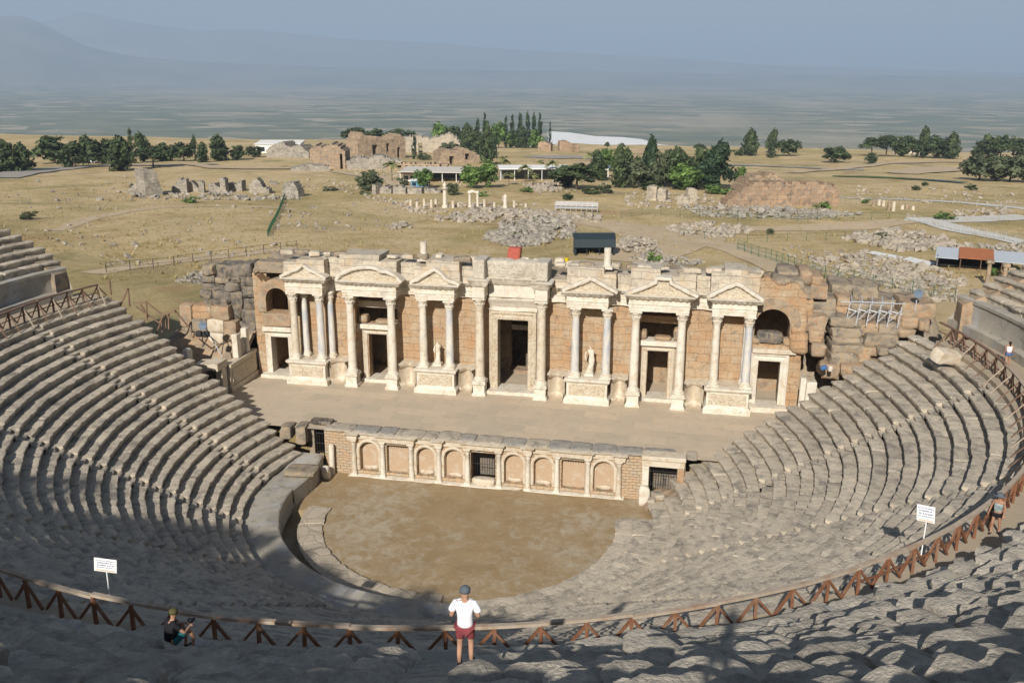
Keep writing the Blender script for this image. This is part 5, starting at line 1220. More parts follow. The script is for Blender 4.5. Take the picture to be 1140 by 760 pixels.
def people():
    # the man on the stairs, seen from behind
    a = -194.1; r_ = 39.65; P = pol(np.array(r_), a, 0); z = ZU+HU*6+.03
    standing('man seen from behind in a white T-shirt, maroon shorts and dark cap on the stairs', (P[0], P[1], z), R(4), 1.80, (((-.28, -.03, 1.13), (-.25, .2, 1.06)), ((.28, -.02, 1.14), (.2, .24, 1.12))), 'white_cotton', 'maroon_cotton', 'cap', capm='grey_cap', stride=.04, short=.6)
    # the walker in the tank top on the walkway (sunny side)
    P = onz(1109, 587, 8.4); face = math.atan2(CAM[0]-P[0], -(CAM[1]-P[1]))
    standing('walker in a patterned grey-green tank top, black shorts and hat, strolling beside the sunny railing', (P[0], P[1], 8.36), R(150), 1.7, (((-.25, .02, 1.14), (-.24, .12, .9)), ((.26, .0, 1.14), (.3, .08, .9))), 'print_teal', 'black_cotton', 'hat', tank=True, skin='skin_tan', short=.7, stride=.14, capm='grey_cap')
    P = onz(1121, 402, 8.4)
    standing('woman with long dark hair, white top and denim shorts, walking away on the sunny walkway', (P[0], P[1], 8.36), R(-5), 1.66, (((-.24, -.02, 1.14), (-.24, .08, .9)), ((.24, -.02, 1.14), (.23, .1, .92))), 'white_cotton', 'denim', None, tank=True, skin='skin_tan', short=.68, stride=.12, longhair=True)
    # the seated person in the shade
    P = onz(207, 700, 12.0); a_ = math.degrees(math.atan2(P[0]-CX, P[1]-CY)); P = pol(np.array(RU+TU*2+.12), math.degrees(math.atan2(onz(207, 700, 12.1)[0]-CX, onz(207, 700, 12.1)[1]-CY)), 0)
    o = thing('person', 'person in a black T-shirt, teal shorts and olive cap sitting on the upper stones', 'person', (P[0], P[1], ZU+HU*2+.04), R(-28))
    N = [(0, 0, .12, .12), (0, .05, .3, .11), (0, .1, .5, .125), (0, .14, .64, .055), (0, .17, .72, .06), (.01, .19, .8, .085), (.01, .18, .87, .075), (.02, .285, .785, .014)]
    E = [(0, 1), (1, 2), (2, 3), (3, 4), (4, 5), (5, 6), (5, 7)]
    for s in (-1, 1): n = len(N); N.append((.01+s*.085, .18, .79, .018)); E.append((5, n))
    for s, el, wr in ((-1, (-.25, .28, .36), (-.08, .46, .36)), (1, (.28, .26, .34), (.16, .48, .36))):
        a = len(N); N += [(s*.18, .1, .58, .058), (*el, .042), (*wr, .028)]; E += [(2, a), (a, a+1), (a+1, a+2)]; hand(N, E, a+2, a+1, s)
    for s in (-1, 1):
        a = len(N); N += [(s*.1, .05, .1, .09), (s*.17, .45, .3, .064), (s*.16, .55, .02, .05), (s*.16, .5, -.3, .036), (s*.17, .62, -.35, .033)]; E += [(0, a), (a, a+1), (a+1, a+2), (a+2, a+3), (a+3, a+4)]
    grow('body', N, E, M['skin'], o)
    C = [(0, 0, .1, .16), (0, .04, .28, .15), (0, .09, .48, .155), (0, .13, .61, .08)]; Ec = [(0, 1), (1, 2), (2, 3)]
    for s, el in ((-1, (-.25, .28, .36)), (1, (.28, .26, .34))):
        a = len(C); q = np.array([s*.18, .1, .58]); q2 = q+(np.array(el)-q)*.6; C += [(s*.165, .1, .58, .08), (*q2, .066)]; Ec += [(2, a), (a, a+1)]
    grow('shirt', C, Ec, M['black_cotton'], o)
    G = [(0, 0, .1, .15)]; Eg = []
    for s in (-1, 1): a = len(G); G += [(s*.11, .1, .13, .11), (s*.16, .38, .27, .085)]; Eg += [(0, a), (a, a+1)]
    grow('shorts', G, Eg, M['teal_cotton'], o)
    g = MB(); g.lathe([(.108, 0), (.11, .04), (.098, .085), (.06, .118), (.0, .128)], (.01, .18, .82), 14); c = g.build('cap', M['olive_cap'], o, smooth=True)
    for s in (-1, 1): grow('shoe', [(s*.16, .46, -.31, .045), (s*.165, .56, -.34, .042), (s*.17, .66, -.36, .032)], [(0, 1), (1, 2)], M['dark_shoe'], o)
    head_parts(o, .01, .19, .8, 0, 1, 'skin')
    cm = thing('camera', 'small black camera held by the seated person', 'camera', (P[0]+.3, P[1]+.5, ZU+HU*2+.4), R(-28)); b = MB(); b.box(-.07, .07, -.04, .04, 0, .1, .01); b.build('camera_body', M['lens'], cm); b = MB(); b.tube([(0, .04, .05), (0, .12, .05)], .035, 12); b.build('camera_lens', M['lens'], cm)
    cm.name = 'hand_camera'
    # stand-in for the camera holder, added behind the viewpoint to cast a human shadow
    P = np.array([13.2, -71.6]); r_ = math.hypot(P[0]-CX, P[1]-CY)
    standing('unseen stand-in for the camera holder, added to cast a shadow on the sunlit blocks', (P[0], P[1], 25.55), R(0), 1.78, (((-.3, .05, 1.15), (-.12, .25, 1.3)), ((.3, .05, 1.15), (.12, .25, 1.3))), 'maroon_cotton', 'denim', 'cap', capm='olive_cap')
def signs():
    P = onz(124.5, 672, 8.0); sign('white notice board with blue lines of text on a post, in the tree shadow', P, 1.2, R(8), .78, .5, R(6))
    P = onz(1026, 622, 8.37); sign('white notice board on a white post beside the sunny railing', P, 1.75, R(-28), .62, .62, R(-5))
# ------------------------------------------------------------------ trees
PROTO = {}
def crown_mesh(kind, var):
    """leaf clumps through the volume of a crown of height 1 and width 1 (base of the crown at 0)"""
    rs = np.random.RandomState(hash(kind) % 1000+var*17 if False else (sum(map(ord, kind))*7+var*31) % 9973)
    cl = []
    def add(n, f):
        for _ in range(n): cl.append(f())
    if kind == 'pine':
        for _ in range(54):
            z = rs.rand()**.8; w = .5*(1-z**1.7)**.7*(.55+.45*min(1, z*3.4))*(1-.2*(var == 1)); a = rs.uniform(0, 6.283); q = w*rs.uniform(.35, 1.05)
            cl.append((q*math.cos(a)+.05*math.sin(var+z*5), q*math.sin(a), z*.96, rs.uniform(.10, .19)))
    elif kind == 'umbrella':
        for _ in range(52):
            a = rs.uniform(0, 6.283); q = .5*rs.rand()**.5; z = .55*(1-(q/.5)**2)*rs.uniform(.5, 1)+.35*rs.rand()*(1-q); cl.append((q*math.cos(a), q*math.sin(a), z+.1, rs.uniform(.10, .17)))
    elif kind == 'cypress':
        for _ in range(46):
            z = rs.rand(); w = .46*(1-z)**.55*min(1, .45+z*3); a = rs.uniform(0, 6.283); q = w*rs.uniform(.2, .95); cl.append((q*math.cos(a), q*math.sin(a), z*.97, rs.uniform(.07, .12)))
    elif kind == 'round':
        for _ in range(48):
            v = rs.normal(0, 1, 3); v /= np.linalg.norm(v); q = rs.rand()**.4; cl.append((.46*q*v[0], .46*q*v[1], .5+.44*q*v[2], rs.uniform(.11, .19)))
    elif kind == 'bush':
        for _ in range(26):
            v = rs.normal(0, 1, 3); v /= np.linalg.norm(v); q = rs.rand()**.4; cl.append((.45*q*v[0], .45*q*v[1], abs(.75*q*v[2])+.1, rs.uniform(.10, .18)))
    V = []; F = []; TT = []
    per = 30 if kind != 'bush' else 26
    for (x, y, z, r_) in cl:
        tt = rs.uniform(0, 1)
        for _ in range(per):
            v = rs.normal(0, 1, 3); v /= np.linalg.norm(v)+1e-9; c = np.array([x, y, z])+v*r_*rs.uniform(.45, 1.05)
            s = r_*rs.uniform(.28, .52); u1 = rs.normal(0, 1, 3); u1 -= v*np.dot(u1, v)*.5; u1 /= np.linalg.norm(u1); u2 = np.cross(u1, v)+.4*rs.normal(0, 1, 3); u2 /= np.linalg.norm(u2)
            b = len(V); V += [c-u1*s, c+u2*s*.7, c+u1*s, c-u2*s*.7]; F.append((b, b+1, b+2, b+3)); TT += [tt]*4
    return np.array(V), F, np.array(TT, np.float32)
def tree_proto(kind, var, leaf):
    """root empty > trunk, crown; unit height: trunk reaches into the crown"""
    key = (kind, var, leaf)
    if key in PROTO: return PROTO[key]
    cb = .72 if kind == 'rim' else dict(pine=.05, umbrella=.3, cypress=.02, round=.08, bush=0.0)[kind]
    V, F, TT = crown_mesh('umbrella' if kind == 'rim' else kind, var); Vc = V.copy(); Vc[:, 2] = cb+Vc[:, 2]*(1-cb)
    me = bpy.data.meshes.new('crown'); me.from_pydata(Vc.tolist(), [], F); me.update(); me.attributes.new('tint', 'FLOAT', 'POINT').data.foreach_set('value', TT); me.materials.append(M[leaf])
    if kind == 'bush': PROTO[key] = (None, me); return PROTO[key]
    g = MB(); rs = np.random.RandomState(var+3); th = .022 if kind != 'cypress' else .014
    bx = .03*math.sin(var*2.1); g.tube([(0, 0, -.03), (bx*.4, 0, cb*.5+.1), (bx, .01, cb+.3*(1-cb)), (bx*1.2, 0, .85)], [th*1.3, th, th*.75, th*.25], 7)
    for i in range(6 if kind != 'cypress' else 3):
        a = i*2.4+var; z = cb+(.02+.07*i)*(1-cb); l = .34 if kind == 'umbrella' else .24*(1-i*.1); g.tube([(bx*.7, 0, z), (bx*.7+l*.5*math.cos(a), l*.5*math.sin(a), z+.06), (bx*.7+l*math.cos(a), l*math.sin(a), z+.16)], [th*.55, th*.4, th*.15], 5)
    tm = bpy.data.meshes.new('trunk'); tm.from_pydata(g.verts().tolist(), [], g.F); tm.update(); tm.materials.append(M['bark'])
    PROTO[key] = (tm, me); return PROTO[key]
def plant(kind, P, h, w, label, cat='tree', group=None, leaf=None, name=None, rz=None, var=None):
    var = rng.randint(0, 3) if var is None else var
    leaf = leaf or dict(rim='pine_leaf', pine='pine_leaf', umbrella='pine_leaf', cypress='cypress_leaf', round='green_leaf', bush='olive_leaf')[kind]
    tm, me = tree_proto(kind, var, leaf); nm = name or dict(rim='umbrella_pine', pine='pine_tree', umbrella='umbrella_pine', cypress='cypress_tree', round='broadleaf_tree', bush='bush')[kind]
    o = thing(nm, label, cat, tuple(P), rng.uniform(0, 6.28) if rz is None else rz, group)
    o.scale = (w, w, h)
    if tm is not None: link_mesh('trunk', tm, o)
    link_mesh('crown' if tm is not None else 'foliage', me, o); return o
def pxtree(kind, px, base, top, width, label, **k):
    P = gp_near(px, base); h = max(.6, topz(P, px, top)-P[2]); d = math.hypot(P[0]-CAM[0], P[1]-CAM[1]); w = width*d/FPX*1.2
    return plant(kind, P, h, w, label, **k)
def palm(px, base, top, width, label):
    P = gp(px, base); h = max(2, topz(P, px, top)-P[2]); d = math.hypot(P[0]-CAM[0], P[1]-CAM[1]); w = width*d/FPX/2
    if 'palm' not in PROTO:
        g = MB(); g.tube([(0, 0, -.03), (.01, 0, .4), (0, 0, .74)], [.05, .038, .034], 8); V = []; F = []; rs = np.random.RandomState(5)
        for i in range(26):
            a = rs.uniform(0, 6.28); el = rs.uniform(-.5, 1.2); pts = []
            for k in range(6):
                u = k/5; rr = u*math.cos(el)*1.0; z = .74+.26*u*math.sin(el)*1.2-.16*u*u; pts.append((rr, z, .17*math.sin(math.pi*min(1, u+.12))+.02))
            b = len(V)
            for rr, z, wd in pts: V += [(rr*math.cos(a)-wd*math.sin(a), rr*math.sin(a)+wd*math.cos(a), z-.02), (rr*math.cos(a), rr*math.sin(a), z+.01), (rr*math.cos(a)+wd*math.sin(a), rr*math.sin(a)-wd*math.cos(a), z-.02)]
            for k in range(5):
                for q in (0, 1): F.append((b+k*3+q, b+k*3+q+1, b+k*3+q+4, b+k*3+q+3))
        a_ = bpy.data.meshes.new('trunk'); a_.from_pydata(g.verts().tolist(), [], g.F); a_.materials.append(M['bark']); c_ = bpy.data.meshes.new('fronds'); c_.from_pydata([tuple(v) for v in V], [], F); c_.attributes.new('tint', 'FLOAT', 'POINT').data.foreach_set('value', np.repeat(rs.uniform(.2, .8, 26), 18).astype(np.float32)); c_.materials.append(M['palm_leaf']); PROTO['palm'] = (a_, c_)
    o = thing('palm_tree', label, 'palm tree', tuple(P), rng.uniform(0, 6), 'palms round the pool buildings'); o.scale = (w, w, h)
    link_mesh('trunk', PROTO['palm'][0], o); link_mesh('fronds', PROTO['palm'][1], o); return o
def trees():
    G1 = 'trees along the plateau edge at the car park'
    for k, px, b, t, w, l in [('pine', 4, 197, 163, 30, 'dark pine at the end of the plateau-edge row, cut by the picture edge'), ('pine', 25, 196, 166, 22, 'shorter dark pine beside the one cut by the picture edge'), ('round', 60, 187, 155, 34, 'broad dark tree with a pointed top above the pale car park'),
            ('pine', 82, 191, 163, 26, 'low dark bush-like pine in front of the car park'), ('pine', 97, 186, 157, 22, 'upright pine behind the small white van'), ('round', 112, 187, 158, 26, 'round dark tree just past the small white van'), ('pine', 132, 194, 158, 30, 'wide shaggy pine nearest the fields on the plateau edge'),
            ('cypress', 146, 186, 148, 13, 'tallest slim cypress of the plateau-edge row'), ('pine', 157, 184, 153, 18, 'pine leaning against the tallest slim cypress'), ('umbrella', 169, 190, 164, 26, 'low spreading dark tree over the field track'), ('pine', 182, 183, 164, 20, 'small dark pine between two taller ones on the edge'),
            ('round', 203, 183, 160, 22, 'rounded tree before the gap in the plateau-edge row'), ('cypress', 216, 182, 154, 11, 'slim cypress standing in a clump of three trees'), ('pine', 224, 184, 163, 16, 'short pine at the foot of the slim cypress'), ('pine', 243, 182, 155, 24, 'tall dense pine past the gap in the row'),
            ('round', 263, 181, 164, 15, 'small round tree beside the tall dense pine'), ('round', 281, 178, 165, 15, 'last small tree of the row, next to the white roof')]:
        pxtree(k, px, b, t, w, l, group=G1, leaf='pine_leaf')
    G2 = 'umbrella pines behind the bath ruins'
    for px, b, t, w, l in [(394, 160, 141, 26, 'flat-topped umbrella pine at the outer end of the group over the bath ruins'), (418, 159, 142, 24, 'flat-topped umbrella pine in the middle over the bath ruins'), (440, 158, 143, 22, 'flat-topped umbrella pine over the long pale wall'), (455, 157, 144, 18, 'smallest flat-topped umbrella pine of the group')]:
        pxtree('umbrella', px, b, t, w, l, group=G2)
    G3 = 'dark trees on the mound behind the museum'
    for k, px, b, t, w, l in [('round', 489, 155, 137, 17, 'round dark tree at the start of the mound trees'), ('umbrella', 506, 156, 139, 20, 'spreading dark tree between round tree and cypress pair'), ('cypress', 530, 156, 133, 9, 'shorter cypress of the pair on the mound'), ('cypress', 538, 156, 127, 9, 'taller cypress of the pair on the mound'),
            ('pine', 518, 168, 140, 20, 'shaggy dark tree standing before the cypress pair'), ('pine', 541, 184, 140, 17, 'very tall dark pine in front of the mound'), ('cypress', 550, 177, 150, 8, 'narrow cypress close to the very tall dark pine'), ('round', 553, 150, 134, 15, 'round dark crown between cypress pair and cypress row'),
            ('round', 566, 160, 146, 15, 'bright green broadleaf tree below the cypress row'), ('pine', 580, 162, 142, 15, 'dark pine below the middle of the cypress row'), ('round', 594, 160, 143, 15, 'mid green tree below the end of the cypress row')]:
        pxtree(k, px, b, t, w, l, group=G3)
    for i, (px, t) in enumerate([(561, 130), (568, 129), (577, 126), (585, 125), (592, 126), (599, 127)]):
        pxtree('cypress', px, 154, t, 9, 'dark cypress in the close row on the mound, '+['shortest, at the outer end', 'second from the shortest', 'third, slightly set apart', 'tallest of the row', 'just past the tallest', 'last before the thin lone one'][i], group='cypress row on the mound')
    pxtree('cypress', 610, 164, 136, 5, 'thin lone cypress beside the white travertine slope')
    for k, px, b, t, w, l, lf in [('cypress', 460, 178, 152, 9, 'dark cypress in front of the bath wall', 'cypress_leaf'), ('bush', 470, 179, 168, 16, 'dark bush at the foot of the bath wall cypress', 'pine_leaf'), ('round', 409, 214, 190, 27, 'dark olive tree at the corner of the pool garden', 'olive_leaf'), ('round', 470, 211, 187, 19, 'bright green tree before the white pool building', 'green_leaf'),
            ('round', 498, 173, 158, 18, 'small tree growing on the bath ruins', 'olive_leaf'), ('round', 524, 210, 184, 22, 'green tree between pool building and palms', 'green_leaf'), ('round', 540, 209, 180, 22, 'dense green tree in the middle of the pool garden', 'green_leaf'), ('round', 501, 218, 204, 14, 'small dark bush-tree behind the tall statue column', 'olive_leaf'), ('bush', 446, 208, 197, 13, 'round bush among the pool garden palms', 'olive_leaf')]:
        pxtree(k, px, b, t, w, l, leaf=lf, cat='tree' if k != 'bush' else 'bush', group='greenery round the pool')
    for i, (px, b, t, w, l) in enumerate([(435, 203, 177, 22, 'pale bushy palm beside the olive tree'), (559, 197, 170, 17, 'tallest palm, rising above the blue awning'), (583, 203, 180, 18, 'stout palm in front of the blue awning'), (600, 190, 176, 11, 'small palm behind the stout one'), (613, 201, 174, 18, 'palm with a yellow-green head beside the grove'), (565, 206, 190, 16, 'low palm in the garden below the tallest one'), (592, 207, 190, 16, 'short thick palm at the garden edge'), (656, 186, 166, 22, 'yellowish palm behind the grove')]): palm(px, b, t, w, l)
    G4 = 'dense grove beside the ruins'
    for k, px, b, t, w, l, lf in [('umbrella', 640, 211, 178, 46, 'broad low umbrella pine at the near corner of the grove', 'pine_leaf'), ('round', 674, 190, 164, 22, 'bright green tree peeping out behind the grove', 'green_leaf'), ('pine', 688, 208, 163, 24, 'tall dark pine next to the broad umbrella pine', 'pine_leaf'), ('round', 705, 208, 176, 32, 'wide mid green tree in the front of the grove', 'olive_leaf'),
            ('pine', 721, 205, 154, 22, 'spired dark tree in the middle of the grove', 'cypress_leaf'), ('round', 736, 206, 164, 26, 'greyish tree behind the spired one', 'olive_leaf'), ('pine', 752, 208, 164, 26, 'dark pine to the sunny side of the spired one', 'pine_leaf'), ('round', 760, 210, 180, 28, 'low bright tree at the front edge of the grove', 'green_leaf'), ('pine', 775, 207, 165, 24, 'dark pine beside the biggest tree of the grove', 'pine_leaf'),
            ('pine', 797, 209, 157, 32, 'biggest broad dark conifer at the end of the grove', 'cypress_leaf'), ('bush', 672, 214, 200, 20, 'grey-green bush under the grove', 'olive_leaf'), ('bush', 657, 215, 205, 22, 'dark bush below the broad umbrella pine', 'pine_leaf'), ('bush', 800, 213, 202, 36, 'bright hedge-like bush at the foot of the biggest conifer', 'green_leaf'), ('bush', 725, 210, 198, 30, 'dark bush in front of the spired tree', 'pine_leaf')]:
        pxtree(k, px, b, t, w, l, leaf=lf, cat='tree' if k != 'bush' else 'bush', group=G4)
    for k, px, b, t, w, l, lf in [('pine', 664, 200, 168, 20, 'dark pine squeezed between palm and grove', 'pine_leaf'), ('pine', 696, 200, 166, 24, 'dark pine hidden deep in the grove', 'pine_leaf'), ('round', 713, 204, 172, 26, 'rounded dark crown left of the spired tree', 'pine_leaf'), ('pine', 744, 202, 168, 24, 'dark conifer filling the middle of the grove', 'pine_leaf'), ('round', 765, 202, 170, 26, 'rounded crown before the biggest conifer', 'olive_leaf'), ('pine', 786, 206, 166, 24, 'shaggy conifer leaning on the biggest one', 'pine_leaf'),
            ('round', 628, 208, 186, 22, 'small dark tree behind the broad umbrella pine', 'olive_leaf')]:
        pxtree(k, px, b, t, w, l, leaf=lf, group=G4)
    for k, px, b, t, w, l in [('round', 497, 156, 140, 18, 'dark crown filling the gap beside the first mound tree'), ('pine', 526, 172, 146, 20, 'bushy dark pine below the cypress pair'), ('pine', 536, 176, 150, 18, 'dark pine half hidden by the very tall one'), ('round', 547, 160, 140, 16, 'dark crown right behind the very tall pine'), ('round', 572, 158, 144, 18, 'dark round tree beneath the cypress row')]:
        pxtree(k, px, b, t, w, l, leaf='pine_leaf', group=G3)
    pxtree('round', 822, 203, 182, 14, 'small bright green tree at the corner of the big ruined wall')
    for k, px, b, t, w, l in [('umbrella', 674, 163, 156, 5, 'tiny dark round tree on the white slope, outer one'), ('umbrella', 691, 164, 157, 5, 'tiny dark round tree on the white slope, inner one'), ('pine', 832, 171, 143, 19, 'tall rounded conifer on the plateau, first of three'), ('pine', 858, 168, 142, 12, 'slender conifer on the plateau, middle of three'), ('round', 876, 171, 151, 22, 'spreading dark tree on the plateau, last of three'), ('bush', 857, 173, 166, 14, 'bush under the slender conifer'), ('bush', 818, 171, 163, 12, 'bush beside the tall rounded conifer'),
            ('round', 928, 178, 159, 23, 'lone round tree by the pale field track'), ('round', 968, 179, 166, 11, 'small tree beside the pale field track'), ('umbrella', 777, 166, 157, 11, 'little dark tree at the end of the white slope')]:
        pxtree(k, px, b, t, w, l, leaf='pine_leaf', cat='tree' if k != 'bush' else 'bush', group='scattered trees on the plateau')
    for i, (k, px, b, t, w, l) in enumerate([('umbrella', 969, 164, 147, 20, 'outermost dark tree of the long clump by the low white house'), ('umbrella', 985, 164, 144, 24, 'second flat-topped tree of the long clump'), ('round', 1004, 163, 146, 20, 'paler round tree inside the long clump'), ('umbrella', 1014, 163, 148, 16, 'low dark tree in the middle of the long clump'), ('pine', 1025, 163, 139, 15, 'tallest pointed tree of the long clump'), ('round', 1041, 168, 147, 26, 'broad dark tree next to the tallest pointed one'), ('pine', 1056, 169, 145, 18, 'dark tree closing the long clump'),
            ('pine', 1096, 167, 147, 20, 'pointed tree starting the far clump'), ('umbrella', 1112, 166, 142, 22, 'highest flat crown of the far clump'), ('umbrella', 1127, 166, 144, 18, 'flat crown beside the highest one of the far clump'), ('round', 1138, 167, 148, 16, 'tree of the far clump cut by the picture edge')]):
        pxtree(k, px, b, t, w, l, leaf='pine_leaf', group='clumps on the far plateau')
    for px, b, t, w, l in [(1088, 196, 168, 30, 'olive-brown tree opening the wide hedge-like clump'), (1106, 197, 166, 30, 'tallest tree of the wide olive-brown clump'), (1122, 197, 169, 28, 'dense tree late in the wide olive-brown clump'), (1138, 198, 167, 26, 'tree of the wide olive-brown clump cut by the picture edge')]:
        pxtree('round', px, b, t, w, l, leaf='olive_leaf', group='wide olive-brown clump')
    for px, b, t, w, l, lf in [(33, 249, 238, 17, 'dark round bush alone in the dry field', 'pine_leaf'), (212, 229, 221, 16, 'low green bush beneath the ruined arcade', 'green_leaf'), (147, 213, 207, 9, 'small bush beside the ruined tower', 'olive_leaf'), (365, 214, 209, 18, 'flat shrub on the bank before the bath', 'olive_leaf'), (727, 290, 276, 17, 'bright green shrub beside the pale rubble heap', 'green_leaf'), (915, 230, 218, 16, 'bright round bush before the big ruined wall', 'green_leaf'),
            (1049, 240, 229, 19, 'dark green round bush by the white path gate', 'green_leaf'), (963, 223, 217, 9, 'little bush beside the row of stumps', 'green_leaf'), (1018, 208, 201, 9, 'shrub in front of the pond', 'pine_leaf'), (1028, 203, 197, 7, 'tiny shrub on the pond bank', 'pine_leaf'), (1080, 207, 198, 12, 'shrub at the end of the pond', 'pine_leaf'), (631, 222, 212, 14, 'dark bush behind the white footbridge', 'pine_leaf'),
            (597, 247, 237, 10, 'bush on the grey rubble field', 'olive_leaf'), (576, 266, 256, 12, 'dark bush among the nearer rubble', 'pine_leaf'), (856, 258, 249, 10, 'bush beside the pale gravel road', 'olive_leaf'), (980, 262, 253, 14, 'dry bush behind the white sheets', 'olive_leaf'), (1105, 302, 290, 12, 'green shrub between the two standing columns', 'green_leaf'), (405, 218, 212, 14, 'shrub before the low ruined walls', 'olive_leaf'), (536, 219, 212, 13, 'green shrub beside the columned gateway', 'green_leaf'), (585, 214, 206, 14, 'hedge shrub at the pool garden edge', 'green_leaf')]:
        pxtree('bush', px, b, t, w, l, leaf=lf, cat='bush', group='shrubs on the site')
    # pines on the rim behind the viewpoint: they throw the dappled shade over the seats
    for i, (x, y, zt, w, k, l) in enumerate([(-56, -88, 38.4, 13, 'rim', 'umbrella pine on the rim of the theatre, farthest along the shaded side'), (-45, -87, 37.9, 12.5, 'rim', 'broad umbrella pine on the rim behind the shaded flank'), (-35, -88, 38.6, 13, 'rim', 'tall umbrella pine on the rim behind the shaded seats'), (-25.5, -86, 37.4, 11.5, 'rim', 'umbrella pine on the rim above the white sign side'), (-17.5, -87, 37.2, 9, 'rim', 'umbrella pine on the rim above the seated person'), (-12, -86, 35.4, 5, 'rim', 'smaller umbrella pine on the rim beside the one above the seated person'),
                                        (-27, -84.5, 33.2, 7.5, 'round', 'bushy young pine under the umbrella pines, farthest from the viewpoint'), (-19, -84, 32.9, 7, 'round', 'bushy young pine under the tallest umbrella pines'), (-11, -84, 32.7, 7.5, 'round', 'bushy young pine on the rim behind the seated person'), (-4, -83.5, 32.6, 6.5, 'round', 'bushy young pine on the rim left of the viewpoint'), (1.6, -84, 33.0, 6, 'round', 'bushy young pine on the rim behind the man in white'), (6.6, -84, 32.4, 5, 'round', 'small open pine on the rim just behind the viewpoint'), (16.8, -86, 35.6, 2.6, 'pine', 'young pine on the rim just right of the viewpoint'), (20.6, -84.5, 35.4, 2.2, 'cypress', 'thin young cypress on the sunny part of the rim'), (27.5, -86, 37.6, 3.4, 'pine', 'young pine on the rim on the sunny side'), (34, -84, 37.2, 4.5, 'round', 'bushy young pine at the sunny end of the rim')]):
        z0 = float(T(x, y))-.2; plant(k, (x, y, z0), zt-z0, w, l, group='pines on the theatre rim', leaf='pine_leaf', var=i % 3)
# ------------------------------------------------------------------ ruins and buildings beyond
def ruin(name, label, px0, px1, b0, b1, tops, th, m, cat='ruin', seed=0, holes=None, parent=None, group=None, res=None):
    """a standing wall between two spots of ground; tops: [(u, pixel row of its broken edge)]"""
    A, B = gp(px0, b0), gp(px1, b1); dv = (B-A)[:2]; L = float(np.hypot(*dv)); dv = dv/L; nv = np.array([-dv[1], dv[0]])
    us = [u for u, _ in tops]; hs = []
    for u, py in tops: P = A+(B-A)*u; hs.append(topz(P, px0+(px1-px0)*u, py)-P[2])
    res = res or max(.3, L/46.); nx = max(4, int(L/res)); nz = max(3, int(max(hs)/res)); rs = np.random.RandomState(seed+1)
    hx = lambda u: np.interp(u, us, hs)
    jit = rs.uniform(-.28, .18, nx); H = max(hs)
    keep = np.array([[((j+.6)*H/nz < hx((i+.5)/nx)+jit[i]*res*2.2) and not (holes and holes((i+.5)/nx, (j+.5)/nz)) for j in range(nz)] for i in range(nx)])
    keep[:, 0] |= True if not holes else keep[:, 0]
    ids = {}; V = []; F = []
    def vid(i, j, b):
        if (i, j, b) not in ids:
            ids[(i, j, b)] = len(V); q = A[:2]+dv*L*i/nx+nv*(th if b else 0); z0 = A[2]+(B[2]-A[2])*i/nx; V.append((q[0], q[1], z0-.4*(j == 0)+H*j/nz))
        return ids[(i, j, b)]
    for i in range(nx):
        for j in range(nz):
            if not keep[i, j]: continue
            F += [(vid(i, j, 0), vid(i+1, j, 0), vid(i+1, j+1, 0), vid(i, j+1, 0)), (vid(i, j, 1), vid(i, j+1, 1), vid(i+1, j+1, 1), vid(i+1, j, 1))]
            if i == 0 or not keep[i-1, j]: F.append((vid(i, j, 0), vid(i, j+1, 0), vid(i, j+1, 1), vid(i, j, 1)))
            if i == nx-1 or not keep[i+1, j]: F.append((vid(i+1, j, 0), vid(i+1, j, 1), vid(i+1, j+1, 1), vid(i+1, j+1, 0)))
            if j == nz-1 or not keep[i, j+1]: F.append((vid(i, j+1, 0), vid(i+1, j+1, 0), vid(i+1, j+1, 1), vid(i, j+1, 1)))
            if j > 0 and not keep[i, j-1]: F.append((vid(i, j, 0), vid(i, j, 1), vid(i+1, j, 1), vid(i+1, j, 0)))
    V = np.array(V); V = V+res*.32*np.stack([vn(V, .5/res, seed+c, 2) for c in range(3)], -1)
    o = mesh(name, V, F, m, parent, angle=50)
    if parent is None: tag(o, label, cat, group)
    return o
def pbox(px0, px1, pb, pt, depth, ang=0.0, at=None):
    """size of an upright box seen between two pixel columns, standing at the ground row pb, top at row pt"""
    A, B = gp(px0, pb), gp(px1, pb); P = (A+B)/2; return P, float(np.hypot(*(B-A)[:2])), float(topz(P, (px0+px1)/2, pt)-P[2]), math.atan2(B[1]-A[1], B[0]-A[0])
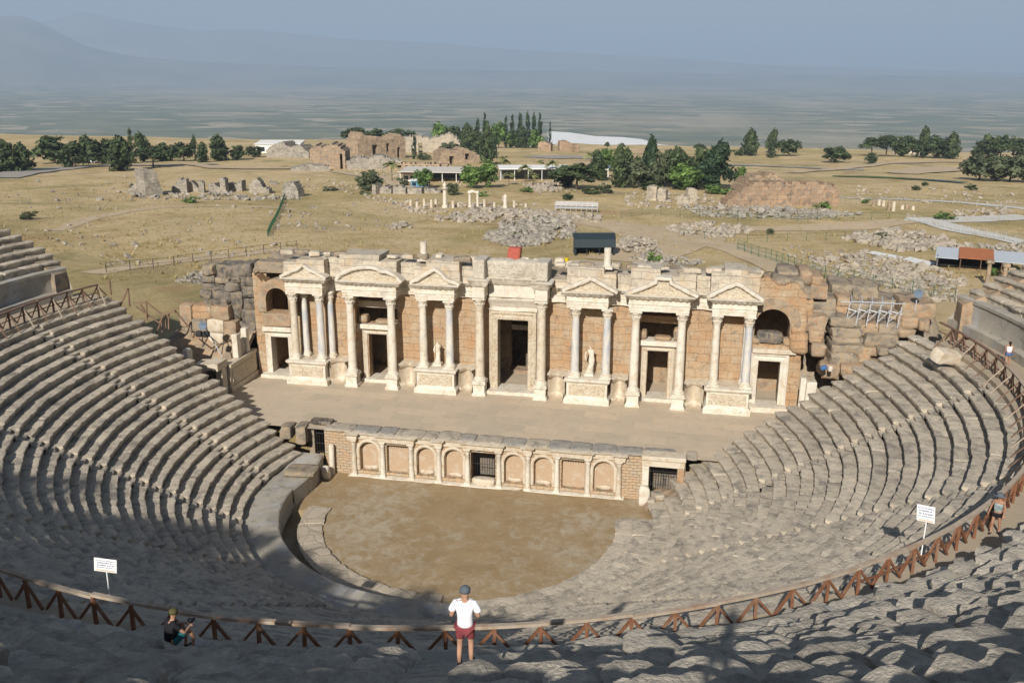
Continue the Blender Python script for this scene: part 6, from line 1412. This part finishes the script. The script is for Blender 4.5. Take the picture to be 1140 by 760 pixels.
def background():
    fr, fg = M['far_ruin'], M['far_grey']
    ruin('ruined_tower', 'tall narrow ruined tower of grey stone in the dry field', 161, 180, 222, 221, [(0, 193), (.3, 192), (.75, 194), (.8, 203), (1, 216)], 6, fg, seed=1)
    for i, (a, b, p, tp, l) in enumerate([(140, 160, 220, [(0, 216), (.5, 208), (1, 211)], 'low heap of masonry against the ruined tower'), (190, 207, 218, [(0, 212), (.3, 208), (.6, 202), (1, 204)], 'ruined pier with a leaning edge, nearest the tower'), (207, 220, 217, [(0, 208), (.5, 205), (1, 213)], 'low broken wall between ruined piers'), (220, 226, 218, [(0, 205), (1, 206)], 'slim square ruined pier in the arcade'),
            (231, 244, 218, [(0, 208), (.5, 207), (1, 212)], 'squat ruined block in the arcade'), (244, 250, 218, [(0, 200), (1, 202)], 'tallest slim pier of the ruined arcade'), (252, 268, 216, [(0, 205), (.4, 209), (1, 204)], 'pale wall stub behind the tallest pier'), (276, 298, 218, [(0, 210), (.3, 202), (.5, 201), (.7, 210), (1, 213)], 'ruined pier with a sloping shoulder past the arcade'), (300, 308, 208, [(0, 204), (1, 205)], 'small dark stone far behind the arcade'), (313, 331, 222, [(0, 212), (.3, 205), (.7, 205), (1, 214)], 'last square pier of the field ruins')]):
        ruin('ruin', l, a, b, p, p, tp, 3.0, fg, seed=10+i, group='arcade ruins in the dry field')
    ruin('ruin', 'grey rubble ruin beside the white hangar roof', 295, 342, 178, 178, [(0, 170), (.2, 163), (.4, 160), (.55, 166), (.8, 163), (1, 172)], 8, fg, seed=31)
    ruin('ruin', 'squat sandy ruined block with a grey top', 344, 383, 190, 190, [(0, 168), (.15, 164), (.4, 166), (.6, 162), (.85, 165), (1, 170)], 14, fr, seed=32, res=.5, holes=lambda u, v: abs(u-.9) < .04 and v < .6)
    ruin('ruin', 'low dark rubble terrace below the sandy block', 322, 366, 193, 192, [(0, 190), (.5, 185), (1, 187)], 6, fg, seed=33)
    ruin('ruin', 'long low wall in front of the bath', 384, 446, 190, 189, [(0, 181), (.2, 176), (.4, 178), (.55, 173), (.8, 178), (1, 180)], 8, fg, seed=34, res=.5)
    ruin('bath_ruin', 'high sandy wall of the Roman bath with a peaked end', 397, 450, 178, 177, [(0, 162), (.08, 149), (.16, 151), (.25, 157), (.4, 153), (.55, 158), (.75, 154), (.9, 150), (1, 156)], 10, fr, seed=35, res=.6, holes=lambda u, v: (abs(u-.35) < .05 and v < .55) or (abs(u-.62) < .04 and .25 < v < .6) or (abs(u-.85) < .04 and v < .4))
    ruin('bath_ruin', 'long pale vault wall of the Roman bath', 447, 510, 171, 170, [(0, 155), (.2, 152), (.5, 154), (.7, 152), (.85, 149), (.95, 153), (1, 161)], 12, M['pale_wall'], seed=36, res=.7, holes=lambda u, v: abs(u-.3) < .03 and v < .5)
    ruin('bath_ruin', 'lower tan ruined wall in front of the pale vault', 487, 532, 183, 182, [(0, 171), (.2, 166), (.45, 168), (.6, 165), (.8, 169), (1, 173)], 8, fr, seed=37, res=.5, holes=lambda u, v: (abs(u-.3) < .06 and v < .5) or (abs(u-.7) < .05 and .2 < v < .6))
    ruin('ruin', 'row of low arches behind the pool building', 430, 500, 190, 190, [(0, 184), (.5, 182), (1, 184)], 3, fr, seed=38, holes=lambda u, v: (u*9 % 1) > .45 and .1 < v < .7)
    for i, (a, b, p, tp, l) in enumerate([(413, 417, 218, [(0, 207), (1, 208)], 'thin white upright stone at the end of the low walls'), (418, 434, 217, [(0, 211), (.6, 208), (1, 212)], 'first low wall stump below the pool garden'), (436, 450, 217, [(0, 209), (.7, 208), (1, 212)], 'second low wall stump below the pool garden'), (452, 468, 217, [(0, 212), (.5, 209), (1, 211)], 'third low wall stump below the pool garden'), (470, 489, 216, [(0, 210), (1, 213)], 'longest low wall stump below the pool garden')]):
        ruin('ruin', l, a, b, p, p, tp, 3, fg, seed=41+i, group='low walls below the pool garden')
    for i, (a, b, p, t, l) in enumerate([(597, 611, 168, 157, 'small orange ruin beside the thin cypress'), (621, 635, 168, 156, 'middle orange ruin above the grey road'), (638, 643, 169, 160, 'slim orange ruin stump above the grey road')]):
        ruin('ruin', l, a, b, p, p, [(0, t+1), (.5, t), (1, t+3)], 5, M['orange_far'], seed=50+i, group='orange ruins above the road')
    ruin('great_ruin', 'broad orange and grey ruined wall with a stepped top', 808, 932, 228, 226, [(0, 222), (.08, 212), (.15, 205), (.22, 201), (.3, 200), (.9, 200), (.96, 203), (1, 212)], 4, M['orange_far'], seed=60, res=.55)
    ruin('great_ruin', 'higher broken tan masonry standing behind the broad ruined wall', 822, 882, 214, 213, [(0, 206), (.15, 196), (.3, 192), (.45, 194), (.55, 190), (.7, 193), (.85, 199), (1, 206)], 6, M['far_ruin'], seed=61, res=.6)
    for i, (a, b, p, t, l) in enumerate([(718, 729, 222, 205, 'pale upright ruin slab, wider of the pair'), (730, 739, 223, 208, 'pale upright ruin slab, narrower of the pair'), (752, 765, 226, 215, 'white broken stones before the grove'), (764, 774, 225, 208, 'tilted white ruin fragment before the grove')]):
        ruin('ruin', l, a, b, p, p, [(0, t+1), (.5, t), (1, t+2)], 2, M['pale_wall'], seed=70+i)
    # pool buildings
    def shed(name, label, px0, px1, pb, pt, depth, roofm, wallm, open_front=False, rise=.6, cat='building', over=.6):
        P, w, h, an = pbox(px0, px1, pb, pt, depth); o = thing(name, label, cat, tuple(P-np.array([0, 0, .2])), an)
        b = MB(); b.box(-w/2, w/2, 0, depth, 0, h*.82, .02)
        if not open_front: b.build('wall', M[wallm], o)
        else:
            b = MB(); b.box(-w/2, w/2, depth-.3, depth, 0, h*.82, .02); b.build('wall', M[wallm], o)
            n = max(3, int(w/4))
            for i in range(n+1): g = MB(); g.tube([(-w/2+w*i/n, .2, 0), (-w/2+w*i/n, .2, h*.84)], .12, 6); g.build('post', M['white_wall'], o)
        r_ = MB(); r_.prism([(-over, h*.84), (depth+over, h*.84+rise*.3), (depth+over, h*.9+rise*.5), (-over, h*.9)], -w/2-over, w/2+over, 'yz'); V = r_.verts(); mesh('roof', V, r_.F, M[roofm], o)
        if not open_front:
            n = max(2, int(w/5))
            for i in range(n):
                x = -w/2+w*(i+.5)/n; b = MB(); b.box(x-w/n*.32, x+w/n*.32, -.03, .06, h*.2, h*.62, .01); b.build('window', M['glass_dark'], o)
        return o
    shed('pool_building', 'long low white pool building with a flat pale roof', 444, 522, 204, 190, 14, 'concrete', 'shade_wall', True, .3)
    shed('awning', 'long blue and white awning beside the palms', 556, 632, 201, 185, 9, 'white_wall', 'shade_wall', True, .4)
    shed('kiosk', 'turquoise kiosk at the front of the pool building', 456, 470, 209, 200, 4, 'white_wall', 'blue_panel', False, .3)
    shed('red_tent', 'small red-roofed stall on the pool building terrace', 447, 461, 203, 192, 4, 'rust_roof', 'white_wall', False, .3)
    shed('hangar', 'long white hangar roof beyond the plateau trees', 283, 332, 173, 161, 20, 'white_wall', 'white_wall', False, 1.0)
    shed('low_house', 'low white house under the long clump of trees', 1003, 1030, 167, 160, 10, 'white_wall', 'concrete', False, .6)
    shed('white_hut', 'small white hut below the cypress row', 582, 590, 163, 156, 4, 'white_wall', 'white_wall', False, .5)
    shed('roofed_hut', 'hut with a solar panel roof inside the grove', 656, 676, 196, 183, 6, 'blue_grey', 'concrete', False, .8)
    # vehicles far off at the car park
    P, w, h, an = pbox(95, 106, 186, 181, 2); v = thing('parked_van', 'small white van parked among the plateau-edge trees', 'van', tuple(P), 0); b = MB(); b.prism([(-w/2, .4), (-w/2, h*.85), (-w/2+.3, h), (w/2-1.2, h), (w/2-.5, h*.6), (w/2, h*.5), (w/2, .4)], -1, 1); b.build('body', M['white_wall'], v)
    for x in (-w*.3, w*.3):
        for y in (-.9, .9): g = MB(); g.tube([(x, y-.12, .4), (x, y+.12, .4)], .4, 12); g.build('wheel', M['iron'], v)
    g = MB(); g.prism([(-w/2+.6, h*.6), (-w/2+.6, h*.9), (w/2-1.3, h*.9), (w/2-.8, h*.6)], -1.02, 1.02); g.build('window', M['glass_dark'], v)
    # the container-like dark shed, red case and yellow drum behind the stage building
    P, w, h, an = pbox(639, 683, 284, 261, 3); o = thing('dark_shed', 'dark tarpaulin-covered shed with an open lower front', 'shed', tuple(P), an)
    b = MB(); b.box(-w/2, w/2, 2.6, 3.2, 0, h*.8, .03); b.box(-w/2, -w/2+.2, .1, 2.6, 0, h*.8, .02); b.box(w/2-.2, w/2, .1, 2.6, 0, h*.8, .02); b.build('wall', M['tarp'], o)
    b = MB(); b.prism([(-.35, h*.42), (-.1, h*.8), (1.2, h*1.02), (3.4, h*.95), (3.4, h*.75), (1.2, h*.9), (0.05, h*.72), (-.2, h*.4)], -w/2-.15, w/2+.15, 'yz'); b.build('roof', M['tarp'], o, disp=.06, dsc=.9)
    for x in (-w*.47, -w*.2, w*.12, w*.3, w*.47): g = MB(); g.tube([(x, .05, 0), (x, .05, h*.6)], .06, 6); g.build('post', M['tarp'], o)
    P = np.array([-1.2, 6.5, 10.0]); P = onplane(570, 290, 5.5); o = thing('red_case', 'faded red cabinet standing on the rubble top of the stage building', 'cabinet', (P[0], 5.5, 9.7)); b = MB(); b.box(-.5, .5, -.4, .4, 0, 1.55, .04); V = b.verts(); V[:, 0] += (V[:, 2])*.12; mesh('cabinet_body', V, b.F, M['red_paint'], o); b = MB(); b.box(.5, .56, -.38, .38, .06, 1.45, .02); V = b.verts(); V[:, 0] += (V[:, 2])*.12; mesh('side_panel', V, b.F, M['rust_roof'], o)
    P = onplane(630, 289, 6.2); o = thing('yellow_drum', 'small yellow drum on the rubble top of the stage building', 'drum', (P[0], 6.2, 9.75)); b = MB(); b.lathe([(.2, 0), (.22, .03), (.2, .3), (.22, .33), (.2, .62), (.21, .66), (.1, .68)], (0, 0, 0), 12); b.build('drum_body', M['yellow'], o, angle=40); b = MB(); b.tube([(-.12, 0, .66), (-.1, 0, .78), (.1, 0, .78), (.12, 0, .66)], .02, 6); b.build('handle', M['iron'], o)
    for i, (px, s, l) in enumerate([(583, .55, 'pale stone beside the red cabinet'), (597, .5, 'broken capital on the rubble top between cabinet and drum'), (609, .45, 'flat pale stone on the rubble top'), (622, .6, 'pale stone beside the yellow drum'), (634, .5, 'grey stone behind the yellow drum')]):
        P = onplane(px, 289, 5.6); V, F = rockV(s*1.5, s*1.3, s*1.4, 500+i, 4, 4, .25); tag(mesh('stone_block', xf(V, (P[0], 5.6, 9.65), i), F, M['marble'], None, angle=50), l, 'stone block', 'stones on the stage building top')
    # tin shed at the sunny edge
    P = gp(1067, 294); o = thing('tin_shed', 'open shed with a rusty and grey tin roof behind the sunny upper seats', 'shed', tuple(P), R(-14)); h = 3.1
    b = MB(); b.prism([(-3.2, .3), (-3.2, h*.95), (3.2, h*.95), (3.2, .0)], -.1, .1, 'yz'); V = b.verts(); V[:, 0] -= 4; mesh('side_wall', V, b.F, M['blue_grey'], o)
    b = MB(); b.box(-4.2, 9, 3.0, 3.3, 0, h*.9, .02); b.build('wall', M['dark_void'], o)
    for nm, x0, x1, mm, dz in (('tin_roof', -4.4, -.4, 'tin_roof', -.05), ('rusty_roof', -.4, 5.6, 'rust_roof', .25), ('tin_roof', 5.6, 11.5, 'tin_roof', .05)):
        b = MB(); b.box(x0, x1, -3.6, 3.6, h+dz, h+dz+.12, .01); V = b.verts(); V[:, 2] += (V[:, 1])*.13+.0*(V[:, 0]); mesh('roof', V, b.F, M[mm], o)
    for x in (-3.9, 0, 3.5, 7, 11): g = MB(); g.tube([(x, -3.3, 0), (x, -3.3, h-.4)], .08, 6); g.build('post', M['dwood'], o)
    o.scale = (.8, .8, .72)
    for i, (px, b_, t_, l) in enumerate([(1098, 312, 284, 'reused column with a block capital, standing behind the sunny upper seats'), (1117, 307, 288, 'plain tan column beside the tin shed'), (1124, 306, 293, 'short stone post with a crosspiece beside the tin shed')]):
        P = gp(px, b_); h = topz(P, px, t_)-P[2]; o = thing('standing_column', l, 'column', tuple(P-np.array([0, 0, .3]))); g = MB(); g.lathe([(.42, 0), (.42, .2), (.33, .3), (.3, h*.5), (.27, h-.2)], (0, 0, 0), 12); g.build('shaft', M['far_ruin'], o, angle=40, disp=.03)
        g = MB(); g.box(-.5, .5, -.4, .4, h-.2, h+.3, .05); g.build('capital', M['far_ruin'], o)
    # temple precinct: statue column, gateway, statue, stumps
    P = gp(494, 232); h = topz(P, 494, 203)-P[2]; o = thing('honour_column', 'tall white column carrying a statue in the temple precinct', 'column', tuple(P)); g = MB(); g.lathe([(.75, 0), (.75, .5), (.5, .7), (.46, h*.45), (.4, h*.68)], (0, 0, 0), 14); g.build('shaft', M['white'], o, angle=40); g = MB(); g.lathe([(.4, h*.68), (.75, h*.74), (.8, h*.78), (.3, h*.79), (.42, h*.84), (.5, h*.9), (.2, h*.95), (.22, h), (.0, h*1.01)], (0, 0, 0), 12); g.build('statue_top', M['white'], o, angle=60)
    P, w, h, an = pbox(520, 532, 231, 213, 1); o = thing('column_gateway', 'gateway of two slim white columns under a beam', 'gateway', tuple(P), an)
    for x in (-w*.36, w*.36): g = MB(); g.lathe([(.5, 0), (.5, .3), (.34, .4), (.3, h*.85)], (x, 0, 0), 12); g.build('column', M['white'], o, angle=40)
    g = MB(); g.prism([(-w*.5, h*.85), (-w*.5, h), (-w*.15, h*1.08), (w*.2, h), (w*.5, h), (w*.5, h*.86), (w*.2, h*.9), (0, h*.95), (-w*.25, h*.88)], -.5, .5); g.build('beam', M['white'], o)
    P = gp(561, 233); h = topz(P, 561, 216)-P[2]; s = statue('statue', 'white standing figure statue in the temple precinct', P[0], P[1], P[2], h*.95, .0, 9); s.scale = (1.15, 1.15, 1)
    for i, (px, b_, t_) in enumerate([(456, 231, 223), (463, 232, 225), (471, 232, 222), (479, 232, 223), (484, 231, 222), (503, 232, 224), (509, 231, 226), (538, 231, 222), (549, 231, 225), (571, 231, 223), (584, 233, 226)]):
        P = gp(px, b_); h = topz(P, px, t_)-P[2]; g = MB(); g.lathe([(.38, -.2), (.36, h*.5), (.31, h*.96), (.1, h)], P, 10)
        tag(g.build('column_stump', M['marble'], angle=40), 'short white column stump in the temple precinct', 'column', 'column stumps of the temple precinct')
    for i, (px, b_, t_) in enumerate([(971, 226, 217), (977, 225, 218), (982, 226, 219), (988, 230, 221), (993, 231, 220), (1003, 229, 224), (1008, 229, 223), (1015, 230, 225)]):
        P = gp(px, b_); h = topz(P, px, t_)-P[2]; g = MB(); g.lathe([(.45, -.2), (.42, h*.5), (.36, h*.95), (.1, h)], P, 10)
        tag(g.build('column_stump', M['marble'] if i % 3 else M['far_ruin'], angle=40), 'short column stump in the row before the white path', 'column', 'column stumps before the white path')
    # footbridge
    A, B = gp(617, 234), gp(664, 236); o = thing('footbridge', 'grey-white wooden footbridge with railings over the ruins', 'footbridge', tuple((A+B)/2), math.atan2(B[1]-A[1], B[0]-A[0])); L = np.linalg.norm(B-A)
    g = MB(); g.box(-L/2, L/2, -1, 1, .9, 1.05, .02); g.build('deck', M['galvanised'], o)
    for y in (-1, 1):
        for z in (1.6, 2.1): g = MB(); g.tube([(-L/2, y, z), (L/2, y, z)], .07, 6); g.build('handrail', M['galvanised'], o)
        for i in range(9): g = MB(); g.tube([(-L/2+L*i/8, y, 0), (-L/2+L*i/8, y, 2.1)], .06, 6); g.build('post', M['galvanised'], o)
    # fences
    def fence(label, pts, h, m, sp=2.6, mesh_=True):
        o = thing('fence', label, 'fence', (0, 0, 0), 0, 'site fences'); Q = [gp(*p) for p in pts]; cum = [0.0]
        for a, b in zip(Q, Q[1:]): cum.append(cum[-1]+float(np.linalg.norm((b-a)[:2])))
        n = min(98, max(2, int(cum[-1]/sp))); W = []
        for i in range(n+1):
            s = cum[-1]*i/n; x = np.interp(s, cum, [q[0] for q in Q]); y = np.interp(s, cum, [q[1] for q in Q]); z = float(T(x, y)); W.append((x, y, z)); g = MB(); g.tube([(x, y, z-.2), (x, y, z+h)], .05, 6); g.build('post', m, o)
        g = MB()
        for u in ((.3, .6, .95) if mesh_ else (.5, .95)):
            g.tube([(x, y, z+h*u) for x, y, z in W], .022, 4)
        if mesh_:
            for i in range(n):
                a, b = np.array(W[i]), np.array(W[i+1])
                for k in range(1, 6): p = a+(b-a)*k/6; g.tube([p+[0, 0, .1], p+[0, 0, h*.97]], .014, 3, False)
        g.build('wire_mesh' if mesh_ else 'wire', m, o); return o
    fence('green mesh fence slanting down beside the stage building', [(820, 276), (850, 286), (890, 300)], 1.9, M['green_metal'], 2.2)
    fence('green mesh fence behind the stepped ruin', [(890, 300), (940, 312), (1000, 322), (1062, 331)], 1.9, M['green_metal'], 2.6)
    fence('thin post fence along the path above the shaded seats', [(118, 308), (180, 302), (260, 290), (330, 280)], 1.5, M['iron'], 3, False)
    fence('green fence beside the pale gravel road', [(820, 243), (900, 243), (1008, 240)], 1.6, M['green_metal'], 4)
    fence('grey fence along the white paved path', [(1008, 241), (1050, 250), (1140, 268)], 1.6, M['galvanised'], 2.6)
    fence('short green fence around the digging before the grove', [(690, 242), (714, 238), (800, 240), (820, 241)], 1.6, M['green_metal'], 4)
    fence('green netting rolled down the dry slope', [(316, 220), (310, 238), (297, 266)], 1.2, M['green_metal'], 1.2)
    fence('thin fence beyond the white path', [(1060, 222), (1140, 227)], 1.3, M['galvanised'], 5, False)
    fence('dark fence on the terrace behind the gravel road', [(760, 262), (820, 268), (960, 262)], 1.5, M['green_metal'], 4, False)
    # white cover sheets in the dig
    for i, (q, l) in enumerate([([(964, 279), (972, 277), (1004, 283), (1002, 287)], 'long white sheet covering a trench in the dig'), ([(1003, 286), (1012, 283), (1042, 290), (1030, 293)], 'white sheet beside the tin shed'), ([(880, 253), (915, 249), (955, 249), (950, 255), (900, 257)], 'pale trampled gravel patch beside the road')]):
        P = [gp(*p, .06+.1*(i < 2)) for p in q]; n = len(P)
        if i < 2: tag(mesh('cover_sheet', P+[p+np.array([0, 0, .05]) for p in P], [tuple(range(n))[::-1], tuple(range(n, 2*n))]+[(k, (k+1) % n, n+(k+1) % n, n+k) for k in range(n)], M['white_wall']), l, 'cover sheet')
    # paths and roads draped on the ground
    def strip(name, pts, w, m, lift=.05, step=3.0):
        Q = np.array([gp(*p) for p in pts]); seg = np.concatenate([[0], np.cumsum(np.linalg.norm(np.diff(Q[:, :2], axis=0), axis=1))]); n = max(3, int(seg[-1]/step)); s = np.linspace(0, seg[-1], n); x = np.interp(s, seg, Q[:, 0]); y = np.interp(s, seg, Q[:, 1])
        for _ in range(3): x[1:-1] = (x[:-2]+2*x[1:-1]+x[2:])/4; y[1:-1] = (y[:-2]+2*y[1:-1]+y[2:])/4
        tx, ty = np.gradient(x), np.gradient(y); l = np.hypot(tx, ty)+1e-9; nx_, ny_ = -ty/l, tx/l; ww = np.interp(s, seg, w) if isinstance(w, list) else np.full(n, w)
        ww = ww*(1+.18*vn(np.stack([s*.09, 0*s, 0*s+len(pts)], -1), 1, 5, 2)); k = 7; V = []
        for j in range(k): u = (j/(k-1)-.5)*ww; X = x+nx_*u; Y = y+ny_*u; V.append(np.stack([X, Y, T(X, Y)+lift], -1))
        V = np.stack(V, 1).reshape(-1, 3); F = [(i*k+j, (i+1)*k+j, (i+1)*k+j+1, i*k+j+1) for i in range(n-1) for j in range(k-1)]
        return tag(mesh(name, V, F, m, smooth=True), kind='structure')
    strip('path', [(100, 309), (150, 300), (230, 290), (330, 279)], 5, M['path'], .07, 2); strip('path', [(60, 262), (100, 247), (150, 237), (260, 232), (330, 236)], [3, 4, 3, 2, 2], M['path'], .07)
    strip('path', [(690, 290), (720, 275), (752, 262), (700, 252), (640, 246)], [12, 16, 20, 12, 7], M['path'], .09, 2); strip('path', [(760, 262), (830, 278), (880, 300)], 7, M['path'], .11, 2)
    strip('road', [(690, 251), (820, 253), (960, 248), (1010, 242)], [4, 6, 9, 6], M['path'], .1, 3); strip('white_path', [(1006, 240), (1040, 242), (1085, 240), (1145, 236)], [5, 8, 9, 9], M['white_path'], .12, 2); strip('white_path', [(1030, 242), (1060, 250), (1145, 267)], [6, 6, 5], M['white_path'], .14, 2)
    strip('white_path', [(930, 217), (1000, 218), (1080, 222), (1145, 228)], [3, 4, 4, 4], M['white_path'], .12, 3)
    strip('road', [(595, 176), (640, 174), (700, 178), (830, 182), (960, 186)], [22, 26, 14, 10, 8], M['road'], .3, 8); strip('road', [(0, 204), (40, 194), (110, 189), (170, 188), (240, 186)], [10, 16, 10, 8, 6], M['road'], .3, 6)
    strip('path', [(200, 186), (245, 191), (330, 190)], [6, 9, 6], M['path'], .35, 6); strip('path', [(880, 190), (940, 184), (990, 178), (1060, 176), (1140, 180)], [6, 8, 8, 7, 7], M['path'], .35, 6); strip('path', [(1000, 190), (1050, 184), (1140, 186)], [14, 30, 20], M['path'], .4, 6)
    strip('path', [(370, 193), (420, 199), (470, 214)], [5, 6, 5], M['path'], .2, 4); strip('pond_bank', [(925, 193), (980, 194), (1070, 199)], [10, 16, 12], M['reeds'], .25, 4); strip('pond', [(1000, 195), (1040, 197), (1075, 200)], [3, 6, 4], M['water'], .4, 3)
    # the white travertine terraces below the plateau edge
    def slope(pts, m, name):
        V = []; F = []
        for i, (px, t, b, d0) in enumerate(pts):
            for k in range(7):
                u = k/6; py = t+(b-t)*u; d = ray(px, py); h = math.hypot(d[0], d[1]); dist = d0*(1-.28*u); V.append(CAM+d*(dist/h))
        V = np.array(V); n = len(pts); V = V+1.2*np.stack([vn(V, .05, 91+c, 3) for c in range(3)], -1)
        F = [(i*7+k, i*7+k+1, (i+1)*7+k+1, (i+1)*7+k) for i in range(n-1) for k in range(6)]
        return tag(mesh(name, V, F, m, smooth=True), kind='structure')
    slope([(608, 146, 160, 900), (630, 147, 162, 880), (660, 151, 164, 860), (690, 152, 166, 840), (712, 154, 168, 820), (732, 159, 170, 800), (752, 162, 172, 780), (785, 166, 174, 770)], M['travertine'], 'travertine_slope')
    slope([(880, 163, 172, 800), (915, 163, 173, 790), (940, 164, 173, 790), (965, 165, 173, 780)], M['travertine'], 'travertine_slope')
    # rubble
    ico = [(0, .53, .85), (0, -.53, .85), (0, .53, -.85), (0, -.53, -.85), (.53, .85, 0), (-.53, .85, 0), (.53, -.85, 0), (-.53, -.85, 0), (.85, 0, .53), (-.85, 0, .53), (.85, 0, -.53), (-.85, 0, -.53)]
    ico = np.array(ico); icf = [(0, 1, 8), (0, 9, 1), (0, 4, 5), (0, 8, 4), (0, 5, 9), (1, 6, 8), (1, 7, 6), (1, 9, 7), (2, 5, 4), (2, 10, 3), (2, 3, 11), (2, 4, 10), (2, 11, 5), (3, 6, 7), (3, 10, 6), (3, 7, 11), (4, 8, 10), (5, 11, 9), (6, 10, 8), (7, 9, 11)]
    def rubble(poly, n, smin, smax, m, heap=0.0, seed=0, name='rubble'):
        rs = np.random.RandomState(seed); xs = [p[0] for p in poly]; ys = [p[1] for p in poly]; V = []; F = []; c = 0
        def inside(x, y):
            r_ = False; j = len(poly)-1
            for i in range(len(poly)):
                if (poly[i][1] > y) != (poly[j][1] > y) and x < (poly[j][0]-poly[i][0])*(y-poly[i][1])/(poly[j][1]-poly[i][1])+poly[i][0]: r_ = not r_
                j = i
            return r_
        cx_, cy_ = np.mean(xs), np.mean(ys); C_ = rs.uniform((min(xs), min(ys)), (max(xs), max(ys)), (n*6, 2))
        C_ = C_[vn(np.stack([C_[:, 0]*.11, C_[:, 1]*.25, 0*C_[:, 0]+seed], -1), 1, 4, 2) > -.28]
        C_ = np.array([q for q in C_ if inside(*q)])[:n]; Q = gp_many(C_[:, 0], C_[:, 1])
        for (x, y), P in zip(C_, Q):
            s = smin+(smax-smin)*rs.rand()**2.2; e = max(abs(x-cx_)/(max(xs)-min(xs)+1), abs(y-cy_)/(max(ys)-min(ys)+1))*2
            v = ico*s*.55*(1+.3*rs.normal(0, 1, (12, 1)))*np.array([1.25, .9, .75]); a = rs.uniform(0, 6.28); v = xf(v, P+np.array([0, 0, s*.15+heap*max(0, 1-e)*rs.rand()]), a, rs.normal(0, .3), rs.normal(0, .3)); V.append(v); F += [tuple(q+c for q in f) for f in icf]; c += 12
        o = mesh(name, np.concatenate(V), F, m); return tag(o, kind='stuff')
    g1, g2 = M['far_grey'], M['rubble_tan']
    rubble([(538, 268), (560, 250), (600, 244), (635, 240), (640, 262), (610, 272), (570, 276)], 700, .5, 1.7, g1, 1.2, 1); rubble([(480, 246), (540, 232), (600, 234), (668, 240), (665, 247), (590, 246), (540, 250)], 520, .5, 1.6, g2, .5, 2)
    rubble([(684, 272), (700, 264), (728, 268), (735, 282), (700, 284)], 260, .35, 1.0, g2, 1.5, 3); rubble([(690, 288), (730, 282), (785, 290), (770, 295), (710, 294)], 160, .35, 1.0, g1, .4, 4)
    rubble([(735, 252), (800, 245), (840, 254), (820, 262), (760, 262)], 240, .5, 1.5, g2, .4, 5); rubble([(760, 230), (860, 228), (960, 236), (900, 242), (780, 240)], 420, .5, 1.6, g1, .6, 6)
    rubble([(930, 262), (1000, 250), (1085, 272), (1000, 277)], 420, .5, 1.7, g2, .5, 7); rubble([(900, 288), (960, 276), (1060, 300), (1060, 322), (960, 308)], 420, .3, 1.2, g2, .3, 8); rubble([(1085, 268), (1140, 268), (1140, 282), (1100, 276)], 90, .4, 1.3, g1, .3, 9)
    rubble([(1060, 232), (1120, 226), (1130, 234), (1070, 238)], 80, .5, 1.5, g2, .3, 10); rubble([(430, 254), (447, 249), (452, 254), (436, 258)], 50, .5, 1.4, g2, .2, 11); rubble([(195, 318), (215, 306), (240, 308), (230, 320)], 150, .25, .7, g1, .3, 12)
    rubble([(140, 222), (240, 218), (340, 222), (330, 226), (160, 226)], 200, .5, 1.6, g1, .2, 13); rubble([(580, 206), (625, 200), (640, 212), (600, 216)], 150, .6, 1.8, g2, .3, 14); rubble([(380, 215), (470, 226), (600, 228), (460, 240)], 150, .5, 1.3, g2, 0, 15)
    rubble([(20, 260), (330, 236), (330, 290), (120, 300)], 90, .3, 1.0, g1, 0, 16); rubble([(850, 268), (1000, 280), (1050, 330), (900, 300)], 220, .25, .9, g1, 0, 17); rubble([(690, 215), (820, 215), (830, 232), (700, 232)], 170, .4, 1.6, g2, .2, 18)
    rubble([(240, 232), (420, 226), (560, 240), (430, 262), (300, 258)], 120, .3, 1.1, g1, 0, 19); rubble([(840, 206), (1000, 204), (1140, 212), (1140, 222), (900, 222)], 130, .4, 1.3, g2, 0, 20); rubble([(960, 300), (1075, 305), (1075, 335), (1000, 330)], 260, .25, 1.1, g2, .2, 21); rubble([(290, 205), (420, 200), (420, 212), (330, 216)], 70, .4, 1.3, g2, 0, 22); rubble([(380, 192), (460, 186), (560, 200), (540, 208), (420, 205)], 110, .5, 1.4, g2, .2, 23); rubble([(0, 210), (140, 200), (180, 232), (20, 250)], 60, .4, 1.2, g1, 0, 24)
    # dry tufts
    rs = np.random.RandomState(3); V = []; F = []; c = 0
    px = rs.uniform(-30, 1170, 9000); py = 205+112*rs.rand(9000)**1.1
    ok = ((py < 285) | ((px > 110) & (px < 330)) | (px > 850)); Q = gp_many(px[ok], py[ok])
    for P in Q[Q[:, 1] > 14]:
        s = rs.uniform(.2, .6)*(1+.8*(rs.rand() < .12)); a = rs.uniform(0, 6.28)
        for k in range(4):
            b = a+k*1.6; l = s*rs.uniform(.4, 1); V += [P+[math.cos(b)*.16*s-.05, math.sin(b)*.16*s, -.03], P+[math.cos(b+1.3)*.3*s, math.sin(b+1.3)*.3*s, -.03], P+[math.cos(b)*l*.8, math.sin(b)*l*.8, s*rs.uniform(.5, .9)]]; F.append((c, c+1, c+2)); c += 3
    tag(mesh('grass', np.array(V), F, M['dry_grass'], tint=np.random.RandomState(2).uniform(.3, .7, len(V))), kind='stuff')
def last_mats():
    M['rubble_tan'] = weathered('tan_rubble', (.40, .34, .26), (.29, .25, .195), (.44, .38, .30), (.15, .135, .115), .35, .6, tint=False)
    M['pale_wall'] = weathered('pale_ruin_stone', (.52, .46, .36), (.44, .385, .30), (.50, .40, .27), (.21, .19, .16), .3, .65, tint=False, bsc=1.2, bumpst=1., course=1.0)
    M['orange_far'] = weathered('distant_orange_masonry', (.42, .30, .19), (.36, .295, .22), (.45, .24, .12), (.17, .145, .115), .3, .75, tint=False, bsc=1.2, bumpst=1., course=1.1)
last_mats()


world(); setting(); cavea(); stage_building(); proscenium(); ruins(); railing(); signs(); people(); trees(); background()
